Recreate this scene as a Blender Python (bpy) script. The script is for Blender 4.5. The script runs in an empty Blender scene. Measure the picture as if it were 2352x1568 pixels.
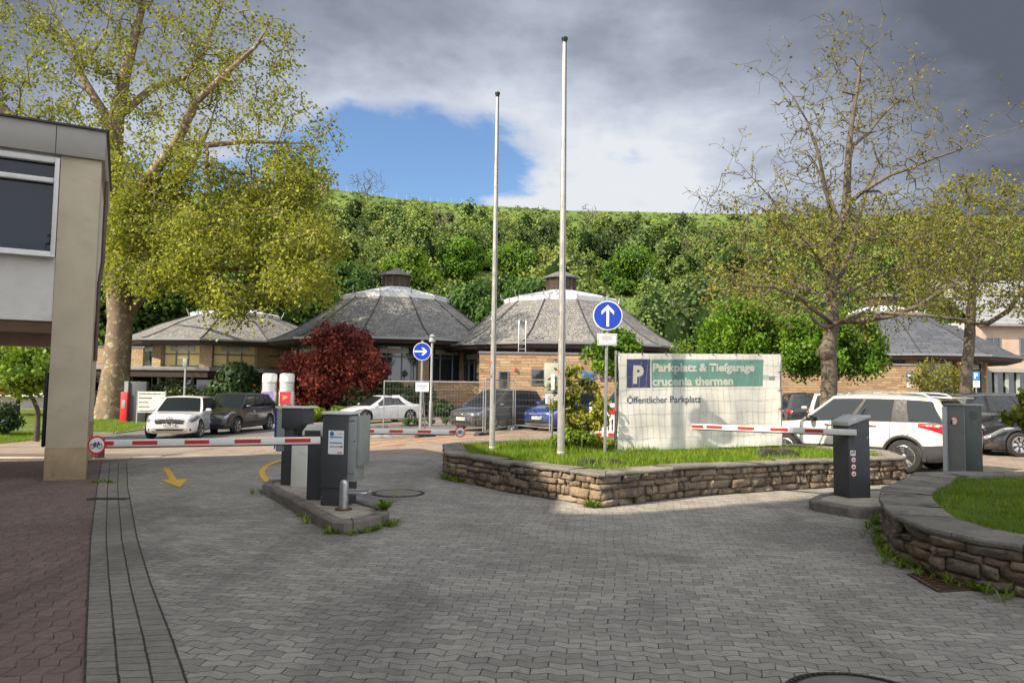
import bpy, bmesh, math, random
import numpy as np
from mathutils import Vector, Matrix, noise as mnoise
C = bpy.context.scene
R = math.radians
PI = math.pi
rnd = random.Random(7)

# ------------------------------------------------------------------ camera
FPX, CXP, CYP = 1680.0, 1176.0, 784.0          # photo measured at 2352 x 1568
PITCH, ROLL, EYE = 3.75, 0.8, 1.6
cam_d = bpy.data.cameras.new('camera'); cam = bpy.data.objects.new('camera', cam_d)
C.collection.objects.link(cam); C.camera = cam
cam_d.sensor_width = 36; cam_d.lens = 36 * FPX / 2352; cam_d.clip_start = .05; cam_d.clip_end = 3000
CM = Matrix.Translation((0, 0, EYE)) @ Matrix.Rotation(R(90 + PITCH), 4, 'X') @ Matrix.Rotation(R(ROLL), 4, 'Z')
cam.matrix_world = CM
ROT = CM.to_3x3()

# ------------------------------------------------------------------ light
SUN_AZ = Vector((-.86, -.51, 0)).normalized(); SUN_EL = 38.0
C.view_settings.view_transform = 'Standard'; C.view_settings.look = 'None'
C.view_settings.exposure = 1.1; C.view_settings.gamma = 1
sd = bpy.data.lights.new('sun', 'SUN'); sd.energy = 4.3; sd.angle = R(.55); sd.color = (1, .87, .69)
sun = bpy.data.objects.new('sun', sd); C.collection.objects.link(sun)
sdir = Vector((SUN_AZ.x * math.cos(R(SUN_EL)), SUN_AZ.y * math.cos(R(SUN_EL)), math.sin(R(SUN_EL))))
sun.rotation_euler = sdir.to_track_quat('Z', 'Y').to_euler()

w = bpy.data.worlds.new('World'); C.world = w; w.use_nodes = True
nt = w.node_tree; nt.nodes.clear(); N = nt.nodes.new; L = nt.links.new
def wm(op, a, b=None, c=None, clamp=False, tree=None):
    n = (tree or nt).nodes.new('ShaderNodeMath'); n.operation = op; n.use_clamp = clamp
    for i, v in enumerate((a, b, c)):
        if v is None: continue
        if isinstance(v, (int, float)): n.inputs[i].default_value = v
        else: (tree or nt).links.new(v, n.inputs[i])
    return n.outputs[0]
def wramp(v, stops):
    n = N('ShaderNodeValToRGB'); L(v, n.inputs[0]); e = n.color_ramp.elements
    while len(e) < len(stops): e.new(.5)
    for q, (p, c) in zip(e, stops): q.position = p; q.color = (*c, 1)
    return n.outputs[0]
def wsmooth(v, a, b):
    n = N('ShaderNodeMapRange'); n.interpolation_type = 'SMOOTHSTEP'; L(v, n.inputs[0])
    n.inputs[1].default_value = a; n.inputs[2].default_value = b; return n.outputs[0]
def wmix(f, a, b):
    n = N('ShaderNodeMix'); n.data_type = 'RGBA'
    if isinstance(f, float): n.inputs[0].default_value = f
    else: L(f, n.inputs[0])
    for s, v in ((6, a), (7, b)):
        if isinstance(v, tuple): n.inputs[s].default_value = (*v, 1)
        else: L(v, n.inputs[s])
    return n.outputs[2]
sky = N('ShaderNodeTexSky'); sky.sky_type = 'NISHITA'; sky.sun_disc = False
sky.sun_elevation = R(SUN_EL); sky.sun_rotation = math.atan2(SUN_AZ.x, SUN_AZ.y)
tc = N('ShaderNodeTexCoord'); sep = N('ShaderNodeSeparateXYZ'); L(tc.outputs['Generated'], sep.inputs[0])
X, Y, Z = sep.outputs
Zc = wm('ADD', wm('MAXIMUM', Z, 0.0), .16)
cp = N('ShaderNodeCombineXYZ'); L(wm('DIVIDE', X, Zc), cp.inputs[0]); L(wm('DIVIDE', Y, Zc), cp.inputs[1]); cp.inputs[2].default_value = 3.7
def wnoise(vec, sc, det, rough=.55, dist=0):
    n = N('ShaderNodeTexNoise'); L(vec, n.inputs['Vector']); n.inputs['Scale'].default_value = sc
    n.inputs['Detail'].default_value = det; n.inputs['Roughness'].default_value = rough; n.inputs['Distortion'].default_value = dist
    return n.outputs['Fac']
n1 = wnoise(cp.outputs[0], 1.15, 9, .6, .35)
n2 = wnoise(cp.outputs[0], .45, 5, .5)
n3 = wnoise(cp.outputs[0], 3.2, 8, .6)
# a gap of clear sky low in the north, cloud over the rest of the sky
def gap(u0, v0, ru, rv):
    Yp = wm('MAXIMUM', Y, .05); U = wm('DIVIDE', X, Yp); V = wm('DIVIDE', Z, Yp)
    a = wm('POWER', wm('DIVIDE', wm('ABSOLUTE', wm('SUBTRACT', U, u0)), ru), 2.0)
    b = wm('POWER', wm('DIVIDE', wm('ABSOLUTE', wm('SUBTRACT', V, v0)), rv), 2.0)
    return wm('SQRT', wm('ADD', a, b)), U, V
gd, U, V = gap(-.19, .315, .19, .07)
gd2 = wm('MINIMUM', gd, gap(-.42, .27, .20, .045)[0])
edge = wm('ADD', wm('ADD', gd2, wm('MULTIPLY', wm('SUBTRACT', n1, .5), 2.2)), wm('MULTIPLY', wm('SUBTRACT', n3, .5), 1.3))
cov = wsmooth(edge, .78, 1.22)
wisp = wsmooth(wm('ADD', n3, wm('MULTIPLY', n1, .6)), .93, 1.06)
cov = wm('MAXIMUM', cov, wm('MULTIPLY', wisp, .75))
hole = wsmooth(wm('ADD', n1, wm('MULTIPLY', n3, .45)), .50, .60)          # small blue rents
cov = wm('MULTIPLY', cov, wm('ADD', wm('MULTIPLY', hole, .45), .55))
# cloud brightness: sunlit near the gap, heavy rain cloud to the north-east and high ahead
dk = wm('ADD', wm('MULTIPLY', wm('MAXIMUM', wm('SUBTRACT', U, .20), 0.0), 1.45), wm('MULTIPLY', wm('MAXIMUM', wm('SUBTRACT', V, .24), 0.0), 1.75))
dk = wm('ADD', dk, wm('MULTIPLY', wm('MAXIMUM', wm('SUBTRACT', -.3 if False else wm('MULTIPLY', U, -1.0), .42), 0.0), .8))
dk = wm('ADD', dk, wm('MULTIPLY', wm('SUBTRACT', n2, .5), 1.1))
dk = wm('ADD', dk, wm('MULTIPLY', wm('SUBTRACT', n1, .5), .9)); dk = wm('ADD', dk, wm('MULTIPLY', wm('SUBTRACT', n3, .5), .75))
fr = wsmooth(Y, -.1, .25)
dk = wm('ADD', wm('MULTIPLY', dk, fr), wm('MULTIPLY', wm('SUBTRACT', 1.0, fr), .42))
Kv = wm('ADD', wm('MULTIPLY', fr, 4.1), wm('MULTIPLY', wm('SUBTRACT', 1.0, fr), 18.0))  # sky behind the camera brightened beyond the visible part as added fill light
ccol = wramp(dk, [(0.0, (.92, .95, 1.0)), (.14, (.74, .79, .90)), (.30, (.56, .61, .73)), (.48, (.38, .42, .52)), (.72, (.24, .265, .335)), (1.0, (.14, .16, .21))])
cs = N('ShaderNodeMix'); cs.data_type = 'RGBA'; cs.blend_type = 'MULTIPLY'; cs.inputs[0].default_value = 1
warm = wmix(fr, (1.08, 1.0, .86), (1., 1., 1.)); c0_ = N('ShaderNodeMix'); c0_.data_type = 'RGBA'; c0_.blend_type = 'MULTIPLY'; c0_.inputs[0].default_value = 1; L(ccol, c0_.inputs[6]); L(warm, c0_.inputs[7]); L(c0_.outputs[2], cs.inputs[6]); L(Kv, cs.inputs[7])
sb = N('ShaderNodeMix'); sb.data_type = 'RGBA'; sb.blend_type = 'MULTIPLY'; sb.inputs[0].default_value = 1
L(sky.outputs[0], sb.inputs[6]); sb.inputs[7].default_value = (.62, .74, .86, 1)
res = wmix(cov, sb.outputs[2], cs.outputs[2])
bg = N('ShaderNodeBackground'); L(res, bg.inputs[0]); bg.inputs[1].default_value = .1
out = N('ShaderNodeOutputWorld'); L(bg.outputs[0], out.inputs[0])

# ------------------------------------------------------------------ terrain height and photo rays
def sst(a, b, x):
    t = min(1, max(0, (x - a) / (b - a))); return t * t * (3 - 2 * t)
def g(x, y):
    z = -.034 * min(16, max(0., -x)) * sst(10, 27, y)
    return z
def ray(px, py):
    return (ROT @ Vector(((px - CXP) / FPX, -(py - CYP) / FPX, -1.0)))
def at(px, py, d):
    r = ray(px, py); k = d / r.y
    return Vector((r.x * k, d, EYE + r.z * k))
def gp(px, py, off=0.0):
    """point on the ground (raised by off) seen at a place of the photograph"""
    r = ray(px, py); t = 1.0
    for i in range(60):
        z = EYE + r.z * t; h = g(r.x * t, r.y * t) + off
        if r.z > -1e-4: t = 60; break
        t2 = t + (z - h) / -r.z * .8
        if abs(t2 - t) < 1e-5: break
        t = min(t2, 90)
    x, y = r.x * t, r.y * t
    return Vector((x, y, g(x, y) + off))

# ------------------------------------------------------------------ object helpers
def tag(o, label=None, cat=None, group=None, kind=None):
    if label: o['label'] = label
    if cat: o['category'] = cat
    if group: o['group'] = group
    if kind: o['kind'] = kind
    return o
def thing(name, label, cat, loc=(0, 0, 0), rz=0, group=None):
    o = bpy.data.objects.new(name, None); C.collection.objects.link(o)
    o.location = loc; o.rotation_euler = (0, 0, rz); o.empty_display_size = .2
    return tag(o, label, cat, group)
def copy_tree(o, parent=None):
    c = o.copy(); C.collection.objects.link(c)
    if parent is not None: c.parent = parent
    for ch in o.children: copy_tree(ch, c)
    return c
class MB:
    def __init__(s): s.v = []; s.f = []; s.m = []
    def add(s, vs, fs, m=0):
        k = len(s.v); s.v += [tuple(v) for v in vs]
        s.f += [tuple(i + k for i in f) for f in fs]; s.m += [m] * len(fs); return s
    def box(s, c, d, rz=0, m=0, rx=0):
        M = Matrix.Translation(c) @ Matrix.Rotation(rz, 4, 'Z') @ Matrix.Rotation(rx, 4, 'X')
        vs = [M @ Vector((sx * d[0] / 2, sy * d[1] / 2, sz * d[2] / 2)) for sz in (-1, 1) for sy in (-1, 1) for sx in (-1, 1)]
        return s.add(vs, [(0, 2, 3, 1), (4, 5, 7, 6), (0, 1, 5, 4), (2, 6, 7, 3), (0, 4, 6, 2), (1, 3, 7, 5)], m)
    def bar(s, a, b, w, h=None, m=0):
        a = Vector(a); b = Vector(b); h = h or w; d = (b - a).normalized()
        u = d.cross(Vector((0, 0, 1)));  u = u.normalized() if u.length > 1e-4 else Vector((1, 0, 0)); n = u.cross(d)
        vs = [p + u * (w / 2 * sx) + n * (h / 2 * sy) for p in (a, b) for sx, sy in ((-1, -1), (1, -1), (1, 1), (-1, 1))]
        return s.add(vs, [(3, 2, 1, 0), (4, 5, 6, 7), (0, 1, 5, 4), (1, 2, 6, 5), (2, 3, 7, 6), (3, 0, 4, 7)], m)
    def tube(s, pts, rs, n=8, m=0, cap=True, closed=False):
        pts = [Vector(p) for p in pts]
        if not isinstance(rs, (list, tuple)): rs = [rs] * len(pts)
        k = len(s.v); prev = None; N_ = len(pts)
        for i, p in enumerate(pts):
            a = pts[(i - 1) % N_] if (i > 0 or closed) else p; b = pts[(i + 1) % N_] if (i < N_ - 1 or closed) else p
            d = (b - a); d = d.normalized() if d.length > 1e-9 else Vector((0, 0, 1))
            if prev is None:
                u = d.cross(Vector((0, 0, 1)));
                if u.length < .1: u = d.cross(Vector((1, 0, 0)))
            else: u = prev - d * prev.dot(d)
            u.normalize(); prev = u; q = d.cross(u)
            for j in range(n):
                t = 2 * PI * j / n; s.v.append(tuple(p + (u * math.cos(t) + q * math.sin(t)) * rs[i]))
        segs = N_ if closed else N_ - 1
        for i in range(segs):
            for j in range(n):
                a = k + i * n + j; b = k + i * n + (j + 1) % n; c = k + ((i + 1) % N_) * n + (j + 1) % n; d_ = k + ((i + 1) % N_) * n + j
                s.f.append((a, b, c, d_)); s.m.append(m)
        if cap and not closed:
            s.f.append(tuple(k + j for j in range(n))[::-1]); s.m.append(m)
            s.f.append(tuple(k + (N_ - 1) * n + j for j in range(n))); s.m.append(m)
        return s
    def lathe(s, prof, c=(0, 0, 0), n=24, m=0, axis='z', ph=0):
        """prof: (radius, height) from bottom to top"""
        k = len(s.v)
        for r_, h in prof:
            for j in range(n):
                t = 2 * PI * j / n + ph
                p = (r_ * math.cos(t), r_ * math.sin(t), h)
                if axis == 'y': p = (p[0], p[2], p[1])
                s.v.append((c[0] + p[0], c[1] + p[1], c[2] + p[2]))
        for i in range(len(prof) - 1):
            for j in range(n):
                q = (k + i * n + j, k + i * n + (j + 1) % n, k + (i + 1) * n + (j + 1) % n, k + (i + 1) * n + j)
                s.f.append(q if axis == 'z' else q[::-1]); s.m.append(m)
        a = tuple(k + j for j in range(n)); b = tuple(k + (len(prof) - 1) * n + j for j in range(n))
        if axis == 'z': a = a[::-1]
        else: b = b[::-1]
        s.f += [a, b]; s.m += [m, m]
        return s
    def prism(s, poly, z0, z1, m=0, M=None):
        """poly: ccw list of (x, y); extruded from z0 to z1, then moved by M"""
        n = len(poly); vs = [Vector((x, y, z0)) for x, y in poly] + [Vector((x, y, z1)) for x, y in poly]
        if M: vs = [M @ v for v in vs]
        fs = [tuple(range(n))[::-1], tuple(range(n, 2 * n))] + [(i, (i + 1) % n, n + (i + 1) % n, n + i) for i in range(n)]
        return s.add(vs, fs, m)
    def build(s, name, mats, parent=None, loc=None, smooth=False, bevel=0, sharp=35, fixn=False, seg=2):
        me = bpy.data.meshes.new(name); me.from_pydata(s.v, [], s.f)
        if not isinstance(mats, (list, tuple)): mats = [mats]
        for q in mats: me.materials.append(q)
        if len(mats) > 1: me.polygons.foreach_set('material_index', s.m)
        me.update()
        if fixn or bevel:
            bm = bmesh.new(); bm.from_mesh(me)
            if fixn: bmesh.ops.recalc_face_normals(bm, faces=bm.faces)
            if bevel:
                es = [e for e in bm.edges if len(e.link_faces) == 2 and e.calc_face_angle(0) > R(30)]
                bmesh.ops.bevel(bm, geom=es, offset=bevel, segments=seg, affect='EDGES', clamp_overlap=True, profile=.5)
            bm.to_mesh(me); bm.free()
        o = bpy.data.objects.new(name, me); C.collection.objects.link(o)
        if parent is not None: o.parent = parent
        if loc is not None: o.location = loc
        if smooth or bevel:
            me.polygons.foreach_set('use_smooth', [True] * len(me.polygons)); me.set_sharp_from_angle(angle=R(sharp))
        return o

# ------------------------------------------------------------------ materials
def new_mat(name):
    m = bpy.data.materials.new(name); m.use_nodes = True; t = m.node_tree; t.nodes.clear()
    o = t.nodes.new('ShaderNodeOutputMaterial'); b = t.nodes.new('ShaderNodeBsdfPrincipled'); t.links.new(b.outputs[0], o.inputs[0])
    return m, t, b
def tnode(t, kind, **kw):
    n = t.nodes.new(kind)
    for k, v in kw.items():
        if k.startswith('i_'):
            key = k[2:].replace('_', ' ')
            tgt = n.inputs[key] if key in n.inputs else n.inputs[key.title()]
            if hasattr(v, 'node'): t.links.new(v, tgt)
            else: tgt.default_value = v
        else: setattr(n, k, v)
    return n
def tmix(t, f, a, b, mode='MIX'):
    n = t.nodes.new('ShaderNodeMix'); n.data_type = 'RGBA'; n.blend_type = mode
    for s_, v in ((0, f), (6, a), (7, b)):
        if hasattr(v, 'node'): t.links.new(v, n.inputs[s_])
        elif s_ == 0: n.inputs[0].default_value = v
        else: n.inputs[s_].default_value = (*v[:3], 1)
    return n.outputs[2]
def tnoise(t, vec, sc, det=4, rough=.55, dist=0):
    n = t.nodes.new('ShaderNodeTexNoise'); n.inputs['Scale'].default_value = sc; n.inputs['Detail'].default_value = det
    n.inputs['Roughness'].default_value = rough; n.inputs['Distortion'].default_value = dist
    if vec is not None: t.links.new(vec, n.inputs['Vector'])
    return n.outputs['Fac']
def tsm(t, v, a, b, lo=0., hi=1.):
    n = t.nodes.new('ShaderNodeMapRange'); n.interpolation_type = 'SMOOTHSTEP'; t.links.new(v, n.inputs[0])
    n.inputs[1].default_value = a; n.inputs[2].default_value = b; n.inputs[3].default_value = lo; n.inputs[4].default_value = hi; return n.outputs[0]
def tbump(t, b, h, strength=.4, dist=.02):
    n = t.nodes.new('ShaderNodeBump'); n.inputs['Strength'].default_value = strength; n.inputs['Distance'].default_value = dist
    t.links.new(h, n.inputs['Height']); t.links.new(n.outputs[0], b.inputs['Normal']); return n
def tco(t, which='Object'): return t.nodes.new('ShaderNodeTexCoord').outputs[which]
def geo_pos(t): return t.nodes.new('ShaderNodeNewGeometry').outputs['Position']
def sc_col(c, k): return tuple(min(1, x * k) for x in c)
def pm(name, col, rough=.5, metal=0., var=.12, scale=6., bump=0., bscale=60., coat=0., dirt=0., spec=None):
    """painted, metal or plain surface with uneven tone, optional fine bump and dirt blotches"""
    m, t, b = new_mat(name); p = tco(t)
    c = tmix(t, tsm(t, tnoise(t, p, scale, 5), .3, .7), sc_col(col, 1 - var), sc_col(col, 1 + var))
    if dirt:
        c = tmix(t, tsm(t, tnoise(t, p, scale * 2.3, 7, .65), .52, .75, 0, dirt), c, (.07, .06, .045))
    t.links.new(c, b.inputs['Base Color']); b.inputs['Metallic'].default_value = metal
    rn = tsm(t, tnoise(t, p, scale * 3, 4), .3, .7, max(0.02, rough - .08), min(1, rough + .08)); t.links.new(rn, b.inputs['Roughness'])
    if coat: b.inputs['Coat Weight'].default_value = coat; b.inputs['Coat Roughness'].default_value = .04
    if spec is not None: b.inputs['Specular IOR Level'].default_value = spec
    if bump: tbump(t, b, tnoise(t, p, bscale, 5, .6), bump, .01)
    return m
def glass(name, col=(.02, .024, .027), rough=.03, spec=.9):
    m, t, b = new_mat(name); b.inputs['Base Color'].default_value = (*col, 1)
    b.inputs['Roughness'].default_value = rough; b.inputs['Specular IOR Level'].default_value = spec; b.inputs['IOR'].default_value = 1.55
    n = tnoise(t, tco(t), 1.4, 2); tbump(t, b, n, .05, .02)
    return m
def masonry(name, cols, bw, bh, mortar, msize=.012, warp=.02, bump=.6, plane='xz', rot=0, offs=.5, grime=.25):
    """coursed stone: brick pattern in world metres of the object's own frame"""
    m, t, b = new_mat(name); p = tco(t)
    sp = t.nodes.new('ShaderNodeSeparateXYZ'); t.links.new(p, sp.inputs[0]); cb = t.nodes.new('ShaderNodeCombineXYZ')
    if plane == 'xz':
        t.links.new(wm('ADD', sp.outputs[0], sp.outputs[1], tree=t), cb.inputs[0]); t.links.new(sp.outputs[2], cb.inputs[1])
    elif plane == 'dome':
        ang = wm('ARCTAN2', sp.outputs[1], sp.outputs[0], tree=t)
        t.links.new(wm('MULTIPLY', ang, 7.0, tree=t), cb.inputs[0]); t.links.new(wm('MULTIPLY', sp.outputs[2], 2.0, tree=t), cb.inputs[1])
    else: t.links.new(sp.outputs[0], cb.inputs[0]); t.links.new(sp.outputs[1], cb.inputs[1])
    wv = t.nodes.new('ShaderNodeTexNoise'); wv.inputs['Scale'].default_value = 2.5; wv.inputs['Detail'].default_value = 3; t.links.new(p, wv.inputs['Vector'])
    va = t.nodes.new('ShaderNodeVectorMath'); va.operation = 'MULTIPLY_ADD'; t.links.new(wv.outputs['Color'], va.inputs[0])
    va.inputs[1].default_value = (warp, warp, 0); t.links.new(cb.outputs[0], va.inputs[2])
    br = tnode(t, 'ShaderNodeTexBrick'); t.links.new(va.outputs[0], br.inputs['Vector'])
    br.inputs['Scale'].default_value = 1; br.inputs['Brick Width'].default_value = bw; br.inputs['Row Height'].default_value = bh
    br.inputs['Mortar Size'].default_value = msize; br.inputs['Mortar Smooth'].default_value = .4; br.inputs['Bias'].default_value = 0
    br.offset = offs; br.squash = 1.35; br.squash_frequency = 3
    br.inputs['Color1'].default_value = (0, 0, 0, 1); br.inputs['Color2'].default_value = (1, 1, 1, 1); br.inputs['Mortar'].default_value = (.5, .5, .5, 1)
    rp = t.nodes.new('ShaderNodeValToRGB'); t.links.new(br.outputs['Color'], rp.inputs[0]); e = rp.color_ramp.elements
    while len(e) < len(cols): e.new(.5)
    for i, (q, c) in enumerate(zip(e, cols)): q.position = i / (len(cols) - 1); q.color = (*c, 1)
    n1_ = tnoise(t, p, 9, 6, .65)
    c = tmix(t, tsm(t, n1_, .25, .75, 0, .5), rp.outputs[0], cols[0])
    c = tmix(t, br.outputs['Fac'], c, mortar)
    c = tmix(t, tsm(t, tnoise(t, p, 1.1, 6, .7), .5, .72, 0, grime), c, (.06, .05, .04))
    t.links.new(c, b.inputs['Base Color']); b.inputs['Roughness'].default_value = .85
    h = wm('SUBTRACT', wm('MULTIPLY', n1_, .7, tree=t), wm('MULTIPLY', br.outputs['Fac'], .8, tree=t), tree=t)
    tbump(t, b, h, bump, .03)
    return m
def leaf_mat(name, cols, trans=.35, rough=.55, nscale=.5, cmul=1.0):
    """foliage: tone by leaf, by clump and by the plant's own tint"""
    m, t, b = new_mat(name); geo = t.nodes.new('ShaderNodeNewGeometry')
    rp = t.nodes.new('ShaderNodeValToRGB'); e = rp.color_ramp.elements
    while len(e) < len(cols): e.new(.5)
    for i, (q, c) in enumerate(zip(e, cols)): q.position = i / (len(cols) - 1); q.color = (*sc_col(c, cmul), 1)
    at_ = t.nodes.new('ShaderNodeAttribute'); at_.attribute_name = 'tint'
    cl = tnoise(t, geo.outputs['Position'], nscale, 3)
    f = wm('ADD', wm('MULTIPLY', at_.outputs['Fac'], .62, tree=t), wm('MULTIPLY', tsm(t, cl, .3, .7), .38, tree=t), tree=t)
    t.links.new(f, rp.inputs[0])
    t.links.new(rp.outputs[0], b.inputs['Base Color']); b.inputs['Roughness'].default_value = rough; b.inputs['Specular IOR Level'].default_value = .25
    tr = t.nodes.new('ShaderNodeBsdfTranslucent')
    hs = t.nodes.new('ShaderNodeMix'); hs.data_type = 'RGBA'; hs.blend_type = 'MULTIPLY'; hs.inputs[0].default_value = 1
    t.links.new(rp.outputs[0], hs.inputs[6]); hs.inputs[7].default_value = (1.0, 1.0, .55, 1)
    t.links.new(hs.outputs[2], tr.inputs[0])
    mx = t.nodes.new('ShaderNodeMixShader'); mx.inputs[0].default_value = trans
    o = [n for n in t.nodes if n.type == 'OUTPUT_MATERIAL'][0]
    t.links.new(b.outputs[0], mx.inputs[1]); t.links.new(tr.outputs[0], mx.inputs[2]); t.links.new(mx.outputs[0], o.inputs[0])
    return m
# ------------------------------------------------------------------ plants
def np_mesh(name, V_, F_, mats, parent=None, tint=None, mi=None, smooth=False, loc=None):
    """F_: (n,4) or (n,3) index array"""
    me = bpy.data.meshes.new(name); n = len(F_); k = F_.shape[1]
    me.vertices.add(len(V_)); me.vertices.foreach_set('co', np.ascontiguousarray(V_, dtype=np.float32).ravel())
    me.loops.add(n * k); me.loops.foreach_set('vertex_index', np.ascontiguousarray(F_, dtype=np.int32).ravel())
    me.polygons.add(n); me.polygons.foreach_set('loop_start', np.arange(0, n * k, k, dtype=np.int32))
    me.polygons.foreach_set('loop_total', np.full(n, k, dtype=np.int32))
    if not isinstance(mats, (list, tuple)): mats = [mats]
    for q in mats: me.materials.append(q)
    if mi is not None: me.polygons.foreach_set('material_index', mi.astype(np.int32))
    if smooth: me.polygons.foreach_set('use_smooth', np.ones(n, dtype=bool))
    me.update(calc_edges=True)
    if tint is not None:
        a = me.attributes.new('tint', 'FLOAT', 'POINT'); a.data.foreach_set('value', tint.astype(np.float32))
    o = bpy.data.objects.new(name, me); C.collection.objects.link(o)
    if parent is not None: o.parent = parent
    if loc is not None: o.location = loc
    return o
def leaf_quads(P, size, rg, tint, aspect=.55, up=None, hang=0., nrm=None):
    """one folded-diamond quad per point; returns verts, faces, tint"""
    n = len(P); a = rg.normal(size=(n, 3)); a[:, 2] -= hang
    if up is not None: a = a * .6 + up
    a /= np.linalg.norm(a, axis=1)[:, None] + 1e-9
    if nrm is not None:           # leaf blades turn outwards from their clump
        q_ = nrm + rg.normal(size=(n, 3)) * .42; q_ /= np.linalg.norm(q_, axis=1)[:, None] + 1e-9
        a = np.cross(q_, rg.normal(size=(n, 3))); a /= np.linalg.norm(a, axis=1)[:, None] + 1e-9
    b = np.cross(q_ if nrm is not None else a, a if nrm is not None else rg.normal(size=(n, 3))); b /= np.linalg.norm(b, axis=1)[:, None] + 1e-9
    s = (size * rg.uniform(.65, 1.35, n))[:, None] * .5 if np.ndim(size) == 0 else (size * rg.uniform(.65, 1.35, n))[:, None] * .5
    V_ = np.stack([P - a * s, P + b * s * aspect + a * s * .15, P + a * s, P - b * s * aspect + a * s * .15], 1).reshape(-1, 3)
    F_ = np.arange(n * 4).reshape(-1, 4)
    return V_, F_, np.repeat(tint, 4)
def skeleton(limbs, attr, rg, bend=.12, droop=0., costk=.35, seg=.8, tip=.012, ex=2.3):
    """limbs: polylines with (point, radius); attractors join the nearest place of the growing tree"""
    P = []; par = []; fixed = []; path = []
    def addn(p, q, r=None):
        P.append(np.array(p, float)); par.append(q); fixed.append(r)
        path.append(0 if q < 0 else path[q] + np.linalg.norm(P[-1] - P[q])); return len(P) - 1
    for li, (pts, rs) in enumerate(limbs):
        q = -1
        if li > 0:
            A = np.array(P); q = int(np.argmin(np.linalg.norm(A - np.array(pts[0]), axis=1)))
        for i in range(len(pts)):
            p = np.array(pts[i], float)
            if i == 0:
                if li == 0: q = addn(p, -1, rs[0])
                continue
            p0 = np.array(pts[i - 1], float) if not (i == 1 and li > 0) else P[q]
            m_ = max(1, int(np.linalg.norm(p - p0) / seg)); r0, r1 = rs[i - 1], rs[i]
            for k in range(1, m_ + 1):
                t = k / m_; jit = rg.normal(size=3) * bend * .35 * np.linalg.norm(p - p0) / m_ if k < m_ else 0
                q = addn(p0 + (p - p0) * t + jit, q, r0 + (r1 - r0) * t)
    nl = len(P); base = P[0]
    top = np.array(limbs[0][0][-1]); cen = np.mean([P[i] for i in range(nl)], 0)
    A = np.array(P)
    dm = np.min(np.linalg.norm(attr[:, None, :] - A[None], axis=2), axis=1)
    attr = attr[np.argsort(dm)]
    cap_ = nl + len(attr) * 4 + 10
    arr = np.zeros((cap_, 3)); arr[:nl] = A; pa = np.zeros(cap_); pa[:nl] = path
    zlow = limbs[0][0][1][2] if len(limbs[0][0]) > 2 else base[2]
    ok = np.ones(cap_, bool); ok[:nl] = A[:, 2] > zlow
    tips = []
    for a in attr:
        n = len(P); d = np.linalg.norm(arr[:n] - a, axis=1)
        c = d + costk * .12 * pa[:n]; c = np.where(ok[:n], c, 1e9)
        q = int(np.argmin(c)); dist = d[q]; m_ = 3 if dist > 1.2 * seg else (2 if dist > .5 * seg else 1)
        p0 = arr[q].copy(); off = rg.normal(size=3) * bend * dist
        off[2] += abs(rg.normal()) * bend * dist * .8
        for k in range(1, m_ + 1):
            t = k / m_; p = p0 + (a - p0) * t + off * math.sin(PI * t) + (rg.normal(size=3) * .04 * dist if k < m_ else 0)
            q = addn(p, q); arr[q] = p; pa[q] = path[q]
        tips.append(q)
    n = len(P); par = np.array(par); acc = np.zeros(n); cnt = np.zeros(n, int)
    for i in range(n):
        if par[i] >= 0: cnt[par[i]] += 1
    rad = np.zeros(n)
    for i in range(n - 1, -1, -1):
        r = tip if cnt[i] == 0 else acc[i] ** (1 / ex)
        if fixed[i] is not None: r = fixed[i]
        rad[i] = r
        if par[i] >= 0: acc[par[i]] += max(r, tip) ** ex if fixed[i] is None else 0
    for i in range(n):                      # a twig is never thicker than what carries it
        if par[i] >= 0: rad[i] = min(rad[i], rad[par[i]] * .96)
    return arr[:n], par, rad, np.array(tips)
def wood(name, P, par, rad, mats, parent, thin=.02):
    Vs = []; Fs = []; k = 0
    ch = np.where(par >= 0)[0]; q = par[ch]
    for big, n in ((True, 8), (False, 3)):
        sel = ch[(rad[par[ch]] > thin * 2.2) == big]
        if not len(sel): continue
        a = P[par[sel]]; b = P[sel]; d = b - a; ln = np.linalg.norm(d, axis=1)[:, None] + 1e-9; d = d / ln
        # use the parent's direction for the lower ring of thick pieces so that rings meet
        pd = d.copy(); pp = par[par[sel]]; has = pp >= 0
        pd[has] = P[par[sel]][has] - P[pp[has]]; pd /= np.linalg.norm(pd, axis=1)[:, None] + 1e-9
        ref = np.tile(np.array([.31, .93, .17]), (len(sel), 1))
        rings = []
        for c, dd, r in ((a, (pd if big else d), rad[par[sel]]), (b, d, rad[sel])):
            u = np.cross(dd, ref); u /= np.linalg.norm(u, axis=1)[:, None] + 1e-9; w_ = np.cross(dd, u)
            rr = np.minimum(r, rad[sel] * 1.6) if c is a else r
            t = 2 * PI * np.arange(n) / n
            rings.append(c[:, None, :] + (u[:, None, :] * np.cos(t)[None, :, None] + w_[:, None, :] * np.sin(t)[None, :, None]) * rr[:, None, None])
        V_ = np.concatenate(rings, 1).reshape(-1, 3); m_ = len(sel)
        base = (np.arange(m_) * 2 * n)[:, None]; j = np.arange(n)[None]; j2 = (np.arange(n) + 1)[None] % n
        F_ = np.stack([base + j, base + j2, base + n + j2, base + n + j], 2).reshape(-1, 4) + k
        Vs.append(V_); Fs.append(F_); k += len(V_)
    return np_mesh(name, np.concatenate(Vs), np.concatenate(Fs), mats, parent, smooth=True)
def in_poly(px, py, poly):
    c = False; n = len(poly)
    for i in range(n):
        x1, y1 = poly[i]; x2, y2 = poly[i - 1]
        if (y1 > py) != (y2 > py) and px < (x2 - x1) * (py - y1) / (y2 - y1) + x1: c = not c
    return c
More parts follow.
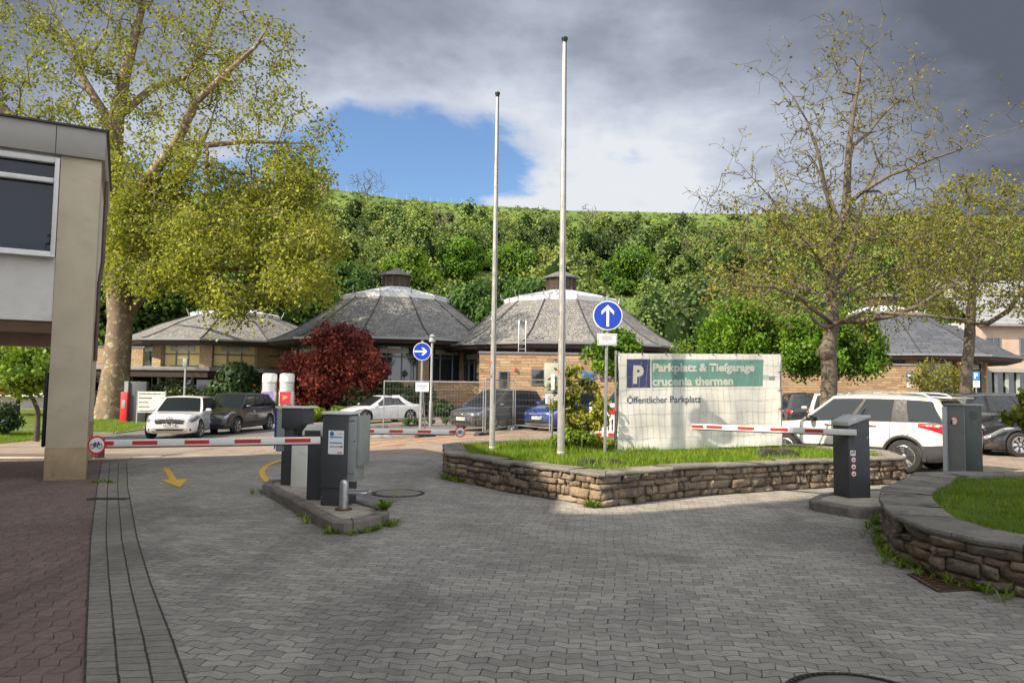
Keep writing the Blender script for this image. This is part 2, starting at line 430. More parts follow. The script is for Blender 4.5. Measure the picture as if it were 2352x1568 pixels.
def clump_cloud(centers, radii, n, rg, shell=.55, flat=.8):
    """points spread in lumpy balls, denser near their skin"""
    m_ = len(centers); per = rg.integers(0, m_, n) if np.ndim(radii) == 0 else rg.choice(m_, n, p=radii ** 2 / np.sum(radii ** 2))
    d = rg.normal(size=(n, 3)); d /= np.linalg.norm(d, axis=1)[:, None]
    rr = (radii if np.ndim(radii) == 0 else radii[per]) * (shell + (1 - shell) * rg.random(n)) 
    d[:, 2] *= flat
    global LASTN; LASTN = d
    return centers[per] + d * (rr[:, None] if np.ndim(rr) else rr), per
M = {}
M['bark_grey'] = pm('bark_grey', (.105, .088, .066), .9, var=.3, scale=5, bump=.7, bscale=26, dirt=.3)
M['bark_dark'] = pm('bark_dark', (.07, .055, .042), .9, var=.3, scale=8, bump=.5, bscale=40)
def plane_bark():
    m, t, b = new_mat('bark_plane_tree'); p = tco(t)
    n = tnoise(t, p, .9, 7, .68, .6); n2_ = tnoise(t, p, 3.4, 6, .65)
    c = tmix(t, tsm(t, n, .40, .60), (.20, .135, .08), (.135, .10, .065))
    c = tmix(t, tsm(t, n2_, .54, .60), c, (.30, .28, .19))
    c = tmix(t, tsm(t, tnoise(t, p, 6, 5), .60, .68), c, (.09, .062, .04))
    t.links.new(c, b.inputs['Base Color']); b.inputs['Roughness'].default_value = .85; tbump(t, b, n2_, .5, .06); return m
M['bark_plane'] = plane_bark()
G_ = lambda *c: list(c)
M['leaf_plane'] = leaf_mat('leaves_plane_tree', [(.10, .125, .02), (.235, .265, .04), (.43, .44, .075)], .45)
M['leaf_olive'] = leaf_mat('leaves_young_olive', [(.085, .095, .018), (.19, .20, .03), (.34, .30, .06)], .4)
M['leaf_bright'] = leaf_mat('leaves_bright_green', [(.035, .09, .010), (.10, .21, .018), (.22, .36, .032)], .4)
M['leaf_mid'] = leaf_mat('leaves_mid_green', [(.02, .05, .010), (.05, .115, .018), (.12, .19, .035)], .3)
M['leaf_dark'] = leaf_mat('leaves_dark_green', [(.012, .032, .010), (.03, .065, .02), (.075, .12, .04)], .2)
M['leaf_juniper'] = leaf_mat('needles_juniper', [(.025, .045, .018), (.06, .085, .035), (.12, .14, .06)], .2)
M['leaf_red'] = leaf_mat('leaves_red_maple', [(.045, .010, .013), (.17, .032, .028), (.44, .12, .07)], .3)
M['leaf_magnolia'] = leaf_mat('leaves_magnolia', [(.10, .10, .015), (.20, .24, .03), (.48, .42, .07)], .35)
M['leaf_hedge'] = leaf_mat('leaves_hedge', [(.05, .11, .015), (.13, .22, .02), (.28, .36, .035)], .4)
M['leaf_hill'] = leaf_mat('leaves_hillside', [(.030, .042, .024), (.070, .108, .036), (.135, .20, .046), (.25, .31, .065), (.20, .17, .10)], .3, nscale=.12)
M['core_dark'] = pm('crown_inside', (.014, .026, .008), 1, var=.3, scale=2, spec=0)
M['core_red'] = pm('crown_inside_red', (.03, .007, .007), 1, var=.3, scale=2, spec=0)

def leaves(name, P, size, mat, parent, rg, tint, **kw):
    V_, F_, T_ = leaf_quads(P, size, rg, tint, **kw)
    return np_mesh(name, V_, F_, mat, parent, tint=T_)
def bush(name, label, cat, base, w_, d_, h_, mat, n, size, seed, core='core_dark', group=None, lumps=14, up=None, stem=.1, trunk_h=0., flat=.85, lum=.30, bottom=.12, shell=.6, part='foliage'):
    """rounded shrub or small dense tree standing on a stem"""
    rg = np.random.default_rng(seed); t = thing(name, label, cat, base, 0, group)
    Hc = h_ - trunk_h; cs = []
    while len(cs) < lumps:
        p = rg.uniform(-1, 1, 3)
        if np.linalg.norm(p) < 1 and np.linalg.norm(p) > .3: cs.append(p)
    cs = np.array(cs) * (1 - lum) * np.array([w_ / 2, d_ / 2, Hc / 2]) + np.array([0, 0, trunk_h + Hc / 2])
    rr = lum * min(w_, Hc * 1.3) * rg.uniform(.75, 1.25, lumps)
    P, per = clump_cloud(cs, rr, n, rg, shell, flat); kp = P[:, 2] > bottom * .3; P = P[kp]; per = per[kp]; nr = LASTN[kp]
    ti = np.clip(rg.random(lumps)[per] * .45 + rg.random(len(P)) * .45 + .12 * (P[:, 2] - trunk_h) / Hc, 0, 1)
    o = leaves(part, P, size, mat, t, rg, ti, **(dict(up=up) if up is not None else dict(nrm=nr)), aspect=.75)
    mb = MB(); k = max(4, int(lumps * .3))
    for q in range(4):
        a = rg.uniform(0, 6.28); c = cs[q % lumps]
        mb.tube([(0, 0, -.05), (math.cos(a) * .06 * w_, math.sin(a) * .06 * d_, trunk_h + .15 * Hc), tuple(c)], [stem, stem * .7, stem * .25], 6)
    mb.build('trunk' if trunk_h > .6 else 'stem', M['bark_dark'], t, smooth=True)
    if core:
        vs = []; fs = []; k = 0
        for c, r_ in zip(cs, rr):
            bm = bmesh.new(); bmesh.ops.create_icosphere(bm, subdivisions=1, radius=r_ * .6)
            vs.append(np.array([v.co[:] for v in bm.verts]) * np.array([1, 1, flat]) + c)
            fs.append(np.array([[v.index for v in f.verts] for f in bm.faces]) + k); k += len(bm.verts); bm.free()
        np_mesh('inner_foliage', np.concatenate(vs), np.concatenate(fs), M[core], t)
    return t

# ------------------------------------------------------------------ ground and paving
def paver_mat(name, c1, c2, c3, joint, scale_=1.0, rot=8, ms=.0042, bw=.235, bh=.118, zig=.022, sunny=None, uv=False, stain=.5, wob=.35):
    m, t, b = new_mat(name)
    if uv: p = t.nodes.new('ShaderNodeUVMap').outputs[0]
    else: p = geo_pos(t)
    gp_ = geo_pos(t)
    mp = t.nodes.new('ShaderNodeMapping'); mp.inputs['Rotation'].default_value = (0, 0, R(rot)); t.links.new(p, mp.inputs[0])
    sp = t.nodes.new('ShaderNodeSeparateXYZ'); t.links.new(mp.outputs[0], sp.inputs[0])
    x, y = sp.outputs[0], sp.outputs[1]
    # interlocking edge: a zigzag laid along each row, with slow waviness of the laying
    lw = wm('MULTIPLY', wm('SUBTRACT', tnoise(t, p, .55, 3), .5, tree=t), wob, tree=t)
    lw2 = wm('MULTIPLY', wm('SUBTRACT', tnoise(t, p, 7, 3), .5, tree=t), .022 if wob else .008, tree=t)
    zz = wm('MULTIPLY', wm('SUBTRACT', wm('PINGPONG', x, bw / 2, tree=t), bw / 4, tree=t), zig / (bw / 4), tree=t)
    cb = t.nodes.new('ShaderNodeCombineXYZ'); t.links.new(wm('ADD', wm('ADD', x, lw, tree=t), lw2, tree=t), cb.inputs[0])
    t.links.new(wm('ADD', wm('ADD', wm('ADD', y, zz, tree=t), lw, tree=t), lw2, tree=t), cb.inputs[1])
    br = t.nodes.new('ShaderNodeTexBrick'); t.links.new(cb.outputs[0], br.inputs['Vector'])
    br.inputs['Scale'].default_value = 1; br.inputs['Brick Width'].default_value = bw; br.inputs['Row Height'].default_value = bh
    br.inputs['Mortar Size'].default_value = ms; br.inputs['Mortar Smooth'].default_value = .35
    br.inputs['Color1'].default_value = (0, 0, 0, 1); br.inputs['Color2'].default_value = (1, 1, 1, 1); br.inputs['Mortar'].default_value = (.5, .5, .5, 1)
    rp = t.nodes.new('ShaderNodeValToRGB'); t.links.new(br.outputs['Color'], rp.inputs[0]); e = rp.color_ramp.elements
    e.new(.5)
    for q, k_, c in zip(e, (0, .5, 1), (c1, c2, c3)): q.position = k_; q.color = (*c, 1)
    fine = tnoise(t, gp_, 160, 3, .7); mid = tnoise(t, gp_, 14, 6, .7)
    c = tmix(t, tsm(t, fine, .35, .7, 0, .45), rp.outputs[0], sc_col(c3, 1.35))
    c = tmix(t, tsm(t, mid, .45, .75, 0, .35), c, sc_col(c1, .62))
    big = tnoise(t, gp_, .38, 6, .62, .6)
    c = tmix(t, tsm(t, big, .47, .66, 0, stain), c, sc_col(c1, .5))
    big2 = tnoise(t, gp_, .21, 5, .6)
    c = tmix(t, tsm(t, big2, .5, .75, 0, .35), c, (.20, .17, .125))
    mt_ = t.nodes.new('ShaderNodeMapping'); mt_.inputs['Rotation'].default_value = (0, 0, R(-12)); mt_.inputs['Scale'].default_value = (1.5, .10, 1); t.links.new(gp_, mt_.inputs[0])
    c = tmix(t, tsm(t, tnoise(t, mt_.outputs[0], 1.0, 5, .6), .5, .68, 0, .38), c, sc_col(c1, .45))     # tyre tracks
    c = tmix(t, tsm(t, tnoise(t, gp_, 1.9, 6, .7, .8), .62, .70, 0, .45), c, (.075, .075, .055))          # grime patches
    # spotty joints: some are sanded up and pale, some gape dark
    js = tsm(t, tnoise(t, gp_, 5, 4, .6), .30, .60, .25, 1)
    c = tmix(t, wm('MULTIPLY', br.outputs['Fac'], js, tree=t), c, joint)
    # chewing gum and drips
    vo = t.nodes.new('ShaderNodeTexVoronoi'); vo.inputs['Scale'].default_value = 2.1; t.links.new(gp_, vo.inputs['Vector'])
    c = tmix(t, tsm(t, vo.outputs['Distance'], .035, .02, 0, .5), c, (.05, .05, .05))
    t.links.new(c, b.inputs['Base Color'])
    t.links.new(tsm(t, mid, .3, .7, .62, .9), b.inputs['Roughness']); b.inputs['Specular IOR Level'].default_value = .4
    h = wm('SUBTRACT', wm('ADD', wm('MULTIPLY', fine, .12, tree=t), wm('MULTIPLY', tsm(t, br.outputs['Color'], 0, 1), .12, tree=t), tree=t), wm('MULTIPLY', br.outputs['Fac'], .9, tree=t), tree=t)
    tbump(t, b, h, .65, .012)
    return m
M['pave'] = paver_mat('grey_pavers', (.185, .173, .153), (.255, .240, .213), (.33, .308, .268), (.028, .026, .020), ms=.0042, bw=.185, bh=.092, zig=.018)
M['pave_warm'] = paver_mat('warm_pavers', (.20, .155, .125), (.25, .195, .155), (.30, .25, .20), (.07, .055, .04), rot=-14, bw=.22, bh=.11, zig=.004)
M['pave_red'] = paver_mat('red_pavers', (.125, .085, .074), (.15, .104, .09), (.18, .13, .114), (.02, .016, .014), rot=82, bw=.24, bh=.12, zig=.02)
M['gutter'] = paver_mat('gutter_blocks', (.17, .16, .14), (.20, .19, .165), (.235, .215, .185), (.016, .014, .012), rot=0, bw=.115, bh=.10, zig=0, uv=True, ms=.005, wob=0)
M['yellow'] = pm('yellow_road_paint', (.62, .36, .045), .7, var=.15, scale=9, bump=.2, dirt=.55)
M['orange'] = pm('orange_road_paint', (.60, .24, .07), .8, var=.2, scale=9, dirt=.6)
M['kerb_white'] = pm('pale_kerb_stone', (.42, .40, .35), .8, var=.2, scale=4, bump=.2, dirt=.3)

def grid_lines():
    xs = list(np.arange(-60, 60.1, 1.0)); ys = list(np.arange(-14, 90.1, 1.0)); return xs, ys
def ground():
    xs, ys = grid_lines()
    xs = [-900, -300, -120] + xs + [120, 300, 900]; ys = [-900, -200, -60] + ys + [120, 200, 900]
    vs = [(x, y, g(x, y)) for y in ys for x in xs]; n = len(xs)
    fs = [(j * n + i, j * n + i + 1, (j + 1) * n + i + 1, (j + 1) * n + i) for j in range(len(ys) - 1) for i in range(n - 1)]
    mb = MB(); mb.add(vs, fs); o = mb.build('ground', M['pave']); tag(o, kind='structure'); return o
ground()
def sheet(name, poly, mat, off=.004, kind='structure', uvf=None):
    """flat polygon (world x, y) laid on the terrain"""
    bm = bmesh.new(); vs = [bm.verts.new((p[0], p[1], 0)) for p in poly]; f = bm.faces.new(vs)
    bm.normal_update()
    if f.normal.z < 0: f.normal_flip()
    x0 = min(p[0] for p in poly); x1 = max(p[0] for p in poly); y0 = min(p[1] for p in poly); y1 = max(p[1] for p in poly)
    for i in range(math.ceil(x0), math.floor(x1) + 1):
        bmesh.ops.bisect_plane(bm, geom=bm.verts[:] + bm.edges[:] + bm.faces[:], plane_co=(i, 0, 0), plane_no=(1, 0, 0))
    for i in range(math.ceil(y0), math.floor(y1) + 1):
        bmesh.ops.bisect_plane(bm, geom=bm.verts[:] + bm.edges[:] + bm.faces[:], plane_co=(0, i, 0), plane_no=(0, 1, 0))
    for v in bm.verts: v.co.z = g(v.co.x, v.co.y) + off
    me = bpy.data.meshes.new(name); bm.to_mesh(me); bm.free(); me.materials.append(mat)
    o = bpy.data.objects.new(name, me); C.collection.objects.link(o)
    if kind: o['kind'] = kind
    return o
def G2(pts, off=0): return [tuple(gp(x, y, off)[:2]) for x, y in pts]
# far, sunlit court: warm pavers beyond the gutter line
sheet('road_paving', [(-26, 19.6), (-9, 18.9), (-3.0, 18.4), (-1.2, 17.2), (.4, 17.6), (6.6, 17.9), (9.6, 12.6), (14, 12), (42, 14), (42, 56), (-26, 60)], M['pave_warm'], .004)
sheet('asphalt_road', [(-24.5, 33.5), (-14.5, 27.0), (-6.0, 29.0), (10.0, 36.0), (30, 36), (30, 39.5), (8, 39.2), (-7, 37.2), (-14, 36.4)], pm('worn_asphalt', (.12, .115, .11), .9, var=.15, scale=1.2, bump=.5, bscale=90, dirt=.3), .008)
GL = [(234, 1062), (222, 1130), (208, 1240), (203, 1350), (197, 1480), (192, 1640)]
GR = [(291, 1062), (293, 1120), (315, 1240), (345, 1340), (395, 1470), (452, 1640)]
lw_ = G2(GL); rw_ = G2(GR)
sheet('sidewalk', [(-14, 1.0), lw_[-1]] + lw_[::-1][1:] + [(-8.2, 18.6), (-13.5, 19.0), (-14, 18)], M['pave_red'], .004)
def gutter():
    me = bpy.data.meshes.new('gutter'); vs = []; uv = []; s = 0; n = 40
    def lerp_poly(pl, t):
        k = t * (len(pl) - 1); i = min(int(k), len(pl) - 2); f = k - i
        return Vector((pl[i][0] + (pl[i + 1][0] - pl[i][0]) * f, pl[i][1] + (pl[i + 1][1] - pl[i][1]) * f, 0))
    prev = None
    for i in range(n + 1):
        a = lerp_poly(lw_, i / n); b = lerp_poly(rw_, i / n); c = (a + b) / 2
        if prev is not None: s += (c - prev).length
        prev = c
        for k in range(4):
            p = a.lerp(b, k / 3); vs.append((p.x, p.y, g(p.x, p.y) + .010 - (.016 if k in (1, 2) else 0) * 0)); uv.append((s, k * .10))
    fs = [(i * 4 + k, i * 4 + k + 1, i * 4 + k + 5, i * 4 + k + 4) for i in range(n) for k in range(3)]
    me.from_pydata(vs, [], fs); l = me.uv_layers.new(name='UVMap')
    for lp in me.loops: l.data[lp.index].uv = uv[lp.vertex_index]
    me.materials.append(M['gutter']); o = bpy.data.objects.new('gutter', me); C.collection.objects.link(o); o['kind'] = 'structure'
    # open joints between the three rows
    mb = MB()
    for k in range(4):
        for i in range(n):
            a = Vector(vs[i * 4 + k]); b = Vector(vs[(i + 1) * 4 + k]); d = (b - a).normalized(); q = Vector((-d.y, d.x, 0)) * (.0035 if k in (1, 2) else .006)
            e = Vector((0, 0, .003)); mb.add([a - q + e, a + q + e, b + q + e, b - q + e], [(0, 3, 2, 1)])
    tag(mb.build('gutter_joints', pm('joint_dirt', (.04, .036, .028), 1, var=.4, scale=20)), kind='structure')
gutter()
# painted markings
ar = G2([(374, 1076), (388, 1075), (406, 1102), (432, 1100), (413, 1120), (368, 1102.5), (390, 1101)])
tag(sheet('arrow_marking', ar, M['yellow'], .008), 'yellow painted arrow pointing towards the camera on the grey paving', 'road marking', kind='structure')
c2 = lambda x, y: (551 + x / 3.556, 781 + y / 3.556)
for pl in ([(345, 972), (250, 1000), (180, 1040), (150, 1080), (165, 1120), (200, 1160), (250, 1158), (212, 1105), (204, 1072), (232, 1032), (290, 1004), (345, 988)],
           [(885, 1063), (950, 1083), (1025, 1110), (1000, 1118), (940, 1100), (885, 1083)]):
    sheet('lane_marking', G2([c2(*p) for p in pl]), M['yellow'], .008)
def stripe(pts, w_, mat, name='lane_marking'):
    P = [gp(*p) for p in pts]; L_ = []; R_ = []
    for i, p in enumerate(P):
        d = (P[min(i + 1, len(P) - 1)] - P[max(i - 1, 0)]); d.z = 0; d.normalize(); q = Vector((-d.y, d.x, 0)) * w_ / 2
        L_.append((p + q)[:2]); R_.append((p - q)[:2])
    return sheet(name, R_ + L_[::-1], mat, .009)
stripe([(826, 1030), (900, 1020), (980, 1012), (1060, 1005), (1110, 1003)], .22, M['orange'])
stripe([(830, 1020), (920, 1012), (1010, 1004), (1100, 1000), (1130, 996)], .16, M['orange'])
stripe([(1150, 1016), (1230, 1010), (1300, 1006)], .16, M['orange'])
stripe([(1135, 1003), (1190, 995), (1260, 992)], .14, M['orange'])
stripe([(1355, 1003), (1412, 1003)], .14, M['orange'])
M['stone_pale'] = M['kerb_white']
# pale kerb along the edge of the covered walk
def kerb(name, pts, wd, ht, mat, label=None, kind='structure', off=0.):
    mb = MB()
    for a, b in zip(pts[:-1], pts[1:]):
        a = Vector((*a[:2], g(a[0], a[1]))); b = Vector((*b[:2], g(b[0], b[1]))); L_ = (b - a).length; n = max(1, round(L_ / 1.0))
        for i in range(n):
            p = a.lerp(b, i / n); q = a.lerp(b, (i + 1) / n); d = (q - p).normalized() * .006
            mb.bar(p + d + Vector((0, 0, ht / 2 - .02)), q - d + Vector((0, 0, ht / 2 - .02)), wd, ht + .04)
    o = mb.build(name, mat, bevel=.012); o['kind'] = kind; return o
kerb('kerb', G2([(-20, 1052), (118, 1052), (200, 1055), (300, 1053), (370, 1049)]), .16, .03, M['kerb_white'])

# lawns on the left
def lawn_mat(name, c1, c2, c3):
    m, t, b = new_mat(name); p = geo_pos(t)
    c = tmix(t, tsm(t, tnoise(t, p, 1.3, 5, .6), .3, .7), c1, c2)
    c = tmix(t, tsm(t, tnoise(t, p, 35, 4, .7), .4, .75), c, c3)
    t.links.new(c, b.inputs['Base Color']); b.inputs['Roughness'].default_value = 1; b.inputs['Specular IOR Level'].default_value = .1
    tbump(t, b, tnoise(t, p, 60, 4, .7), .8, .04); return m
M['lawn'] = lawn_mat('lawn_turf', (.06, .10, .018), (.10, .15, .025), (.16, .19, .04))
M['soil'] = lawn_mat('planting_soil', (.05, .035, .022), (.08, .06, .035), (.06, .09, .02))
M['blade'] = leaf_mat('grass_blades', [(.085, .15, .018), (.17, .27, .025), (.34, .40, .05)], .45, nscale=1.5)
L1 = G2([(-20, 1021), (120, 1006), (118, 988), (-20, 990)])
L2 = G2([(205, 993), (260, 994), (330, 985), (322, 968), (205, 962)])
sheet('lawn', L1, M['lawn'], .012); sheet('lawn', L2, M['lawn'], .012)
sheet('lawn', [(-48, 33.2), (-21.5, 33.2), (-19, 37), (-17.5, 40.5), (-17.5, 52), (-30, 60), (-60, 60)], M['lawn'], .006)
sheet('planting_bed', [(-13.6, 40.8), (-8.5, 42.3), (.6, 43.8), (.6, 47), (-8, 48), (-14, 47), (-18.5, 46), (-18.5, 42)], M['soil'], .012)

def in_xy(poly, n, rg, x0=None):
    xs = [p[0] for p in poly]; ys = [p[1] for p in poly]; out_ = []
    while len(out_) < n:
        x = rg.uniform(min(xs), max(xs)); y = rg.uniform(min(ys), max(ys))
        if in_poly(x, y, poly): out_.append((x, y))
    return np.array(out_)
def blades(name, XY, Zf, h_, rg, label=None, wd=.006, mat=None, parent=None, var=None, lean=.35):
    n = len(XY); z = np.array([Zf(x, y) for x, y in XY]); P = np.column_stack([XY, z])
    a = rg.uniform(0, 2 * PI, n); s = np.column_stack([np.cos(a), np.sin(a), np.zeros(n)]) * wd
    hh = h_ * rg.uniform(.45, 1.25, n) * (1 if var is None else var)
    tip = P + np.column_stack([rg.normal(0, lean, n) * hh, rg.normal(0, lean, n) * hh, hh])
    V_ = np.stack([P - s, P + s, tip], 1).reshape(-1, 3); F_ = np.arange(n * 3).reshape(-1, 3)
    o = np_mesh(name, V_, F_, mat or M['blade'], parent, tint=np.repeat(np.clip(rg.normal(.46, .2, n) + .35 * np.array([mnoise.noise(Vector((x * 1.7, y * 1.7, 7))) for x, y in XY]), 0, 1), 3))
    if parent is None: tag(o, label, None, kind='stuff')
    return o
rg = np.random.default_rng(3)
blades('grass', np.concatenate([in_xy(L1, 5000, rg), in_xy(L2, 4000, rg)]), lambda x, y: g(x, y) + .01, .07, rg, wd=.012)

# ------------------------------------------------------------------ low stone planters
def stone_mat(name, cols, dark):
    m, t, b = new_mat(name); p = geo_pos(t); at_ = t.nodes.new('ShaderNodeAttribute'); at_.attribute_name = 'tint'
    rp = t.nodes.new('ShaderNodeValToRGB'); t.links.new(at_.outputs['Fac'], rp.inputs[0]); e = rp.color_ramp.elements
    while len(e) < len(cols): e.new(.5)
    for i, (q, c) in enumerate(zip(e, cols)): q.position = i / (len(cols) - 1); q.color = (*c, 1)
    c = tmix(t, tsm(t, tnoise(t, p, 22, 6, .7), .35, .7, 0, .55), rp.outputs[0], sc_col(cols[0], .55))
    c = tmix(t, tsm(t, tnoise(t, p, 2.1, 7, .7, .4), .46, .66, 0, .7), c, dark)
    c = tmix(t, tsm(t, tnoise(t, p, 11, 5, .6), .66, .72, 0, .5), c, (.34, .33, .29))      # lichen
    t.links.new(c, b.inputs['Base Color']); b.inputs['Roughness'].default_value = .9
    h = wm('ADD', tnoise(t, p, 26, 7, .7), wm('MULTIPLY', tnoise(t, p, 90, 4, .6), .4, tree=t), tree=t)
    tbump(t, b, h, .9, .03); return m
M['rubble'] = stone_mat('rubble_sandstone', [(.19, .135, .092), (.30, .22, .145), (.36, .28, .19), (.20, .165, .13), (.44, .355, .25)], (.042, .033, .026))
M['coping'] = stone_mat('coping_slabs', [(.22, .20, .17), (.27, .25, .215), (.18, .165, .14), (.33, .30, .255)], (.060, .053, .045))
M['mortar'] = pm('old_mortar', (.10, .08, .06), 1, var=.3, scale=12, bump=.6, dirt=.5)
def resample(poly, step, closed=True):
    P = [Vector((p[0], p[1], 0)) for p in poly]; 
    if closed: P.append(P[0])
    out_ = [P[0]]; 
    for a, b in zip(P[:-1], P[1:]):
        n = max(1, round((b - a).length / step))
        for i in range(1, n + 1): out_.append(a.lerp(b, i / n))
    return out_
def offset_pts(P, d, closed=True):
    """inwards of a counter-clockwise loop"""
    n = len(P); out_ = []
    for i in range(n):
        a = P[(i - 1) % n] if closed or i else P[i]; b = P[(i + 1) % n] if closed or i < n - 1 else P[i]
        t = (b - a).normalized(); out_.append(P[i] + Vector((-t.y, t.x, 0)) * d)
    return out_
def stone_wall(outline, H_, seed, parent, vis, cop_w=.36, over=.05, cop_t=.052, courses=None):
    """outline ccw, outer face of wall; vis(i) tells which outline edges carry modelled stones"""
    rg = np.random.default_rng(seed); mb = MB(); mort = MB(); n = len(outline); O = [Vector((p[0], p[1], 0)) for p in outline]
    Vs = []; Fs = []; T = []; k = 0
    Hs = H_ - cop_t
    # one path along visible edges, stones laid by arc length
    segs = []; s = 0
    for i in range(n):
        a, b = O[i], O[(i + 1) % n]; segs.append((s, a, b, vis(i))); s += (b - a).length
    tot = s
    def pt(s_):
        s_ %= tot
        for s0, a, b, v in segs:
            l = (b - a).length
            if s_ <= s0 + l + 1e-9:
                t = (b - a).normalized(); return a + t * (s_ - s0), Vector((t.y, -t.x, 0)), v
        return O[0], Vector((0, -1, 0)), False
    z = .0; ci = 0
    hs = courses or [.085, .12, .07, .095]
    sc = Hs / sum(hs)
    for h in hs:
        h *= sc; s_ = -rg.uniform(0, .3); 
        while s_ < tot:
            l = rg.choice([.09, .14, .2, .27, .36]) * rg.uniform(.85, 1.2); a_, b_ = max(0, s_), min(tot, s_ + l); s_ += l
            if b_ - a_ < .05: continue
            pm_, nm_, v = pt((a_ + b_) / 2)
            if not v: continue
            h2 = h; z2 = z
            nu, nv = 5, 4; dep = rg.uniform(-.004, .038); ti = rg.random(); slope = rg.normal(0, .013, 2); tl = rg.normal(0, .015)
            gap_ = .008; V_ = []
            for iv in range(nv + 1):
                for iu in range(nu + 1):
                    u = iu / nu; v_ = iv / nv
                    ss = a_ + gap_ + (b_ - a_ - 2 * gap_) * u; pp, nn, _ = pt(ss)
                    edge_ = min(u, 1 - u, v_, 1 - v_); r_ = dep + (.012 if edge_ > .1 else -.006) + (rg.normal(0, .009) if edge_ > .1 else rg.normal(0, .004)) + slope[0] * (u - .5) * 2 + slope[1] * (v_ - .5) * 2
                    q = pp + nn * r_; zz = g(q.x, q.y) + z2 + gap_ * .6 + (h2 - gap_ * 1.2) * v_ + tl * (u - .5) + rg.normal(0, .0015)
                    V_.append((q.x, q.y, zz))
            # back ring to close towards the mortar
            for iu in range(nu + 1): pass
            F_ = [(j * (nu + 1) + i, j * (nu + 1) + i + 1, (j + 1) * (nu + 1) + i + 1, (j + 1) * (nu + 1) + i) for j in range(nv) for i in range(nu)]
            ring = [i for i in range(nu + 1)] + [j * (nu + 1) + nu for j in range(1, nv + 1)] + [nv * (nu + 1) + i for i in range(nu - 1, -1, -1)] + [j * (nu + 1) for j in range(nv - 1, 0, -1)]
            base = len(V_)
            for ri in ring:
                x, y, zz = V_[ri]; V_.append((x - nm_.x * .04, y - nm_.y * .04, zz))
            m_ = len(ring)
            F_ += [(ring[i], base + i, base + (i + 1) % m_, ring[(i + 1) % m_]) for i in range(m_)]
            Vs += V_; Fs += [tuple(x + k for x in f) for f in F_]; T += [ti] * len(V_); k += len(V_)
        z += h
    o = np_mesh('stonework', np.array(Vs), np.array(Fs), M['rubble'], parent, tint=np.array(T), smooth=False)
    # mortar core
    I = offset_pts(O, .018); J = offset_pts(O, cop_w - .03)
    vs = []
    for P_, z_ in ((I, -.05), (I, H_ - .012), (J, H_ - .012), (J, -.05)): vs += [(p.x, p.y, g(p.x, p.y) + z_) for p in P_]
    fs = [(r_ * n + i, r_ * n + (i + 1) % n, (r_ + 1) * n + (i + 1) % n, (r_ + 1) * n + i) for r_ in range(3) for i in range(n)]
    MB().add(vs, fs).build('wall_core', M['mortar'], parent, fixn=True)
    # coping slabs
    Vs = []; Fs = []; T = []; k = 0; s_ = 0
    def cop_pt(s2, w_):
        pp, nn, _ = pt(s2); return pp - nn * w_
    while s_ < tot - .02:
        l = min(rg.uniform(.45, .95), tot - s_); m_ = max(2, int(l / .12)); ti = rg.random(); dz = rg.normal(0, .004); 
        sec = [(-over, Hs + .004), (-over - .008, Hs + .03), (-over + .004, H_), (.1, H_ + .004), (cop_w * .6, H_ + .003), (cop_w, H_ - .002), (cop_w, Hs)]
        V_ = []; q = len(sec)
        for i in range(m_ + 1):
            ss = s_ + .006 + (l - .012) * i / m_
            # mitred normal blended near corners
            p0, n0, _ = pt(ss - .12); p1, n1_, _ = pt(ss + .12); pp, nn, _ = pt(ss); nb = (n0 + n1_).normalized(); kk = 1 / max(.6, nb.dot(nn))
            jr = rg.normal(0, .005)
            for wi, (w_, zz) in enumerate(sec):
                r_ = (w_ + (jr if w_ < 0 else 0)) * kk; x = pp - nb * r_; V_.append((x.x, x.y, g(x.x, x.y) + zz + dz + rg.normal(0, .0015)))
        F_ = [(i * q + j, (i + 1) * q + j, (i + 1) * q + (j + 1) % q, i * q + (j + 1) % q) for i in range(m_) for j in range(q)]
        Vs += V_; T += [ti] * len(V_); Fs += [tuple(x + k for x in f) for f in F_]
        for e_ in (0, m_):
            c_ = [k + e_ * q + j for j in range(q)]
            Fs += [(c_[0], c_[1], c_[2], c_[6]), (c_[2], c_[3], c_[5], c_[6]), (c_[3], c_[4], c_[5], c_[5])] if False else [(c_[0], c_[1], c_[2], c_[6]), (c_[2], c_[3], c_[4], c_[6]), ]
        k += len(V_); s_ += l
    o = np_mesh('coping', np.array(Vs), np.array(Fs), M['coping'], parent, tint=np.array(T), smooth=True)
    bm = bmesh.new(); bm.from_mesh(o.data); bmesh.ops.recalc_face_normals(bm, faces=bm.faces); bm.to_mesh(o.data); bm.free(); o.data.set_sharp_from_angle(angle=R(40))
    return J
H1 = .47
front = [(1027, 1034), (1028, 1038), (1040, 1041), (1072, 1045), (1159, 1059), (1232, 1068), (1301, 1075), (1380, 1086), (1476, 1078), (1570, 1070), (1673, 1065), (1836, 1058), (1929, 1055), (2075, 1049.5)]
FP = [gp(x, y, H1) for x, y in front]
back = [(7.6, 14.9), (6.6, 16.2), (5.4, 17.2), (3.0, 17.3), (0.6, 17.0), (-.8, 16.2), (-1.35, 15.2)]
C_out = [(p.x, p.y) for p in FP] + back
nf = len(front)
pl = thing('stone_planter', 'long low sandstone planter bed with slate coping carrying the flagpoles and the banner', 'planter')
Jn = stone_wall(C_out, H1, 11, pl, lambda i: i < nf or i > len(C_out) - 4)
bedC = [(p.x, p.y) for p in Jn]
mb = MB(); mb.add([(x, y, g(x, y) + H1 - .06) for x, y in bedC], [tuple(range(len(bedC)))]); mb.build('bed_soil', M['lawn'], pl)
rg = np.random.default_rng(5)
XY = in_xy(bedC, 30000, rg); nz = np.array([mnoise.noise(Vector((x * 1.2, y * 1.2, 0))) for x, y in XY])
edge_d = np.array([min((Vector((x, y, 0)) - Vector((a[0], a[1], 0))).length for a in bedC[:nf]) for x, y in XY])
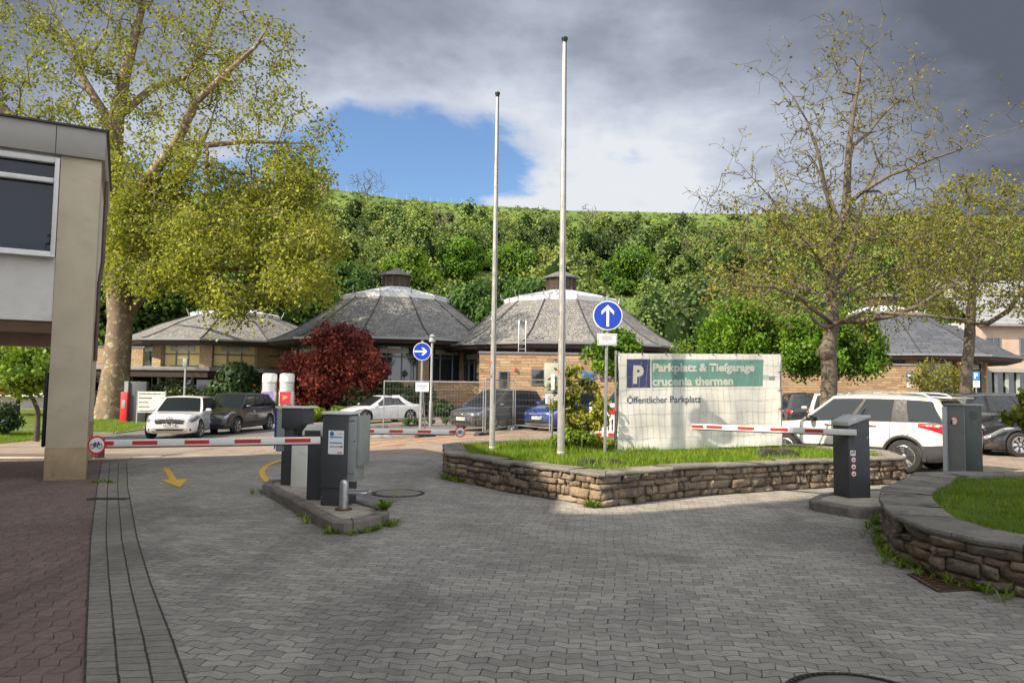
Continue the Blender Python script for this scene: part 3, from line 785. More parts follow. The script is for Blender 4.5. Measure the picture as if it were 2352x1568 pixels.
blades('bed_grass', XY, lambda x, y: g(x, y) + H1 - .065, .105, rg, var=np.clip(1 + nz * 1.3, .45, 1.8), wd=.009)
# right planter
H2 = .43
rf = [(2036, 1118), (2031, 1134), (2032, 1150), (2060, 1180), (2150, 1213), (2250, 1233), (2352, 1248)]
RP = [gp(x, y, H2) for x, y in rf]
R_out = [(p.x, p.y) for p in RP] + [(5.6, 4.6), (9, 3.6), (13, 3.6), (14, 8), (12.5, 10.6), (9.6, 11.4), (7.6, 11.5), (6.2, 11.2), (5.55, 10.3)]
pr = thing('stone_planter', 'curved low sandstone planter with broad slate coping at the right edge of the paving', 'planter')
Jr = stone_wall(R_out, H2, 12, pr, lambda i: i < len(rf) + 2 or i > len(R_out) - 3, cop_w=.50)
bedR = [(p.x, p.y) for p in Jr]
mb = MB(); mb.add([(x, y, g(x, y) + H2 - .04) for x, y in bedR], [tuple(range(len(bedR)))]); mb.build('bed_soil', M['lawn'], pr)
XY = in_xy(bedR, 46000, rg); XY = XY[(XY[:, 0] / np.maximum(XY[:, 1], .1) < .85)]
blades('bed_grass', XY, lambda x, y: g(x, y) + H2 - .042, .05, rg, wd=.006, var=np.array([1 + .6 * mnoise.noise(Vector((x * 2, y * 2, 3))) for x, y in XY]))
# ------------------------------------------------------------------ buildings
M['render_beige'] = pm('beige_render', (.44, .385, .28), .9, var=.08, scale=1.5, bump=.35, bscale=120, dirt=.18)
M['render_white'] = pm('white_render', (.58, .56, .52), .9, var=.06, scale=1.5, bump=.35, bscale=120, dirt=.15)
M['plinth'] = pm('ochre_plinth', (.30, .225, .135), .9, var=.15, scale=2.5, bump=.4, bscale=90, dirt=.4)
M['zinc'] = pm('zinc_fascia', (.29, .275, .25), .6, .0, var=.06, scale=1.2, bump=.04, bscale=8)
M['white_frame'] = pm('white_window_frame', (.62, .62, .60), .4, var=.04, dirt=.12)
M['soffit'] = pm('brown_soffit', (.36, .265, .20), .8, var=.1, bump=.1)
M['glass'] = glass('window_glass')
M['glass_blue'] = glass('office_window_glass', (.008, .016, .032), .02, .3)
M['dark_metal'] = pm('dark_metal', (.03, .03, .032), .5, .4, var=.15)
M['grey_metal'] = pm('grey_metal', (.26, .27, .28), .4, .6, var=.08)
M['steel'] = pm('galvanised_steel', (.42, .43, .43), .38, .8, var=.15, scale=20)
M['timber_dark'] = pm('dark_timber', (.035, .020, .016), .7, var=.25, scale=7, bump=.15)
M['black'] = pm('black_plastic', (.012, .012, .013), .5, var=.2)
M['lamp_on'] = pm('warm_lamp_cover', (.8, .7, .45), .4)
A = R(28)
c0 = gp(196, 1101); 
off = thing('office_building', 'beige two storey office building on pillars over a covered walk with wide window', 'building', (c0.x, c0.y, c0.z), A)
D_ = 4.3
mb = MB(); mb.box((-7.3, D_ / 2, 5.92), (14.7, D_ + .12, .52)); mb.build('fascia', M['zinc'], off, bevel=.008)
mb = MB(); mb.box((-7.3, D_ / 2, 6.195), (14.78, D_ + .20, .035)); mb.build('roof_edge', M['dark_metal'], off)
mb = MB()
for x in (-.68, -3.1, -5.5): MB().box((x, -.0605, 5.92), (.012, .006, .52)).build('fascia_joint', M['dark_metal'], off)
mb = MB(); mb.box((-.30, .25, 3.10), (.60, .5, 5.12)); mb.build('column', M['render_beige'], off, bevel=.01)
mb = MB(); mb.box((-.30, .25, .26), (.61, .51, .62)); mb.build('column_base', M['plinth'], off, bevel=.01)
mb = MB(); mb.box((-7.6, .14, 3.30), (14.0, .24, 1.12)); mb.build('wall', M['render_white'], off)
mb = MB()
mb.box((-7.5, .16, 5.63), (13.8, .2, .07)); mb.box((-.645, .05, 4.72), (.07, .16, 1.76)); mb.box((-7.6, .06, 5.56), (13.9, .12, .10)); mb.box((-7.6, .05, 3.90), (13.98, .15, .09))
mb.box((-7.6, .06, 5.20), (13.9, .11, .085)); mb.box((-6.2, .06, 4.72), (.10, .11, 1.6)); mb.box((-7.6, .00, 3.845), (13.98, .26, .02))
wf = mb.build('window_frame', M['white_frame'], off, bevel=.006)
mb = MB(); mb.box((-7.6, .13, 4.73), (13.85, .012, 1.62)); mb.build('window_pane', M['glass_blue'], wf)
mb = MB(); mb.box((-7.3, 2.4, 2.79), (14.5, 3.75, .10)); mb.build('soffit', M['soffit'], off)
mb = MB(); mb.box((-7.3, D_ - .22, 2.60), (14.5, .36, .28)); mb.build('beam', M['soffit'], off)
mb = MB(); mb.box((-.32, D_ - .25, 1.23), (.56, .36, 2.46)); mb.build('rear_column', M['render_beige'], off, bevel=.01)
mb = MB(); mb.box((-.32, D_ - .25, .40), (.572, .372, .86)); mb.build('rear_column_base', M['plinth'], off)
mb = MB(); mb.box((-.10, D_ / 2 + .2, 4.25), (.14, D_ - .75, 2.80)); mb.build('side_wall', M['render_white'], off)
mb = MB(); mb.box((-7.5, D_ - .1, 4.25), (14.2, .2, 2.8)); mb.build('back_wall', M['render_white'], off)
mb = MB(); mb.tube([(.06, 1.2, 5.6), (.06, 1.2, 4.0), (.02, 1.2, 3.6), (.02, 1.2, 2.1)], .035, 8); mb.build('downpipe', pm('brown_downpipe', (.10, .06, .045), .5), off, smooth=True)
mb = MB(); mb.lathe([(.0, 0), (.05, .01), (.055, .10), (.03, .16)], (-.55, 1.6, 2.58), 12); mb.build('ceiling_lamp', M['lamp_on'], off, smooth=True)
mb = MB(); mb.box((-.66, .44, 1.2), (.06, .10, 1.3)); mb.build('handle_rail', M['black'], off, bevel=.02)
mb = MB(); mb.box((-2.26, -.005, 3.90), (.035, .05, .08)); mb.build('window_latch', M['black'], wf)
off.scale = (1, 1, .965)
for i, (x, y, w_, h_, lb) in enumerate([(8, -15, 9, 13, 'leafy tree behind the camera, nearest of the row reflected in the windows'), (18, -19, 10, 13, 'leafy tree behind the camera, second of the row reflected in the windows'), (28, -16, 9, 12, 'leafy tree behind the camera, third of the row reflected in the windows'), (-1, -21, 8, 10, 'leafy tree behind the camera, farthest of the row reflected in the windows')]):
    bush('street_tree', lb, 'tree', (x, y, 0), w_, w_, h_, M['leaf_mid'], 4500, .5, 150 + i, lumps=22, trunk_h=h_ * .3, stem=.25, lum=.26, part='crown', group='trees behind the camera')
# unseen tall block left of the frame, outline shaped to cast the foreground shade
nb = thing('office_building', 'unseen tall rendered block left of the camera, outline shaped to shade the foreground', 'building', (0, 0, 0))
pn_ = [(-30, -.3), (-30, -26), (-2, -26), (-8.5, 3.35), (-13.6, .50), (-17.1, -1.35)]
mb = MB(); mb.prism(pn_, 0, 16.7); mb.build('wall', M['render_white'], nb, fixn=True)
mb = MB(); mb.prism([(x * 1.002, y) for x, y in pn_], 16.702, 16.85); mb.build('roof', M['zinc'], nb, fixn=True)
for k in range(5):
    for j in range(6):
        u = .1 + j * .15; mb = MB(); mb.box((-2 - 6.5 * u + .02, -26 + 29.75 * u, 2.2 + k * 3.1), (.06, 2.0, 1.5), math.atan2(29.75, -6.5) - PI / 2); mb.build('window', M['glass_blue'], nb)
mb = MB(); mb.prism([(-11.2, 4.7), (-12.85, 9.2), (-21, 6.0), (-21, -1), (-12, -.5)], 0, 11.0, M=None); mb.build('wall', M['render_white'], thing('shade_annexe', 'unseen mid height annexe added to close the shadow between tall block and pillar building', 'building'), fixn=True)  # added wing, never in view, that shades the gap between both shadows
M['sandstone'] = masonry('coursed_sandstone', [(.24, .15, .08), (.36, .25, .14), (.42, .30, .18), (.29, .18, .10), (.50, .37, .23)], .62, .165, (.16, .105, .06), .010, .05, 1.0)
M['sand_brick'] = masonry('sandstone_blocks', [(.33, .235, .13), (.38, .28, .165), (.42, .32, .20)], .34, .19, (.16, .11, .065), .014, .01, .5)
M['slate'] = masonry('slate_roofing', [(.13, .13, .125), (.19, .187, .178), (.26, .25, .23), (.155, .152, .145)], .30, .26, (.045, .045, .043), .016, .07, 1.0, plane='dome', grime=.3)
M['slate_dark'] = masonry('dark_slate_roofing', [(.055, .062, .078), (.08, .088, .105), (.10, .105, .125)], .8, .36, (.022, .022, .028), .03, .02, .6, plane='dome', grime=.15)
M['lead'] = pm('lead_flashing', (.055, .058, .062), .6, .3, var=.2)
M['skyglass'] = glass('skylight_glass', (.32, .40, .48), .15, 1.0)  # pale blue base colour, reflected sky painted into the glass
M['sky_frame'] = pm('skylight_frame', (.62, .63, .65), .4, .2, var=.1)
M['blind'] = pm('yellow_blinds', (.72, .58, .26), .8, var=.06, scale=1.5)
M['concrete'] = pm('concrete_band', (.27, .27, .27), .85, var=.1, scale=1.2, bump=.2, dirt=.3)
M['window_frame_dk'] = pm('blue_grey_frame', (.12, .14, .155), .45, .2)
NS = 12
def dome(name, label, cx, cy, Rr, ze, prof, lantern, wall_fn, slate='slate', base=0., phase=0., skylight=True):
    t = thing(name, label, 'building', (cx, cy, base))
    ph = PI / 2 + PI / NS + phase     # a flat face looks at the street
    fa = math.atan2(-cy, -cx); ph = fa + PI / NS
    def ring(r, z): return [(r * math.cos(ph + 2 * PI * k / NS), r * math.sin(ph + 2 * PI * k / NS), z) for k in range(NS)]
    prof = [(r * Rr, ze + h) for r, h in prof]
    pts = []
    for a, b in zip(prof[:-1], prof[1:]):
        for k in range(4): pts.append((a[0] + (b[0] - a[0]) * k / 4, a[1] + (b[1] - a[1]) * k / 4))
    pts.append(prof[-1])
    mb = MB(); vs = []; 
    for r, z in pts: vs += ring(r, z)
    fs = [(i * NS + k, i * NS + (k + 1) % NS, (i + 1) * NS + (k + 1) % NS, (i + 1) * NS + k) for i in range(len(pts) - 1) for k in range(NS)]
    mb.add(vs, fs); mb.build('roof', M[slate], t)
    mb = MB()
    for k in range(NS):
        mb.tube([Vector(vs[i * NS + k]) * 1.002 + Vector((0, 0, .01)) for i in range(len(pts))], .045, 5)
    mb.build('roof_ridge', M['lead'], t)
    mb = MB(); q = len(mb.v)
    prf = [(Rr + .06, ze + .02), (Rr + .10, ze + .04), (Rr + .10, ze - .09), (Rr, ze - .10), (Rr - .12, ze - .34), (Rr - .5, ze - .42), (Rr * .74, ze - .30)]
    vs2 = []
    for r, z in prf: vs2 += ring(r, z)
    f2 = [(i * NS + k, (i + 1) * NS + k, (i + 1) * NS + (k + 1) % NS, i * NS + (k + 1) % NS) for i in range(len(prf) - 1) for k in range(NS)]
    ms = [0 if i < 3 else 1 for i in range(len(prf) - 1) for k in range(NS)]
    mb.v = vs2; mb.f = f2; mb.m = ms; mb.build('eave', [M['grey_metal'], M['timber_dark']], t)
    r1, z1 = prof[-1]
    if skylight:
        r2, z2 = lantern['r'] , z1 + lantern['sk']
        mb = MB(); vs3 = ring(r1 + .10, z1 - .10) + ring(r1 + .14, z1 + .22) + ring(r1 - .05, z1 + .26) + ring(r1 - .2, z1 + .2)
        mb.add(vs3, [(i * NS + k, i * NS + (k + 1) % NS, (i + 1) * NS + (k + 1) % NS, (i + 1) * NS + k) for i in range(3) for k in range(NS)])
        a_ = ring(r1 - .02, z1 + .24); b_ = ring(r2, z2)
        for k in range(NS):
            A_, B_ = Vector(a_[k]), Vector(b_[k]); A2, B2 = Vector(a_[(k + 1) % NS]), Vector(b_[(k + 1) % NS])
            mb.bar(A_, B_, .12, .12)
            for j in (1, 2): mb.bar(A_.lerp(A2, j / 3), B_.lerp(B2, j / 3), .05, .07)
            mb.bar(A_.lerp(B_, .5), A2.lerp(B2, .5), .05, .07); mb.bar(A_.lerp(B_, .97), A2.lerp(B2, .97), .12, .09)
        sk = mb.build('skylight', M['sky_frame'], t)
        mb = MB(); vs4 = ring(r1 - .04, z1 + .20) + ring(r2, z2 - .04)
        mb.add(vs4, [(k, (k + 1) % NS, NS + (k + 1) % NS, NS + k) for k in range(NS)]); mb.build('skylight_pane', M['skyglass'], sk)
        mb = MB()
        for k in range(NS):
            p = Vector(a_[k]); d = Vector((p.x, p.y, 0)).normalized(); mb.tube([p, p + d * .35 + Vector((0, 0, -.05)), p + d * .45 + Vector((0, 0, .35))], .03, 5)
        mb.build('snow_guard', M['steel'], sk)
    if lantern.get('h'):
        r2 = lantern['r']; z2 = z1 + lantern['sk']; h = lantern['h']
        mb = MB(); vs = ring(r2, z2 - .1) + ring(r2, z2 + h); mb.add(vs, [(k, (k + 1) % NS, NS + (k + 1) % NS, NS + k) for k in range(NS)])
        ln = mb.build('lantern', M['timber_dark'], t)
        mb = MB()
        for k in range(NS):
            p = Vector(ring(r2 + .02, z2)[k]); mb.bar(p, p + Vector((0, 0, h)), .09, .09)
            q_ = Vector(ring(r2 + .02, z2)[(k + 1) % NS])
            for j in range(8): zz = Vector((0, 0, .12 + j * (h - .2) / 8)); mb.bar(p + zz, q_ + zz, .03, .05)
        mb.build('louvre', pm('weathered_timber', (.075, .05, .04), .8, var=.3), ln)
        mb = MB(); mb.add(ring(r2 * 1.28, z2 + h - .03) + ring(r2 * 1.28, z2 + h + .05) + ring(.02, z2 + h + lantern['top']),
                          [(i * NS + k, i * NS + (k + 1) % NS, (i + 1) * NS + (k + 1) % NS, (i + 1) * NS + k) for i in range(2) for k in range(NS)] + [tuple(range(NS))[::-1]])
        mb.build('lantern_roof', M['slate'], ln)
    wall_fn(t, ring, ph)
    return t
def walls_glass(rw, z0, z1, piers='sand_brick', nface=None, blinds=(), two=None, pier_w=.75, behind=True, extra=0):
    def fn(t, ring, ph):
        V_ = [Vector(p) for p in ring(rw, 0)]
        fa = math.atan2(-t.location.y, -t.location.x)
        for k in range(NS):
            mid = (V_[k] + V_[(k + 1) % NS]) / 2; ang = (math.atan2(mid.y, mid.x) - fa + PI) % (2 * PI) - PI
            if abs(ang) > R(100): continue
            a, b = V_[k], V_[(k + 1) % NS]
            d = (b - a).normalized(); nrm = Vector((d.y, -d.x, 0)); rz = math.atan2(d.y, d.x); Lf = (b - a).length
            # pier at each corner
            mb = MB(); mb.box(a + Vector((0, 0, (z0 + z1) / 2)), (pier_w, .5, z1 - z0), rz - PI / NS); mb.build('pier', M[piers], t)
            bl = k in blinds
            mb = MB(); mb.box(mid + Vector((0, 0, (z0 + z1) / 2)), (Lf - pier_w, .05, z1 - z0), rz); w_ = mb.build('window_pane', M['blind'] if bl else M['glass'], t)
            mb = MB()
            for j in range(4):
                p = a.lerp(b, (pier_w / 2 + (Lf - pier_w) * j / 3) / Lf) + nrm * .06; mb.bar(p + Vector((0, 0, z0)), p + Vector((0, 0, z1)), .09, .07)
            for zz in ([z0 + .05, z1 - .06, z1 - .75] + ([z0 + (z1 - z0) * .35] if z1 - z0 > 2.6 else [])):
                mb.bar(a.lerp(b, .06) + nrm * .06 + Vector((0, 0, zz)), a.lerp(b, .94) + nrm * .06 + Vector((0, 0, zz)), .07, .10)
            mb.build('window_frame', M['window_frame_dk'], t)
            # interior: pale back wall seen faintly through the clerestory
            mb = MB(); mb.box(mid + nrm * .09 + Vector((0, 0, z1 - .36)), (Lf * .5, .02, .34), rz); mb.build('clerestory_pane', pm('pale_clerestory', (.38, .38, .30), .3, var=.3, scale=1), t)
        if two:
            two(t, V_, ph)
    return fn
prof = [(1, 0), (.93, .22), (.80, .82), (.63, 1.90), (.425, 3.30)]
dome('thermal_bath_building', 'middle polygonal slate roofed bath pavilion with glazed skylight and timber lantern behind the red maple', at(906, 790, 55).x, 55, 9.1, 4.78, prof, dict(r=1.0, sk=1.0, h=.95, top=.65), walls_glass(7.2, .2, 4.4), phase=0)
dome('thermal_bath_building', 'right polygonal slate roofed bath pavilion with skylight and lantern behind the right flagpole', at(1287, 790, 52).x, 52, 8.75, 4.45, [(1, 0), (.93, .22), (.80, .85), (.63, 1.95), (.455, 3.22)], dict(r=1.03, sk=.92, h=.98, top=.60), walls_glass(7.0, .2, 4.1))
def lower(t, V_, ph):
    mb = MB(); fa = math.atan2(-t.location.y, -t.location.x)
    ring_ = lambda r, z: [(r * math.cos(ph + 2 * PI * k / NS), r * math.sin(ph + 2 * PI * k / NS), z) for k in range(NS)]
    mb.add(ring_(8.1, 2.62) + ring_(8.1, 2.92), [(k, (k + 1) % NS, NS + (k + 1) % NS, NS + k) for k in range(NS)] + [tuple(range(NS, 2 * NS)), tuple(range(NS))[::-1]]); mb.build('concrete_band', M['concrete'], t)
    mb = MB(); mb.add(ring_(7.85, 2.0) + ring_(7.85, 2.618), [(k, (k + 1) % NS, NS + (k + 1) % NS, NS + k) for k in range(NS)]); mb.build('ground_floor_fascia', M['timber_dark'], t)
    V2 = [Vector(p) for p in ring_(6.9, 0)]
    for k in range(NS):
        a, b = V2[k], V2[(k + 1) % NS]; mid = (a + b) / 2; ang = (math.atan2(mid.y, mid.x) - fa + PI) % (2 * PI) - PI
        if abs(ang) > R(100): continue
        d = (b - a).normalized(); rz = math.atan2(d.y, d.x); bl = 0.0 < ang < R(50)
        mb = MB(); mb.box(mid + Vector((0, 0, .9)), ((b - a).length, .05, 2.5), rz); mb.build('window_pane', M['blind'] if bl else M['glass'], t)
        mb = MB(); n_ = Vector((d.y, -d.x, 0)) * .05
        for j in range(4):
            p = a.lerp(b, j / 3) + n_; mb.bar(p + Vector((0, 0, -.3)), p + Vector((0, 0, 2.1)), .10, .08)
        mb.bar(a + n_ + Vector((0, 0, 1.15)), b + n_ + Vector((0, 0, 1.15)), .07, .10); mb.build('window_frame', M['grey_metal'], t)
dome('thermal_bath_building', 'left polygonal slate roofed bath pavilion with a flat skylight, partly hidden by the plane tree', at(540, 785, 62).x, 62, 9.2, 4.95, [(1, 0), (.93, .2), (.80, .72), (.63, 1.5), (.385, 2.35)], dict(r=1.6, sk=.62), walls_glass(7.5, 2.95, 4.65, blinds=(10, 11, 0, 1, 2), two=lower, pier_w=.9))
dome('thermal_bath_building', 'dark slate roofed pavilion with deep black eaves on the right behind the leafing trees', at(2027, 820, 60).x, 60, 9.55, 4.45, [(1, 0), (.94, .22), (.83, .85), (.62, 2.1), (.30, 3.5)], dict(r=1.1, sk=.8, h=.8, top=.5), walls_glass(7.0, -.1, 4.1), slate='slate_dark')
# flat connecting wing on the far left, with deck and canopy
x0, x1 = at(205, 840, 50).x, at(470, 840, 50).x
wg = thing('canopy_wing', 'entrance wing with grey canopy band and sandstone parapet beside the plane tree trunk', 'building', (x0 - 4, 51, -.5))
Lw = x1 - x0 + 4
mb = MB(); mb.box((Lw / 2, 3, 3.22), (Lw, 6.4, .26)); mb.build('canopy', M['concrete'], wg, bevel=.02)
mb = MB(); mb.box((Lw / 2, 3, 2.86), (Lw - .3, 6.2, .44)); mb.build('canopy_fascia', M['timber_dark'], wg)
mb = MB(); mb.box((Lw * .25, 2.5, 4.05), (Lw * .5, .3, 1.4)); mb.build('parapet', M['sand_brick'], wg)
mb = MB(); mb.box((Lw * .25, 2.5, 4.80), (Lw * .52, .42, .08)); mb.build('parapet_cap', M['grey_metal'], wg)
mb = MB(); mb.box((Lw / 2, 4, 1.3), (Lw, .05, 2.7)); mb.build('glass_front', M['glass'], wg)
mb = MB()
for k in range(9): mb.box((Lw * k / 8, 3.9, 1.3), (.10, .1, 2.7))
mb.box((Lw / 2, 3.9, 1.5), (Lw, .08, .09)); mb.build('door_frame', M['grey_metal'], wg)
mb = MB(); mb.box((Lw * .72, 3.7, .75), (1.3, .1, 1.9)); mb.build('door', M['window_frame_dk'], wg)
for k in range(5):
    mb = MB(); mb.lathe([(.12, -.1), (.12, 2.66)], (Lw * (k + .3) / 5, 1.0, 0), 12); mb.build('post', M['grey_metal'], wg, smooth=True)

def wall_block(name, label, px0, px1, y, z0, z1, depth, mat, cap=True, rz=0, cat='building', capm='grey_metal'):
    xa, xb = at(px0, 890, y).x, at(px1, 890, y).x
    t = thing(name, label, cat, (xa, y, 0), rz); L_ = xb - xa
    mb = MB(); mb.box((L_ / 2, depth / 2, (z0 + z1) / 2), (L_, depth, z1 - z0)); mb.build('wall', M[mat], t)
    if cap:
        mb = MB(); mb.box((L_ / 2, depth / 2, z1 + .04), (L_ + .1, depth + .12, .1)); mb.build('wall_cap', M[capm], t)
    return t, L_
fb, Lf = wall_block('bath_front_block', 'coursed sandstone flat roofed block with a blue wave emblem and dark lettering', 1100, 1562, 43, -.4, 3.72, 1.4, 'sandstone', cat='building')
px2x = lambda px: at(px, 870, 43).x - fb.location.x
def zpy(px, py, y): return at(px, py, y).z
for a_, b_, t_, u_ in ((1146, 1167, 853, 905), (1221, 1250, 849, 882)):
    xa, xb = px2x(a_), px2x(b_); za, zb = zpy(a_, u_, 43), zpy(a_, t_, 43)
    mb = MB(); mb.box(((xa + xb) / 2, -.005, (za + zb) / 2), (xb - xa, .04, zb - za)); w_ = mb.build('window_pane', M['glass'], fb)
    mb = MB()
    for x in (xa, xb): mb.box((x, -.02, (za + zb) / 2), (.07, .07, zb - za + .07))
    for z in (za, zb): mb.box(((xa + xb) / 2, -.022, z), (xb - xa, .07, .07))
    mb.build('window_frame', M['window_frame_dk'], w_)
mb = MB(); mb.box((px2x(1183), -.08, zpy(1183, 848, 43)), (.12, .14, .2)); mb.build('alarm_light', pm('red_alarm', (.5, .06, .03), .4), fb, bevel=.02)
# emblem: two blue waves, and the lettering
M['wave'] = pm('blue_emblem', (.035, .14, .42), .4); M['letter_dk'] = pm('dark_lettering', (.05, .05, .09), .5)
def wave_strip(x0, x1, z, a, th, n=24, ph=0, y=-.05):
    mb = MB(); top = []; bot = []
    for i in range(n + 1):
        t_ = i / n; x = x0 + (x1 - x0) * t_; zz = z + a * math.sin(t_ * 2 * PI * 1.1 + ph); hh = th * (.35 + .65 * math.sin(PI * min(1, t_ * 1.3 + .05)))
        top.append((x, zz + hh / 2)); bot.append((x, zz - hh / 2))
    vs = [(x, y, z_) for x, z_ in bot] + [(x, y, z_) for x, z_ in top] + [(x, 0.0, z_) for x, z_ in bot] + [(x, 0.0, z_) for x, z_ in top]; k = n + 1
    fs = [(i, i + 1, k + i + 1, k + i) for i in range(n)] + [(k + i, k + i + 1, 3 * k + i + 1, 3 * k + i) for i in range(n)] + [(i, 2 * k + i, 2 * k + i + 1, i + 1) for i in range(n)]
    mb.add(vs, fs); return mb
mb = wave_strip(px2x(1332), px2x(1371), zpy(1350, 857, 43), .05, .20); b2 = wave_strip(px2x(1328), px2x(1371), zpy(1350, 869, 43), .06, .18, ph=.5)
mb.add(b2.v, b2.f); b3 = wave_strip(px2x(1340), px2x(1368), zpy(1350, 863, 43), .03, .10, ph=1.2); mb.add(b3.v, b3.f); mb.build('emblem', M['wave'], fb)
def text_mesh(name, s_, size, mat, parent, loc, rot=(PI / 2, 0, 0), align='LEFT', bold=0., extrude=.004, sx=1., spacing=1., keep=True):
    cu = bpy.data.curves.new(name, 'FONT'); cu.body = s_; cu.size = size; cu.extrude = extrude; cu.offset = bold; cu.align_x = align; cu.resolution_u = 4; cu.space_character = spacing
    o = bpy.data.objects.new(name, cu); C.collection.objects.link(o); bpy.context.view_layer.update()
    me = bpy.data.meshes.new_from_object(o.evaluated_get(bpy.context.evaluated_depsgraph_get())); C.collection.objects.unlink(o); bpy.data.objects.remove(o)
    me.materials.clear(); me.materials.append(mat); o = bpy.data.objects.new(name, me); C.collection.objects.link(o)
    if parent is not None: o.parent = parent
    o.location = loc; o.rotation_euler = rot; o.scale = (sx, 1, 1); return o
text_mesh('lettering', 'crucenia', .46, M['letter_dk'], fb, (px2x(1377), -.03, zpy(1390, 861, 43)), bold=.012)
text_mesh('lettering', 'thermen', .46, M['letter_dk'], fb, (px2x(1377), -.03, zpy(1390, 875, 43)), bold=.012)
wall_block('sandstone_wall', 'long pale sandstone garden wall on the right behind the parked cars and bare tree', 1562, 2117, 46, -.4, 3.46, .5, 'sandstone', cat='wall')
wall_block('sandstone_wall', 'low rough sandstone retaining wall in front of the middle pavilion windows', 640, 1100, 45.4, -.5, 2.0, .5, 'sandstone', cat='wall', capm='coping')
lad = thing('roof_ladder', 'steel roof ladder with curved handrails standing on the sandstone block', 'ladder', (at(1199, 812, 43.6).x, 43.6, 3.81))
mb = MB()
for s_ in (-.21, .21): mb.tube([(s_, 0, 0), (s_, 0, 1.75), (s_, .1, 1.92), (s_, .28, 1.95), (s_, .42, 1.82), (s_, .45, 1.5)], .03, 8)
mb.build('rail', M['steel'], lad, smooth=True)
mb = MB()
for k in range(5): mb.tube([(-.21, 0, .2 + .3 * k), (.21, 0, .2 + .3 * k)], .02, 6)
mb.build('rung', M['steel'], lad)
# pink rendered building on the far right
M['pink'] = pm('pink_sandstone_cladding', (.42, .31, .24), .8, var=.12, scale=.8, bump=.1)
M['roof_grey'] = masonry('grey_roof_sheet', [(.20, .21, .22), (.25, .26, .27), (.23, .24, .25)], 1.2, .45, (.10, .10, .11), .02, .01, .2, grime=.2)
pk = thing('clinic_building', 'pink clad building with dark framed windows over a glazed ground floor at the right edge', 'building', (at(2256, 800, 62).x, 62, -.1))
mb = MB(); mb.box((12, 6, 5.9), (24, 12, 3.7)); mb.build('upper_wall', M['pink'], pk)
mb = MB(); mb.box((12, 6, 3.9), (24.3, 12.3, .32)); mb.build('band', M['zinc'], pk)
mb = MB(); mb.box((12, 6.2, 1.9), (23.6, 11.6, 3.8)); mb.build('glazed_front', M['glass'], pk)
mb = MB()
for k in range(24): mb.box((.3 + k * .95, .30, 1.9), (.28, .12, 3.7))
mb.build('facade_fin', pm('pale_green_fin', (.30, .34, .30), .5, var=.15), pk)
for xa, xb in ((.35, 1.5), (3.2, 5.9), (8, 11), (13, 16)):
    mb = MB(); mb.box(((xa + xb) / 2, .03, 5.75), (xb - xa, .1, 1.75)); w_ = mb.build('window_pane', M['glass'], pk)
    mb = MB(); n = max(2, round((xb - xa) / .75))
    for k in range(n + 1): mb.box((xa + (xb - xa) * k / n, -.02, 5.75), (.09, .14, 1.8))
    for z in (4.86, 5.3, 6.62): mb.box(((xa + xb) / 2, -.022, z), (xb - xa, .13, .09))
    mb.build('window_frame', M['window_frame_dk'], w_)
mb = MB(); mb.add([(-.6, -.7, 7.6), (25, -.7, 7.6), (25, 7, 12.4), (-.6, 7, 12.4), (-.6, -.7, 7.85), (25, -.7, 7.85), (25, 7, 12.65), (-.6, 7, 12.65)], [(0, 1, 5, 4), (4, 5, 6, 7), (0, 4, 7, 3), (1, 2, 6, 5), (0, 3, 2, 1), (2, 3, 7, 6)]); mb.build('roof', M['roof_grey'], pk)
mb = MB(); mb.box((-1.3, 2, 4.6), (1.6, 3, 6.6)); mb.build('stair_tower', M['render_white'], pk)
mb = MB(); mb.box((-2.2, .35, 7.2), (1.0, .1, 1.2)); mb.box((-2.2, .29, 7.2), (.75, .05, .95), m=1); mb.build('open_window', [M['white_frame'], M['glass']], pk)
# pale pyramid roofed pavilion on the far lawn, seen under the office
tp = thing('lawn_pavilion', 'white pyramid roofed pavilion far on the lawn under the office building', 'pavilion', (at(75, 940, 66).x, 66, -.8))
mb = MB(); mb.lathe([(4.6, 0), (4.6, 1.3)], (0, 0, 0), 8); mb.build('wall', M['render_white'], tp)
mb = MB(); mb.lathe([(5.6, 1.25), (5.5, 1.35), (.4, 4.2)], (0, 0, 0), 8); mb.build('roof', M['render_white'], tp)

# ------------------------------------------------------------------ hill with wood
rt = [(-400, 500), (0, 500), (200, 470), (450, 440), (700, 428), (900, 455), (1100, 472), (1300, 483), (1600, 490), (1750, 492), (2352, 496), (2900, 500)]
def zr(u):
    px = u * FPX + CXP
    px = min(max(px, -400), 2900)
    for (a, ya), (b, yb) in zip(rt[:-1], rt[1:]):
        if a <= px <= b:
            py = ya + (yb - ya) * (px - a) / (b - a); break
    return at(px, py, 300).z
def hill(x, y):
    if y < 84: return -.6
    s_ = min(1, (y - 84) / 216); z = zr(x / 300) * (.62 * s_ + .38 * s_ ** 1.6) if False else zr(x / max(y, 150)) * s_ ** 1.05
    if y > 300: z -= (y - 300) * .35
    return z + 1.6 * mnoise.noise(Vector((x * .03, y * .03, 1))) * min(1, s_ * 6) * (1 if s_ < .9 else 0.2)
xs = np.arange(-420, 421, 6.); ys = list(np.arange(84, 310, 6.)) + [302, 330, 380]
ys = sorted(set(ys)); vs = [(x, y, hill(x, y)) for y in ys for x in xs]; n = len(xs)
mb = MB(); mb.add(vs, [(j * n + i, j * n + i + 1, (j + 1) * n + i + 1, (j + 1) * n + i) for j in range(len(ys) - 1) for i in range(n - 1)])
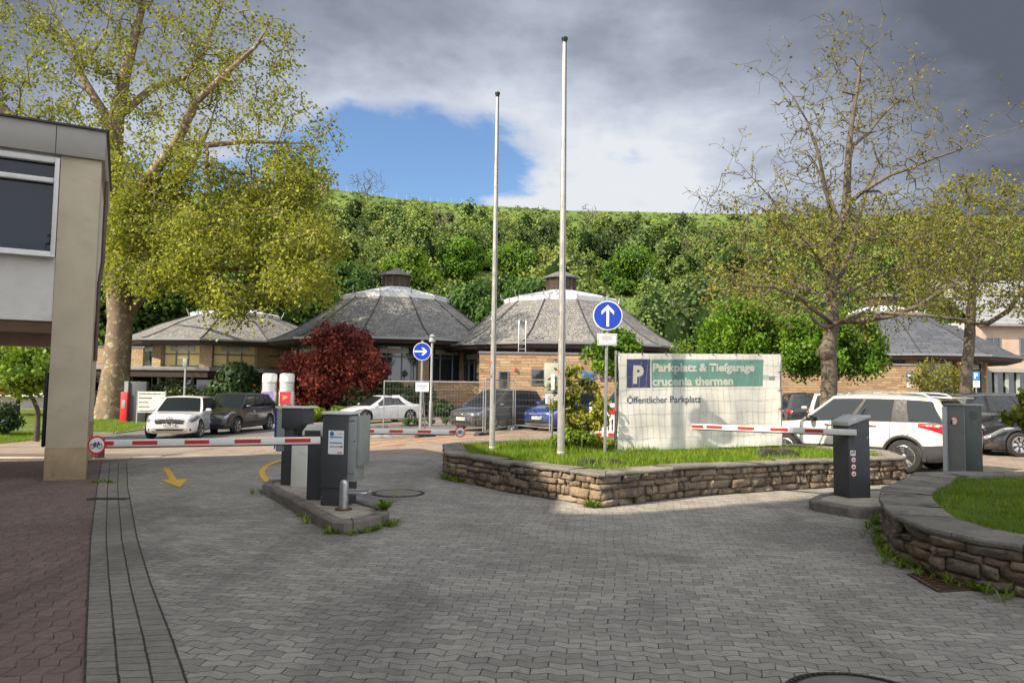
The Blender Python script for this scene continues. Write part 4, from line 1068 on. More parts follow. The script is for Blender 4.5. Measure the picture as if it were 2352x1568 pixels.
def hill_mat():
    m, t, b = new_mat('hillside_meadow'); p = geo_pos(t)
    c = tmix(t, tsm(t, tnoise(t, p, .05, 6, .6), .35, .65), (.085, .14, .022), (.15, .23, .03))
    c = tmix(t, tsm(t, tnoise(t, p, .35, 6, .7), .45, .7), c, (.035, .06, .014))
    c = tmix(t, tsm(t, tnoise(t, p, .09, 4, .6), .66, .74), c, (.11, .075, .05))
    t.links.new(c, b.inputs['Base Color']); b.inputs['Roughness'].default_value = 1; tbump(t, b, tnoise(t, p, 1.2, 5, .7), 1, .8); return m
M['hill'] = hill_mat()
tag(mb.build('hillside', M['hill'], smooth=True, sharp=180), kind='structure')
def ico(): 
    bm = bmesh.new(); bmesh.ops.create_icosphere(bm, subdivisions=1, radius=1); v = np.array([q.co[:] for q in bm.verts]); f = np.array([[q.index for q in p.verts] for p in bm.faces]); bm.free(); return v, f
IV, IF = ico()
HM = [(1058, 600, 150, 10.5), (1178, 605, 160, 12.5), (1442, 625, 150, 11.5), (940, 640, 110, 9), (1100, 705, 92, 8), (1215, 690, 96, 8), (790, 660, 100, 9)]
def woodland():
    rg = np.random.default_rng(21); Vs = []; Fs = []; Ts = []; k = 0; cV = []; cF = []; ck = 0; cnt = 0
    for it in range(2300):
        y = 86 + (282 - 86) * rg.random() ** 1.05; x = rg.uniform(-.62, .78) * y
        if y > 246 - 14 * mnoise.noise(Vector((x * .02, 0, 5))) and rg.random() > .12: continue
        if mnoise.noise(Vector((x * .022, y * .022, 9))) > .40 and y > 150: continue
        if any(abs(x - at(a_, b_, d_).x * y / d_) < w_ * .5 and d_ - 22 < y < d_ + 3 for a_, b_, d_, w_ in HM): continue
        z = hill(x, y); far = (y - 86) / 200
        r_ = rg.choice([1.7, 2.4, 3.2, 4.6, 5.6], p=[.25, .3, .25, .14, .06]) * rg.uniform(.85, 1.15) * (1.15 - .45 * far); h_ = r_ * rg.uniform(.8, 1.5)
        if y > 225: r_ *= .7; h_ *= .6
        sp = mnoise.noise(Vector((x * .03, y * .03, 2))); base_t = np.clip(.42 + .30 * sp + rg.normal(0, .22), .0, .80) if rg.random() > .07 else .99
        n_ = int(1050 - 600 * far); nl = 5
        cs = rg.normal(size=(nl, 3)) * .42; cs[:, 2] = np.abs(cs[:, 2]) * .9 + .15
        d = rg.normal(size=(n_, 3)); d /= np.linalg.norm(d, axis=1)[:, None]; pi_ = rg.integers(0, nl, n_)
        P = (cs[pi_] + d * rg.uniform(.42, .62, n_)[:, None]) * np.array([r_, r_, h_]) + np.array([x, y, z + h_ * .45])
        ti = np.clip(base_t + rg.normal(0, .12, n_) + (rg.random(nl)[pi_] - .5) * .25, 0, 1)
        V_, F_, T_ = leaf_quads(P, (.35 + .36 * far) * (r_ / 3.2) ** .4, rg, ti, aspect=.8, nrm=d)
        Vs.append(V_); Fs.append(F_ + k); Ts.append(T_); k += len(V_)
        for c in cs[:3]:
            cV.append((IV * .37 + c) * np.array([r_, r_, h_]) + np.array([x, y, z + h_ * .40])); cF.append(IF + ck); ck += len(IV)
        cnt += 1
    for it in range(1100):
        y = rg.uniform(236, 297); x = rg.uniform(-.5, .72) * y; r_ = rg.choice([.5, .8, 1.3], p=[.5, .35, .15]); n_ = 70; d = rg.normal(size=(n_, 3)); d /= np.linalg.norm(d, axis=1)[:, None]
        P = d * np.array([r_ * 1.3, r_ * 1.3, r_ * .7]) * rg.uniform(.7, 1, n_)[:, None] + np.array([x, y, hill(x, y) + r_ * .3]); V_, F_, T_ = leaf_quads(P, .55, rg, np.clip(rg.uniform(.2, .75) + rg.normal(0, .1, n_), 0, .85), aspect=.8, nrm=d); Vs.append(V_); Fs.append(F_ + k); Ts.append(T_); k += len(V_)
    o = np_mesh('hillside_wood', np.concatenate(Vs), np.concatenate(Fs), M['leaf_hill'], tint=np.concatenate(Ts)); tag(o, kind='stuff')
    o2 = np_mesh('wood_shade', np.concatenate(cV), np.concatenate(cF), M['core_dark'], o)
woodland()
def bare_skel_tree(name, label, base, h_, w_, n, seed, mat='bark_grey', group=None, tipr=.05, trunk=.2, cat='bare tree', lo=.25):
    rg = np.random.default_rng(seed); t = thing(name, label, cat, base, 0, group)
    A_ = rg.normal(size=(n, 3)); A_ /= np.linalg.norm(A_, axis=1)[:, None]; A_ *= (rg.random(n) ** .4)[:, None]
    A_ = A_ * np.array([w_ / 2, w_ / 2, h_ * (1 - lo) / 2]) + np.array([0, 0, h_ * (1 + lo) / 2])
    P, pa, ra, tips = skeleton([([(0, 0, -.2), (0, 0, h_ * lo * .5), (0, 0, h_ * lo)], [trunk, trunk * .85, trunk * .7])], A_, rg, seg=h_ * .08, tip=tipr)
    wood('trunk', P, pa, ra, M[mat], t, thin=tipr); return t, P, tips
for i, (px, d_, h_, w_, lb) in enumerate([(840, 268, 14, 17, 'bare grey tree standing on the hill crest above the left pavilion'), (1010, 190, 13, 8, 'bare pale tree on the hillside between the two lanterns'), (1350, 215, 12, 7, 'thin bare tree high on the hillside right of the right flagpole'), (1575, 175, 9, 6, 'pale bare shrub tree on the hillside above the blue arrow sign')]):
    x = at(px, 600, d_).x; bare_skel_tree('bare_tree', lb, (x, d_, hill(x, d_)), h_, w_, 160, 40 + i, group='bare trees on the hillside', tipr=.06, trunk=.35)
for i, (px, py, d_, w_, lb, mt_) in enumerate([(1058, 600, 150, 10.5, 'bright green round maple on the hillside between the flagpole and left lantern', 'leaf_bright'), (1178, 605, 160, 12.5, 'bright green broad maple on the hillside between the two flagpoles', 'leaf_bright'),
                                               (1442, 625, 150, 11.5, 'bright green round maple on the hillside right of the right lantern', 'leaf_bright'), (940, 640, 110, 9, 'yellowish green tree rising behind the left lantern', 'leaf_hedge'),
                                               (1100, 705, 92, 8, 'yellowish green tree just behind the valley between the two pavilions', 'leaf_mid'), (1215, 690, 96, 8, 'mid green tree behind the left slope of the right pavilion', 'leaf_mid'), (790, 660, 100, 9, 'mid green tree behind the left pavilion slope', 'leaf_mid')]):
    x = at(px, py, d_).x; z = hill(x, d_); zc = at(px, py, d_).z; h_ = max(5, zc - z + w_ * .45)
    rg = np.random.default_rng(60 + i); bush('maple_tree', lb, 'tree', (x, d_, z), w_, w_ * .9, h_, M[mt_], 9000, .42, 60 + i, group='bright trees on the hillside', lumps=26, trunk_h=h_ - w_ * .95, stem=.25, lum=.24, flat=.8, part='crown')
# railing along the hillside path
hr = thing('hillside_railing', 'thin metal railing along the hillside path behind the blue arrow sign', 'railing')
mb = MB(); pts = [at(px, 686 + (px - 1500) * .05, 118) for px in range(1500, 2060, 22)]
pts = [Vector((p.x, 118, p.z)) for p in pts]
for p in pts: mb.bar(p - Vector((0, 0, 3.2)), p, .10)
for dz in (0, -.55): mb.tube([p + Vector((0, 0, dz)) for p in pts], .05, 5)
mb.build('rail', M['steel'], hr)
pmb = MB(); pmb.bar((0, 0, -.5), (0, 0, 2.2), .10); po = None
for i in range(46):
    px = 700 + i * 26 + rnd.uniform(-6, 6); x = at(px, 480, 299).x
    if po is None: o = po = pmb.build('vineyard_post', M['steel'])
    else: o = po.copy(); C.collection.objects.link(o)
    o.location = (x, 297 + rnd.uniform(-3, 3), 0); o.location.z = hill(x, o.location.y)
    tag(o, 'thin vineyard post standing on the hill crest against the sky', 'post', 'vineyard posts along the hill crest')
# ------------------------------------------------------------------ barriers and cabinets
M['cab_grey'] = pm('dark_grey_cabinet', (.052, .056, .062), .55, .1, var=.08, scale=3, bump=.25, bscale=300, dirt=.15)
M['cab_side'] = pm('mid_grey_cabinet', (.105, .105, .105), .5, .1, var=.08, scale=3, dirt=.15)
M['cab_light'] = pm('light_grey_panel', (.25, .27, .26), .45, var=.05, scale=3, dirt=.22)
M['cab_front'] = pm('mid_grey_front', (.15, .16, .155), .5, var=.06, dirt=.2)
M['cab_white'] = pm('off_white_cabinet', (.60, .60, .55), .5, var=.05, scale=3, dirt=.25)
M['cab_green'] = pm('dark_green_metal', (.030, .042, .036), .5, .1, var=.08, bump=.1)
M['white_paint'] = pm('white_paint', (.66, .67, .64), .38, var=.04, scale=4, dirt=.12)
M['red_film'] = pm('red_reflective_film', (.52, .022, .022), .35, var=.06)
M['red_paint'] = pm('red_paint', (.55, .03, .03), .4, var=.06)
M['blue_sign'] = pm('blue_sign_face', (.010, .050, .42), .3, var=.03)
M['sign_white'] = pm('white_sign_face', (.78, .78, .76), .35, var=.03)
M['rubber'] = pm('black_rubber', (.025, .024, .023), .8, var=.3, bump=.2, dirt=.4)
M['kerb_stone'] = pm('weathered_kerb_concrete', (.155, .135, .12), .9, var=.22, scale=5, bump=.6, bscale=60, dirt=.5)
M['screed'] = pm('cracked_mortar_top', (.30, .27, .22), .95, var=.25, scale=4, bump=.8, bscale=30, dirt=.6)
M['ink'] = pm('black_print', (.02, .02, .025), .5)
M['blue_print'] = pm('blue_print', (.03, .20, .50), .5); M['orange_print'] = pm('orange_print', (.55, .18, .10), .5)
# kerbed island under the left barrier
i1 = lambda x, y: (551 + x / 3.556, 781 + y / 3.556)
IZ = .15
isl = [i1(*p) for p in [(182, 1168), (560, 1368), (690, 1438), (760, 1464), (850, 1472), (1000, 1462), (1130, 1430), (1222, 1398), (1205, 1368), (960, 1300), (600, 1185), (340, 1135), (230, 1140)]]
IP = [gp(x, y, IZ) for x, y in isl]
def kerb_island(name, label, IP, H_, seed, top='screed', gap_=.004, wk=.13, cat='kerb island'):
    t = thing(name, label, cat); rg = np.random.default_rng(seed)
    O = [Vector((p[0], p[1], 0)) for p in IP]; n = len(O)
    area = sum(O[i].x * O[(i + 1) % n].y - O[(i + 1) % n].x * O[i].y for i in range(n))
    if area < 0: O = O[::-1]
    P = resample(O, .05)[:-1]; I = offset_pts(P, wk); m_ = len(P); mb = MB(); i = 0
    while i < m_:
        l = min(m_ - i, int(rg.integers(9, 14))); 
        if m_ - i - l < 4: l = m_ - i
        dz = rg.normal(0, .004); jx = rg.normal(0, .003); sec = []
        for k in range(l + 1):
            a = P[(i + k) % m_]; b = I[(i + k) % m_]; d = (b - a).normalized()
            if k in (0, l): 
                tt = (P[(i + 1) % m_] - a).normalized() if k == 0 else (P[(i + l - 1) % m_] - a).normalized(); a = a + tt * gap_; b = b + tt * gap_
            e = H_ + dz + rg.normal(0, .0015)
            sec.append([(a.x - jx * d.x, a.y - jx * d.y, g(a.x, a.y) - .05), (a.x, a.y, g(a.x, a.y) + e - .025), (a.x + d.x * .022, a.y + d.y * .022, g(a.x, a.y) + e), (b.x, b.y, g(b.x, b.y) + e + .002), (b.x, b.y, g(b.x, b.y) + .0)])
        vs = [v for s_ in sec for v in s_]; q = 5
        fs = [(k * q + j, (k + 1) * q + j, (k + 1) * q + (j + 1) % q, k * q + (j + 1) % q) for k in range(l) for j in range(q)] + [tuple(range(q)), tuple(range(l * q, l * q + q))[::-1]]
        mb.add(vs, fs); i += l
    mb.build('kerb_stones', M['kerb_stone'], t, smooth=True, sharp=40, fixn=True)
    I2 = offset_pts(P, .035); mb = MB(); mb.add([(p.x, p.y, g(p.x, p.y) + H_ - .012) for p in I2], [tuple(range(m_))]); mb.build('infill', M[top], t)
    return t
kerb_island('kerb_island', 'long narrow kerbed island of weathered concrete carrying the left barrier and grey cabinets', IP, IZ, 4)
# weeds along the kerb
def weeds(XY, z, n, rg, h_=.10, name='weeds'):
    V = []; T = []; F = []; k = 0
    for (x, y), zz in zip(XY, z):
        m_ = int(rg.integers(5, 13)); s_ = h_ * rg.uniform(.4, 1.4)
        for j in range(m_):
            a = rg.uniform(0, 6.28); l = s_ * rg.uniform(.5, 1.2); u = np.array([math.cos(a), math.sin(a), 0]); p0 = np.array([x, y, zz]) + u * .01; w_ = .008 * s_ / .1
            si = np.array([-u[1], u[0], 0]) * w_; up = rg.uniform(.35, 1.2)
            p1 = p0 + u * l * .45 + np.array([0, 0, l * up * .6]); p2 = p0 + u * l * .9 + np.array([0, 0, l * up * .7])
            V += [p0 - si * .4, p0 + si * .4, p1 + si, p1 - si, p1 - si, p1 + si, p2 + si * .1, p2 - si * .1]; F += [(k, k + 1, k + 2, k + 3), (k + 4, k + 5, k + 6, k + 7)]; k += 8; T += [rg.random()] * 8
    o = np_mesh(name, np.array(V), np.array(F), M['blade'], tint=np.array(T)); tag(o, kind='stuff')
rg = np.random.default_rng(9)
wx = []
O = [Vector((p.x, p.y, 0)) for p in IP]
for a, b, dn in zip(O[:8], O[1:9], (1, 1.5, 6, 9, 12, 14, 12, 5)):
    for k in range(int((b - a).length * 3.2 * dn)):
        p = a.lerp(b, rg.random()); d = (b - a).normalized(); p = p + Vector((d.y, -d.x, 0)) * abs(rg.normal(.02, .045)); wx.append((p.x, p.y))
for i in range(len(rf) - 1):
    a, b = RP[i], RP[i + 1]; L_ = (b - a).length
    for k in range(int(L_ * 30)):
        p = a.lerp(b, rg.random()); d = (b - a).normalized(); p = p + Vector((d.y, -d.x, 0)) * abs(rg.normal(.03, .09)); wx.append((p.x, p.y))
for i in list(range(0, 3)) + [6]:
    a, b = FP[i], FP[i + 1]
    for k in range(14 if i != 6 else 26):
        p = a.lerp(b, rg.random() if i != 6 else 1 - abs(rg.normal(0, .12))); d = (b - a).normalized(); p = p + Vector((d.y, -d.x, 0)) * abs(rg.normal(.04, .05)); wx.append((p.x, p.y))
for k in range(14): wx.append((gp(215, 1113).x + rg.normal(0, .12), gp(215, 1108).y + rg.normal(0, .05)))
weeds(wx, [g(x, y) + .004 for x, y in wx], 0, rg)
wp = gp(*i1(1190, 1385), IZ); weeds([(wp.x + rg.normal(0, .03), wp.y) for k in range(4)], [IZ] * 4, 0, rg, .2)

RZI = math.atan2(IP[1].y - IP[0].y, IP[1].x - IP[0].x)        # direction of the island
def cabinet(name, label, cat, loc, rz, w_, d_, h_, mat, cap=None, capz=.03, group=None, capm='white_paint', part='housing'):
    t = thing(name, label, cat, loc, rz, group)
    mb = MB(); mb.box((0, 0, h_ / 2), (w_, d_, h_)); mb.build(part, M[mat], t, bevel=.012)
    if cap is not None:
        mb = MB(); mb.box((0, 0, h_ + capz / 2), (w_ + cap, d_ + cap, capz)); mb.build('lid', M[capm], t, bevel=.01)
    return t
def disc_sign(t, c, r_, face, ring=None, n=48, th=.006, dirn=-1, name='sign_face'):
    """round sign in the local xz plane looking to -y"""
    mb = MB(); mb.lathe([(r_, 0), (r_, th)], (c[0], c[1], c[2]), n, axis='y'); o = mb.build(name, M[ring or face], t)
    if ring:
        mb = MB(); mb.lathe([(r_ * .80, 0), (r_ * .80, th)], (c[0], c[1] - .003, c[2]), n, axis='y'); mb.build('disc', M[face], o)
    return o
def bicycle(parent, c, s_, y):
    """bicycle pictogram made of thin tubes"""
    mb = MB(); P = lambda x, z: (c[0] + x * s_, y, c[2] + z * s_)
    for x in (-.5, .5): mb.tube([P(x + .33 * math.cos(2 * PI * k / 20), -.12 + .33 * math.sin(2 * PI * k / 20)) for k in range(20)], .045 * s_, 5, closed=True)
    for a, b in (((-.5, -.12), (-.15, .28)), ((-.15, .28), (.33, .28)), ((.33, .28), (.5, -.12)), ((-.15, .28), (.0, -.15)), ((.0, -.15), (.33, .28)), ((-.5, -.12), (.0, -.15)), ((.33, .28), (.28, .45)), ((.28, .45), (.42, .47)), ((-.18, .38), (-.15, .28)), ((-.28, .39), (-.08, .39))):
        mb.tube([P(*a), P(*b)], .045 * s_, 5)
    return mb.build('bicycle_symbol', M['ink'], parent)
MC = gp(741, 1160, IZ) 
mc = cabinet('ticket_cabinet', 'tall dark grey cabinet with a printed notice at the front of the left island', 'cabinet', (MC.x + .15, MC.y + .2, IZ - .012), R(-10), .33, .36, 1.12, 'cab_grey', .03, .035)
mb = MB(); mb.box((.215, .0, .70), (.10, .33, .80)); mb.build('side_cover', M['cab_light'], mc, bevel=.008)
mb = MB(); mb.box((.285, .05, .80), (.04, .36, .62)); mb.build('side_door', M['cab_light'], mc, bevel=.004)
mb = MB(); mb.box((0, -.184, .22), (.33, .004, .006)); mb.build('panel_seam', M['black'], mc)
mb = MB(); mb.box((.02, -.183, .78), (.20, .006, .29)); po_ = mb.build('notice', M['sign_white'], mc)
mb = MB()
for z, m_ in ((.845, 0), (.775, 0), (.73, 1)): mb.box((.02, -.1875, z), (.165, .003, .012), m=m_)
mb.lathe([(.028, 0), (.028, .003)], (-.035, -.189, .885), 20, axis='y'); mb.lathe([(.014, 0), (.014, .003)], (.095, -.189, .73), 16, axis='y')
mb.box((.075, -.1875, .885), (.05, .003, .006), m=1); mb.box((.075, -.1875, .655), (.06, .003, .014), m=1)
mb.build('print', [M['blue_print'], M['orange_print']], po_)
mb = MB()
for k in range(6): mb.box((-.167, -.08, .98 + k * .018), (.004, .10, .006))
mb.build('vent', M['black'], mc)
FCp = gp(706, 1146, IZ)
fc = thing('barrier', 'slim dark barrier with pale hood and long striped arm reaching left', 'barrier', (FCp.x + .09, FCp.y + .15, IZ - .012), R(-10))
mb = MB(); mb.box((0, 0, .41), (.17, .30, .82)); mb.build('housing', M['cab_grey'], fc, bevel=.008)
mb = MB(); mb.box((-.089, -.0, .41), (.012, .26, .80)); mb.build('side_strip', M['cab_light'], fc)
mb = MB(); mb.prism([(-.17, .0), (.12, .0), (.12, .17), (-.10, .15), (-.17, .06)], -.16, .16, M=Matrix.Translation((0.0, 0, .82)) @ Matrix.Rotation(R(90), 4, 'X')); mb.build('hood', M['white_paint'], fc, bevel=.014)
mb = MB(); mb.box((-.02, -.0, .86), (.22, .325, .07)); mb.build('hood_band', M['cab_grey'], fc)
mb = MB(); mb.lathe([(.009, 0), (.009, .004)], (.262, -.186, .80), 12, axis='y'); mb.box((.215, -.168, 1.05), (.09, .004, .004)); mb.box((.215, -.168, .40), (.09, .004, .004)); mb.build('lock', M['black'], mc)
for z in (.10, 1.06): MB().lathe([(.007, 0), (.007, .004)], (-.15, -.186, z), 10, axis='y').build('bolt', M['steel'], mc)
# left arm with its no-cycling sign
def inv(par, v):
    return (Matrix.Translation(par.location) @ Matrix.Rotation(par.rotation_euler.z, 4, 'Z')).inverted() @ Vector(v)
def arm(par, A_, B_, sect, reds, under=True):
    """A_: hinge end, B_: free end, in world metres; the arm is a part of its barrier"""
    A_ = inv(par, A_); B_ = inv(par, B_); d = B_ - A_; L_ = d.length; rz = math.atan2(d.y, d.x); tl = math.atan2(d.z, Vector((d.x, d.y)).length)
    h_, w_ = sect; Mx = Matrix.Translation(A_) @ Matrix.Rotation(rz, 4, 'Z') @ Matrix.Rotation(-tl, 4, 'Y')
    def rot(mb): mb.v = [tuple(Mx @ Vector(v)) for v in mb.v]; return mb
    mb = MB(); mb.box((L_ / 2, 0, 0), (L_, w_, h_)); bm_ = rot(mb).build('arm', M['white_paint'], par, bevel=.008)
    if under: mb = MB(); mb.box((L_ / 2, 0, -h_ / 2 - .007), (L_ - .02, w_ * .5, .014)); rot(mb).build('rubber_edge', M['black'], bm_)
    for a, b in reds:
        mb = MB(); mb.box(((a + b) / 2 * L_, 0, .002), ((b - a) * L_, w_ + .005, h_ * .52)); rot(mb).build('red_band', M['red_film'], bm_)
def arm_sign(par, c, r_, bs_):
    e = bpy.data.objects.new('no_cycling_sign', None); C.collection.objects.link(e); e.parent = par; e.location = inv(par, c); e.rotation_euler = (0, 0, -par.rotation_euler.z)
    mb = MB(); mb.lathe([(r_, 0), (r_, .006)], (0, 0, 0), 48, axis='y'); mb.build('sign_face', M['red_paint'], e)
    mb = MB(); mb.lathe([(r_ * .8, 0), (r_ * .8, .006)], (0, -.003, 0), 48, axis='y'); mb.build('disc', M['sign_white'], e)
    bicycle(e, (0, 0, 0), bs_, -.009)
azl = .885
a_h = at(736, 1010.5, 9.15); a_f = at(226, 1018, 8.75)
facing = 1
arm(fc, a_h, a_f, (.088, .05), [(.045, .165), (.275, .395), (.51, .62), (.74, .85), (.93, .985)][:5])
arm_sign(fc, at(222, 1021.5, 8.68), .108, .085)
# brick stub and rest behind the sign
bs = thing('arm_rest', 'small dark red ribbed post holding the free end of the left barrier arm', 'post', tuple(gp(213, 1054)), 0)
mb = MB()
for k in range(6): mb.box((-.17 + k * .068, 0, .24), (.05, .25, .48))
mb.box((0, 0, .24), (.36, .20, .46)); mb.build('post', pm('dark_red_brick', (.14, .05, .04), .8, var=.3, scale=12), bs)
# rear pair
RCp = gp(640, 1112, IZ)
rc = cabinet('ticket_cabinet', 'dark grey rear cabinet with a light control box at the back of the left island', 'cabinet', (RCp.x + .13, RCp.y + .17, IZ - .012), R(-10), .19, .30, 1.10, 'cab_grey')
mb = MB(); mb.box((.08, 0, .985), (.36, .34, .30)); mb.build('head', M['cab_grey'], rc, bevel=.012)
mb = MB(); mb.box((.05, 0, 1.15), (.50, .37, .03)); mb.build('lid', M['white_paint'], rc, bevel=.008)
mb = MB(); mb.box((-.12, -.0, .80), (.14, .32, .62)); mb.build('control_box', M['cab_light'], rc, bevel=.02)
mb = MB(); mb.box((-.197, 0, .83), (.016, .28, .48)); mb.box((-.197, -.165, .83), (.02, .006, .60)); mb.build('control_panel', M['blue_sign'], rc)
BHp = gp(688, 1117, IZ)
bh = thing('barrier', 'white based barrier with black hood and shorter striped arm reaching right', 'barrier', (BHp.x, BHp.y + .13, IZ - .012), R(-10))
mb = MB(); mb.box((0, 0, .32), (.24, .26, .64)); mb.build('housing', M['cab_white'], bh, bevel=.008)
mb = MB(); mb.prism([(-.02, 0), (.36, 0), (.36, .27), (.03, .27), (-.02, .20)], -.15, .15, M=Matrix.Translation((0, 0, .64)) @ Matrix.Rotation(R(90), 4, 'X')); mb.build('hood', M['black'], bh, bevel=.01)
ra, rb_ = at(812, 989, 11.2), at(1046, 991.5, 11.6)
arm(bh, at(700, 988, 11.1), rb_, (.078, .05), [(.36 + k * .19, .36 + k * .19 + .09) for k in range(3)] + [(.955, .998)])
arm_sign(bh, at(1057, 992, 11.5), .083, .066)
bl = gp(789, 1168, IZ)
bo = thing('bollard', 'short round topped galvanised bollard with a hooped rail at the front of the island', 'bollard', (bl.x, bl.y, IZ - .012))
mb = MB(); mb.lathe([(.054, 0), (.054, .30), (.050, .33), (.035, .352), (.0, .362)], (0, 0, 0), 20); mb.build('post', M['steel'], bo, smooth=True)
mb = MB(); mb.lathe([(.10, .0), (.10, .02)], (0, 0, 0), 20); mb.build('foot_plate', pm('rusty_plate', (.09, .04, .02), .9, var=.3), bo)
mb = MB(); pts = [(.04, .02, .20)] + [(.20 + .09 * math.cos(a), .10 + .12 * math.sin(a), .20) for a in np.linspace(-PI / 2, PI / 2, 10)] + [(.0, .24, .20)]; mb.tube(pts, .021, 10); mb.build('hoop_rail', M['steel'], bo, smooth=True)
# right pedestal on its own kerbed pad
k5 = lambda x, y: (1782 + x / 3.413, 781 + y / 3.413)
pad = [k5(*p) for p in [(258, 1240), (300, 1215), (420, 1190), (640, 1165), (840, 1160), (1000, 1170), (1010, 1300), (860, 1318), (640, 1320), (450, 1290), (290, 1262)]]
kerb_island('kerb_island', 'rounded low kerbed pad of concrete carrying the right barrier pedestal', [gp(x, y, .13) for x, y in pad], .13, 6)
PP = gp(1970, 1141, .13)
pd = thing('barrier', 'dark grey right barrier with round stickers and a striped arm crossing the banner', 'barrier', (PP.x, PP.y + .16, .118), R(14))
mb = MB(); mb.prism([(-.19, 0), (.17, 0), (.17, 1.13), (-.19, 1.02)], -.17, .17, M=Matrix.Rotation(R(90), 4, 'X')); mb.build('housing', M['cab_grey'], pd, bevel=.01)
mb = MB(); mb.prism([(-.205, 1.02), (.185, 1.14), (.185, 1.185), (.02, 1.18), (-.205, 1.085)], -.185, .185, M=Matrix.Rotation(R(90), 4, 'X')); mb.build('lid', pm('grey_lid', (.40, .41, .39), .5, dirt=.2), pd, bevel=.012)
mb = MB(); mb.box((.176, .0, .56), (.012, .30, 1.10)); mb.build('side_panel', M['cab_light'], pd)
st_ = MB(); st_.box((-.12, -.173, .64), (.085, .004, .075)); o = st_.build('sticker', M['sign_white'], pd)
mb = MB(); mb.box((-.14, -.1765, .645), (.015, .003, .045)); mb.box((-.11, -.1765, .655), (.014, .003, .03)); mb.box((-.10, -.1765, .645), (.008, .003, .05)); mb.build('print', M['ink'], o)
mb = MB(); mb.box((0, -.1715, .92), (.36, .003, .004)); mb.build('panel_seam', M['black'], pd); MB().lathe([(.011, 0), (.011, .004)], (.13, -.175, .86), 12, axis='y').build('lock', M['steel'], pd)
for k, z in enumerate((.545, .445, .345)):
    o = disc_sign(pd, (-.115, -.176, z), .042, 'sign_white', 'red_paint', 24, .004, name='sticker')
    mb = MB(); mb.box((-.115, -.1825, z), (.010, .002, .035)); mb.box((-.115, -.1825, z - .005), (.03, .002, .008 if k == 0 else .018)); mb.build('print', M['ink'], o)
arm(pd, at(1967, 993, PP.y - .12), at(1590, 978.5, 11.9), (.085, .05), [(.18 + .205 * k, .18 + .205 * k + .105) for k in range(4)] + [(.92, .998)])
# free standing light grey and green cabinet behind the curved planter
PC = at(2216, 1085, 12.3)
pc = thing('electrical_cabinet', 'tall cabinet with light grey front and dark green side behind the curved planter', 'cabinet', (PC.x, 12.3, 0), R(-72))
mb = MB(); mb.box((0, 0, .72), (.37, .37, 1.44)); mb.build('housing', M['cab_green'], pc, bevel=.008)
mb = MB(); mb.box((0, -.190, .72), (.36, .016, 1.42)); mb.build('front_panel', M['cab_front'], pc, bevel=.003)
mb = MB(); mb.box((-.16, -.225, .86), (.07, .05, 1.10)); mb.build('side_box', pm('pale_blue_grey', (.42, .45, .47), .4, var=.05), pc, bevel=.006)
mb = MB(); mb.box((0, 0, 1.45), (.40, .42, .03)); mb.build('lid', M['cab_light'], pc, bevel=.006)
disc_sign(pc, (.0, -.205, 1.18), .075, 'sign_white', 'red_paint', 32, name='sticker')
mb = MB(); mb.tube([(-.04, -.213, 1.21), (-.04, -.213, 1.17), (-.06, -.213, 1.13)], .008, 5); mb.tube([(-.04, -.213, 1.17), (-.025, -.213, 1.13)], .008, 5); mb.tube([(-.06, -.213, 1.19), (-.015, -.213, 1.185)], .006, 5); mb.build('person_symbol', M['ink'], pc)
mb = MB(); mb.box((0, -.1995, .32), (.36, .003, .005)); mb.box((0, -.1995, .30), (.005, .003, .14)); mb.build('panel_seam', M['ink'], pc)
mb = MB()
for k in range(5): mb.box((.187, 0, 1.22 + k * .03), (.004, .16, .012))
mb.build('vent', M['black'], pc)

# ------------------------------------------------------------------ poles, signs
def flagpole(label, bx, by, tx, ty, r_, group='flagpoles'):
    b = gp(bx, by, H1 - .05); top = at(tx, ty, b.y); t = thing('flagpole', label, 'flagpole', tuple(b), 0, group); h_ = top.z - b.z
    mb = MB(); mb.lathe([(r_, 0), (r_ * .97, h_ * .3), (r_ * .8, h_ * .7), (r_ * .62, h_ - .1)], (0, 0, 0), 20); mb.build('pole', M['alu'], t, smooth=True)
    mb = MB(); mb.lathe([(r_ * .62, h_ - .1), (r_ * .7, h_ - .06), (r_ * .9, h_ - .035), (r_ * .9, h_), (.0, h_ + .01)], (0, 0, 0), 20); mb.build('truck', M['dark_metal'], t, smooth=True)
    mb = MB(); mb.bar((r_ * .5 - .0, -r_ * .86, .9), (r_ * .32, -r_ * .54, h_ - .1), .012, .010); mb.build('halyard_groove', M['dark_metal'], t)
    mb = MB(); mb.lathe([(r_ * 1.04, 0), (r_ * 1.04, .03)], (0, 0, .05), 20); mb.build('collar', M['cab_white'], t)
    rg_ = random.Random(int(bx)); cols = [(.5, .5, .48), (.12, .10, .3), (.45, .1, .06), (.05, .05, .06)]
    for k in range(7):
        a = R(200 + rg_.uniform(-40, 30)); z = rg_.uniform(1.2, 2.6); mb = MB(); mb.box((math.cos(a) * r_ * .99, math.sin(a) * r_ * .99, z), (.035, .006, .05), a + PI / 2); mb.build('sticker', pm('sticker', cols[k % 4], .5), t)
    return t
M['alu'] = pm('anodised_aluminium', (.50, .49, .46), .35, .55, var=.08, scale=3, dirt=.1)
flagpole('shorter aluminium flagpole standing left in the planter grass', 1130, 1034, 1155.5, 213, .056)
flagpole('taller aluminium flagpole standing beside the information sign', 1288, 1046, 1302, 87, .066)
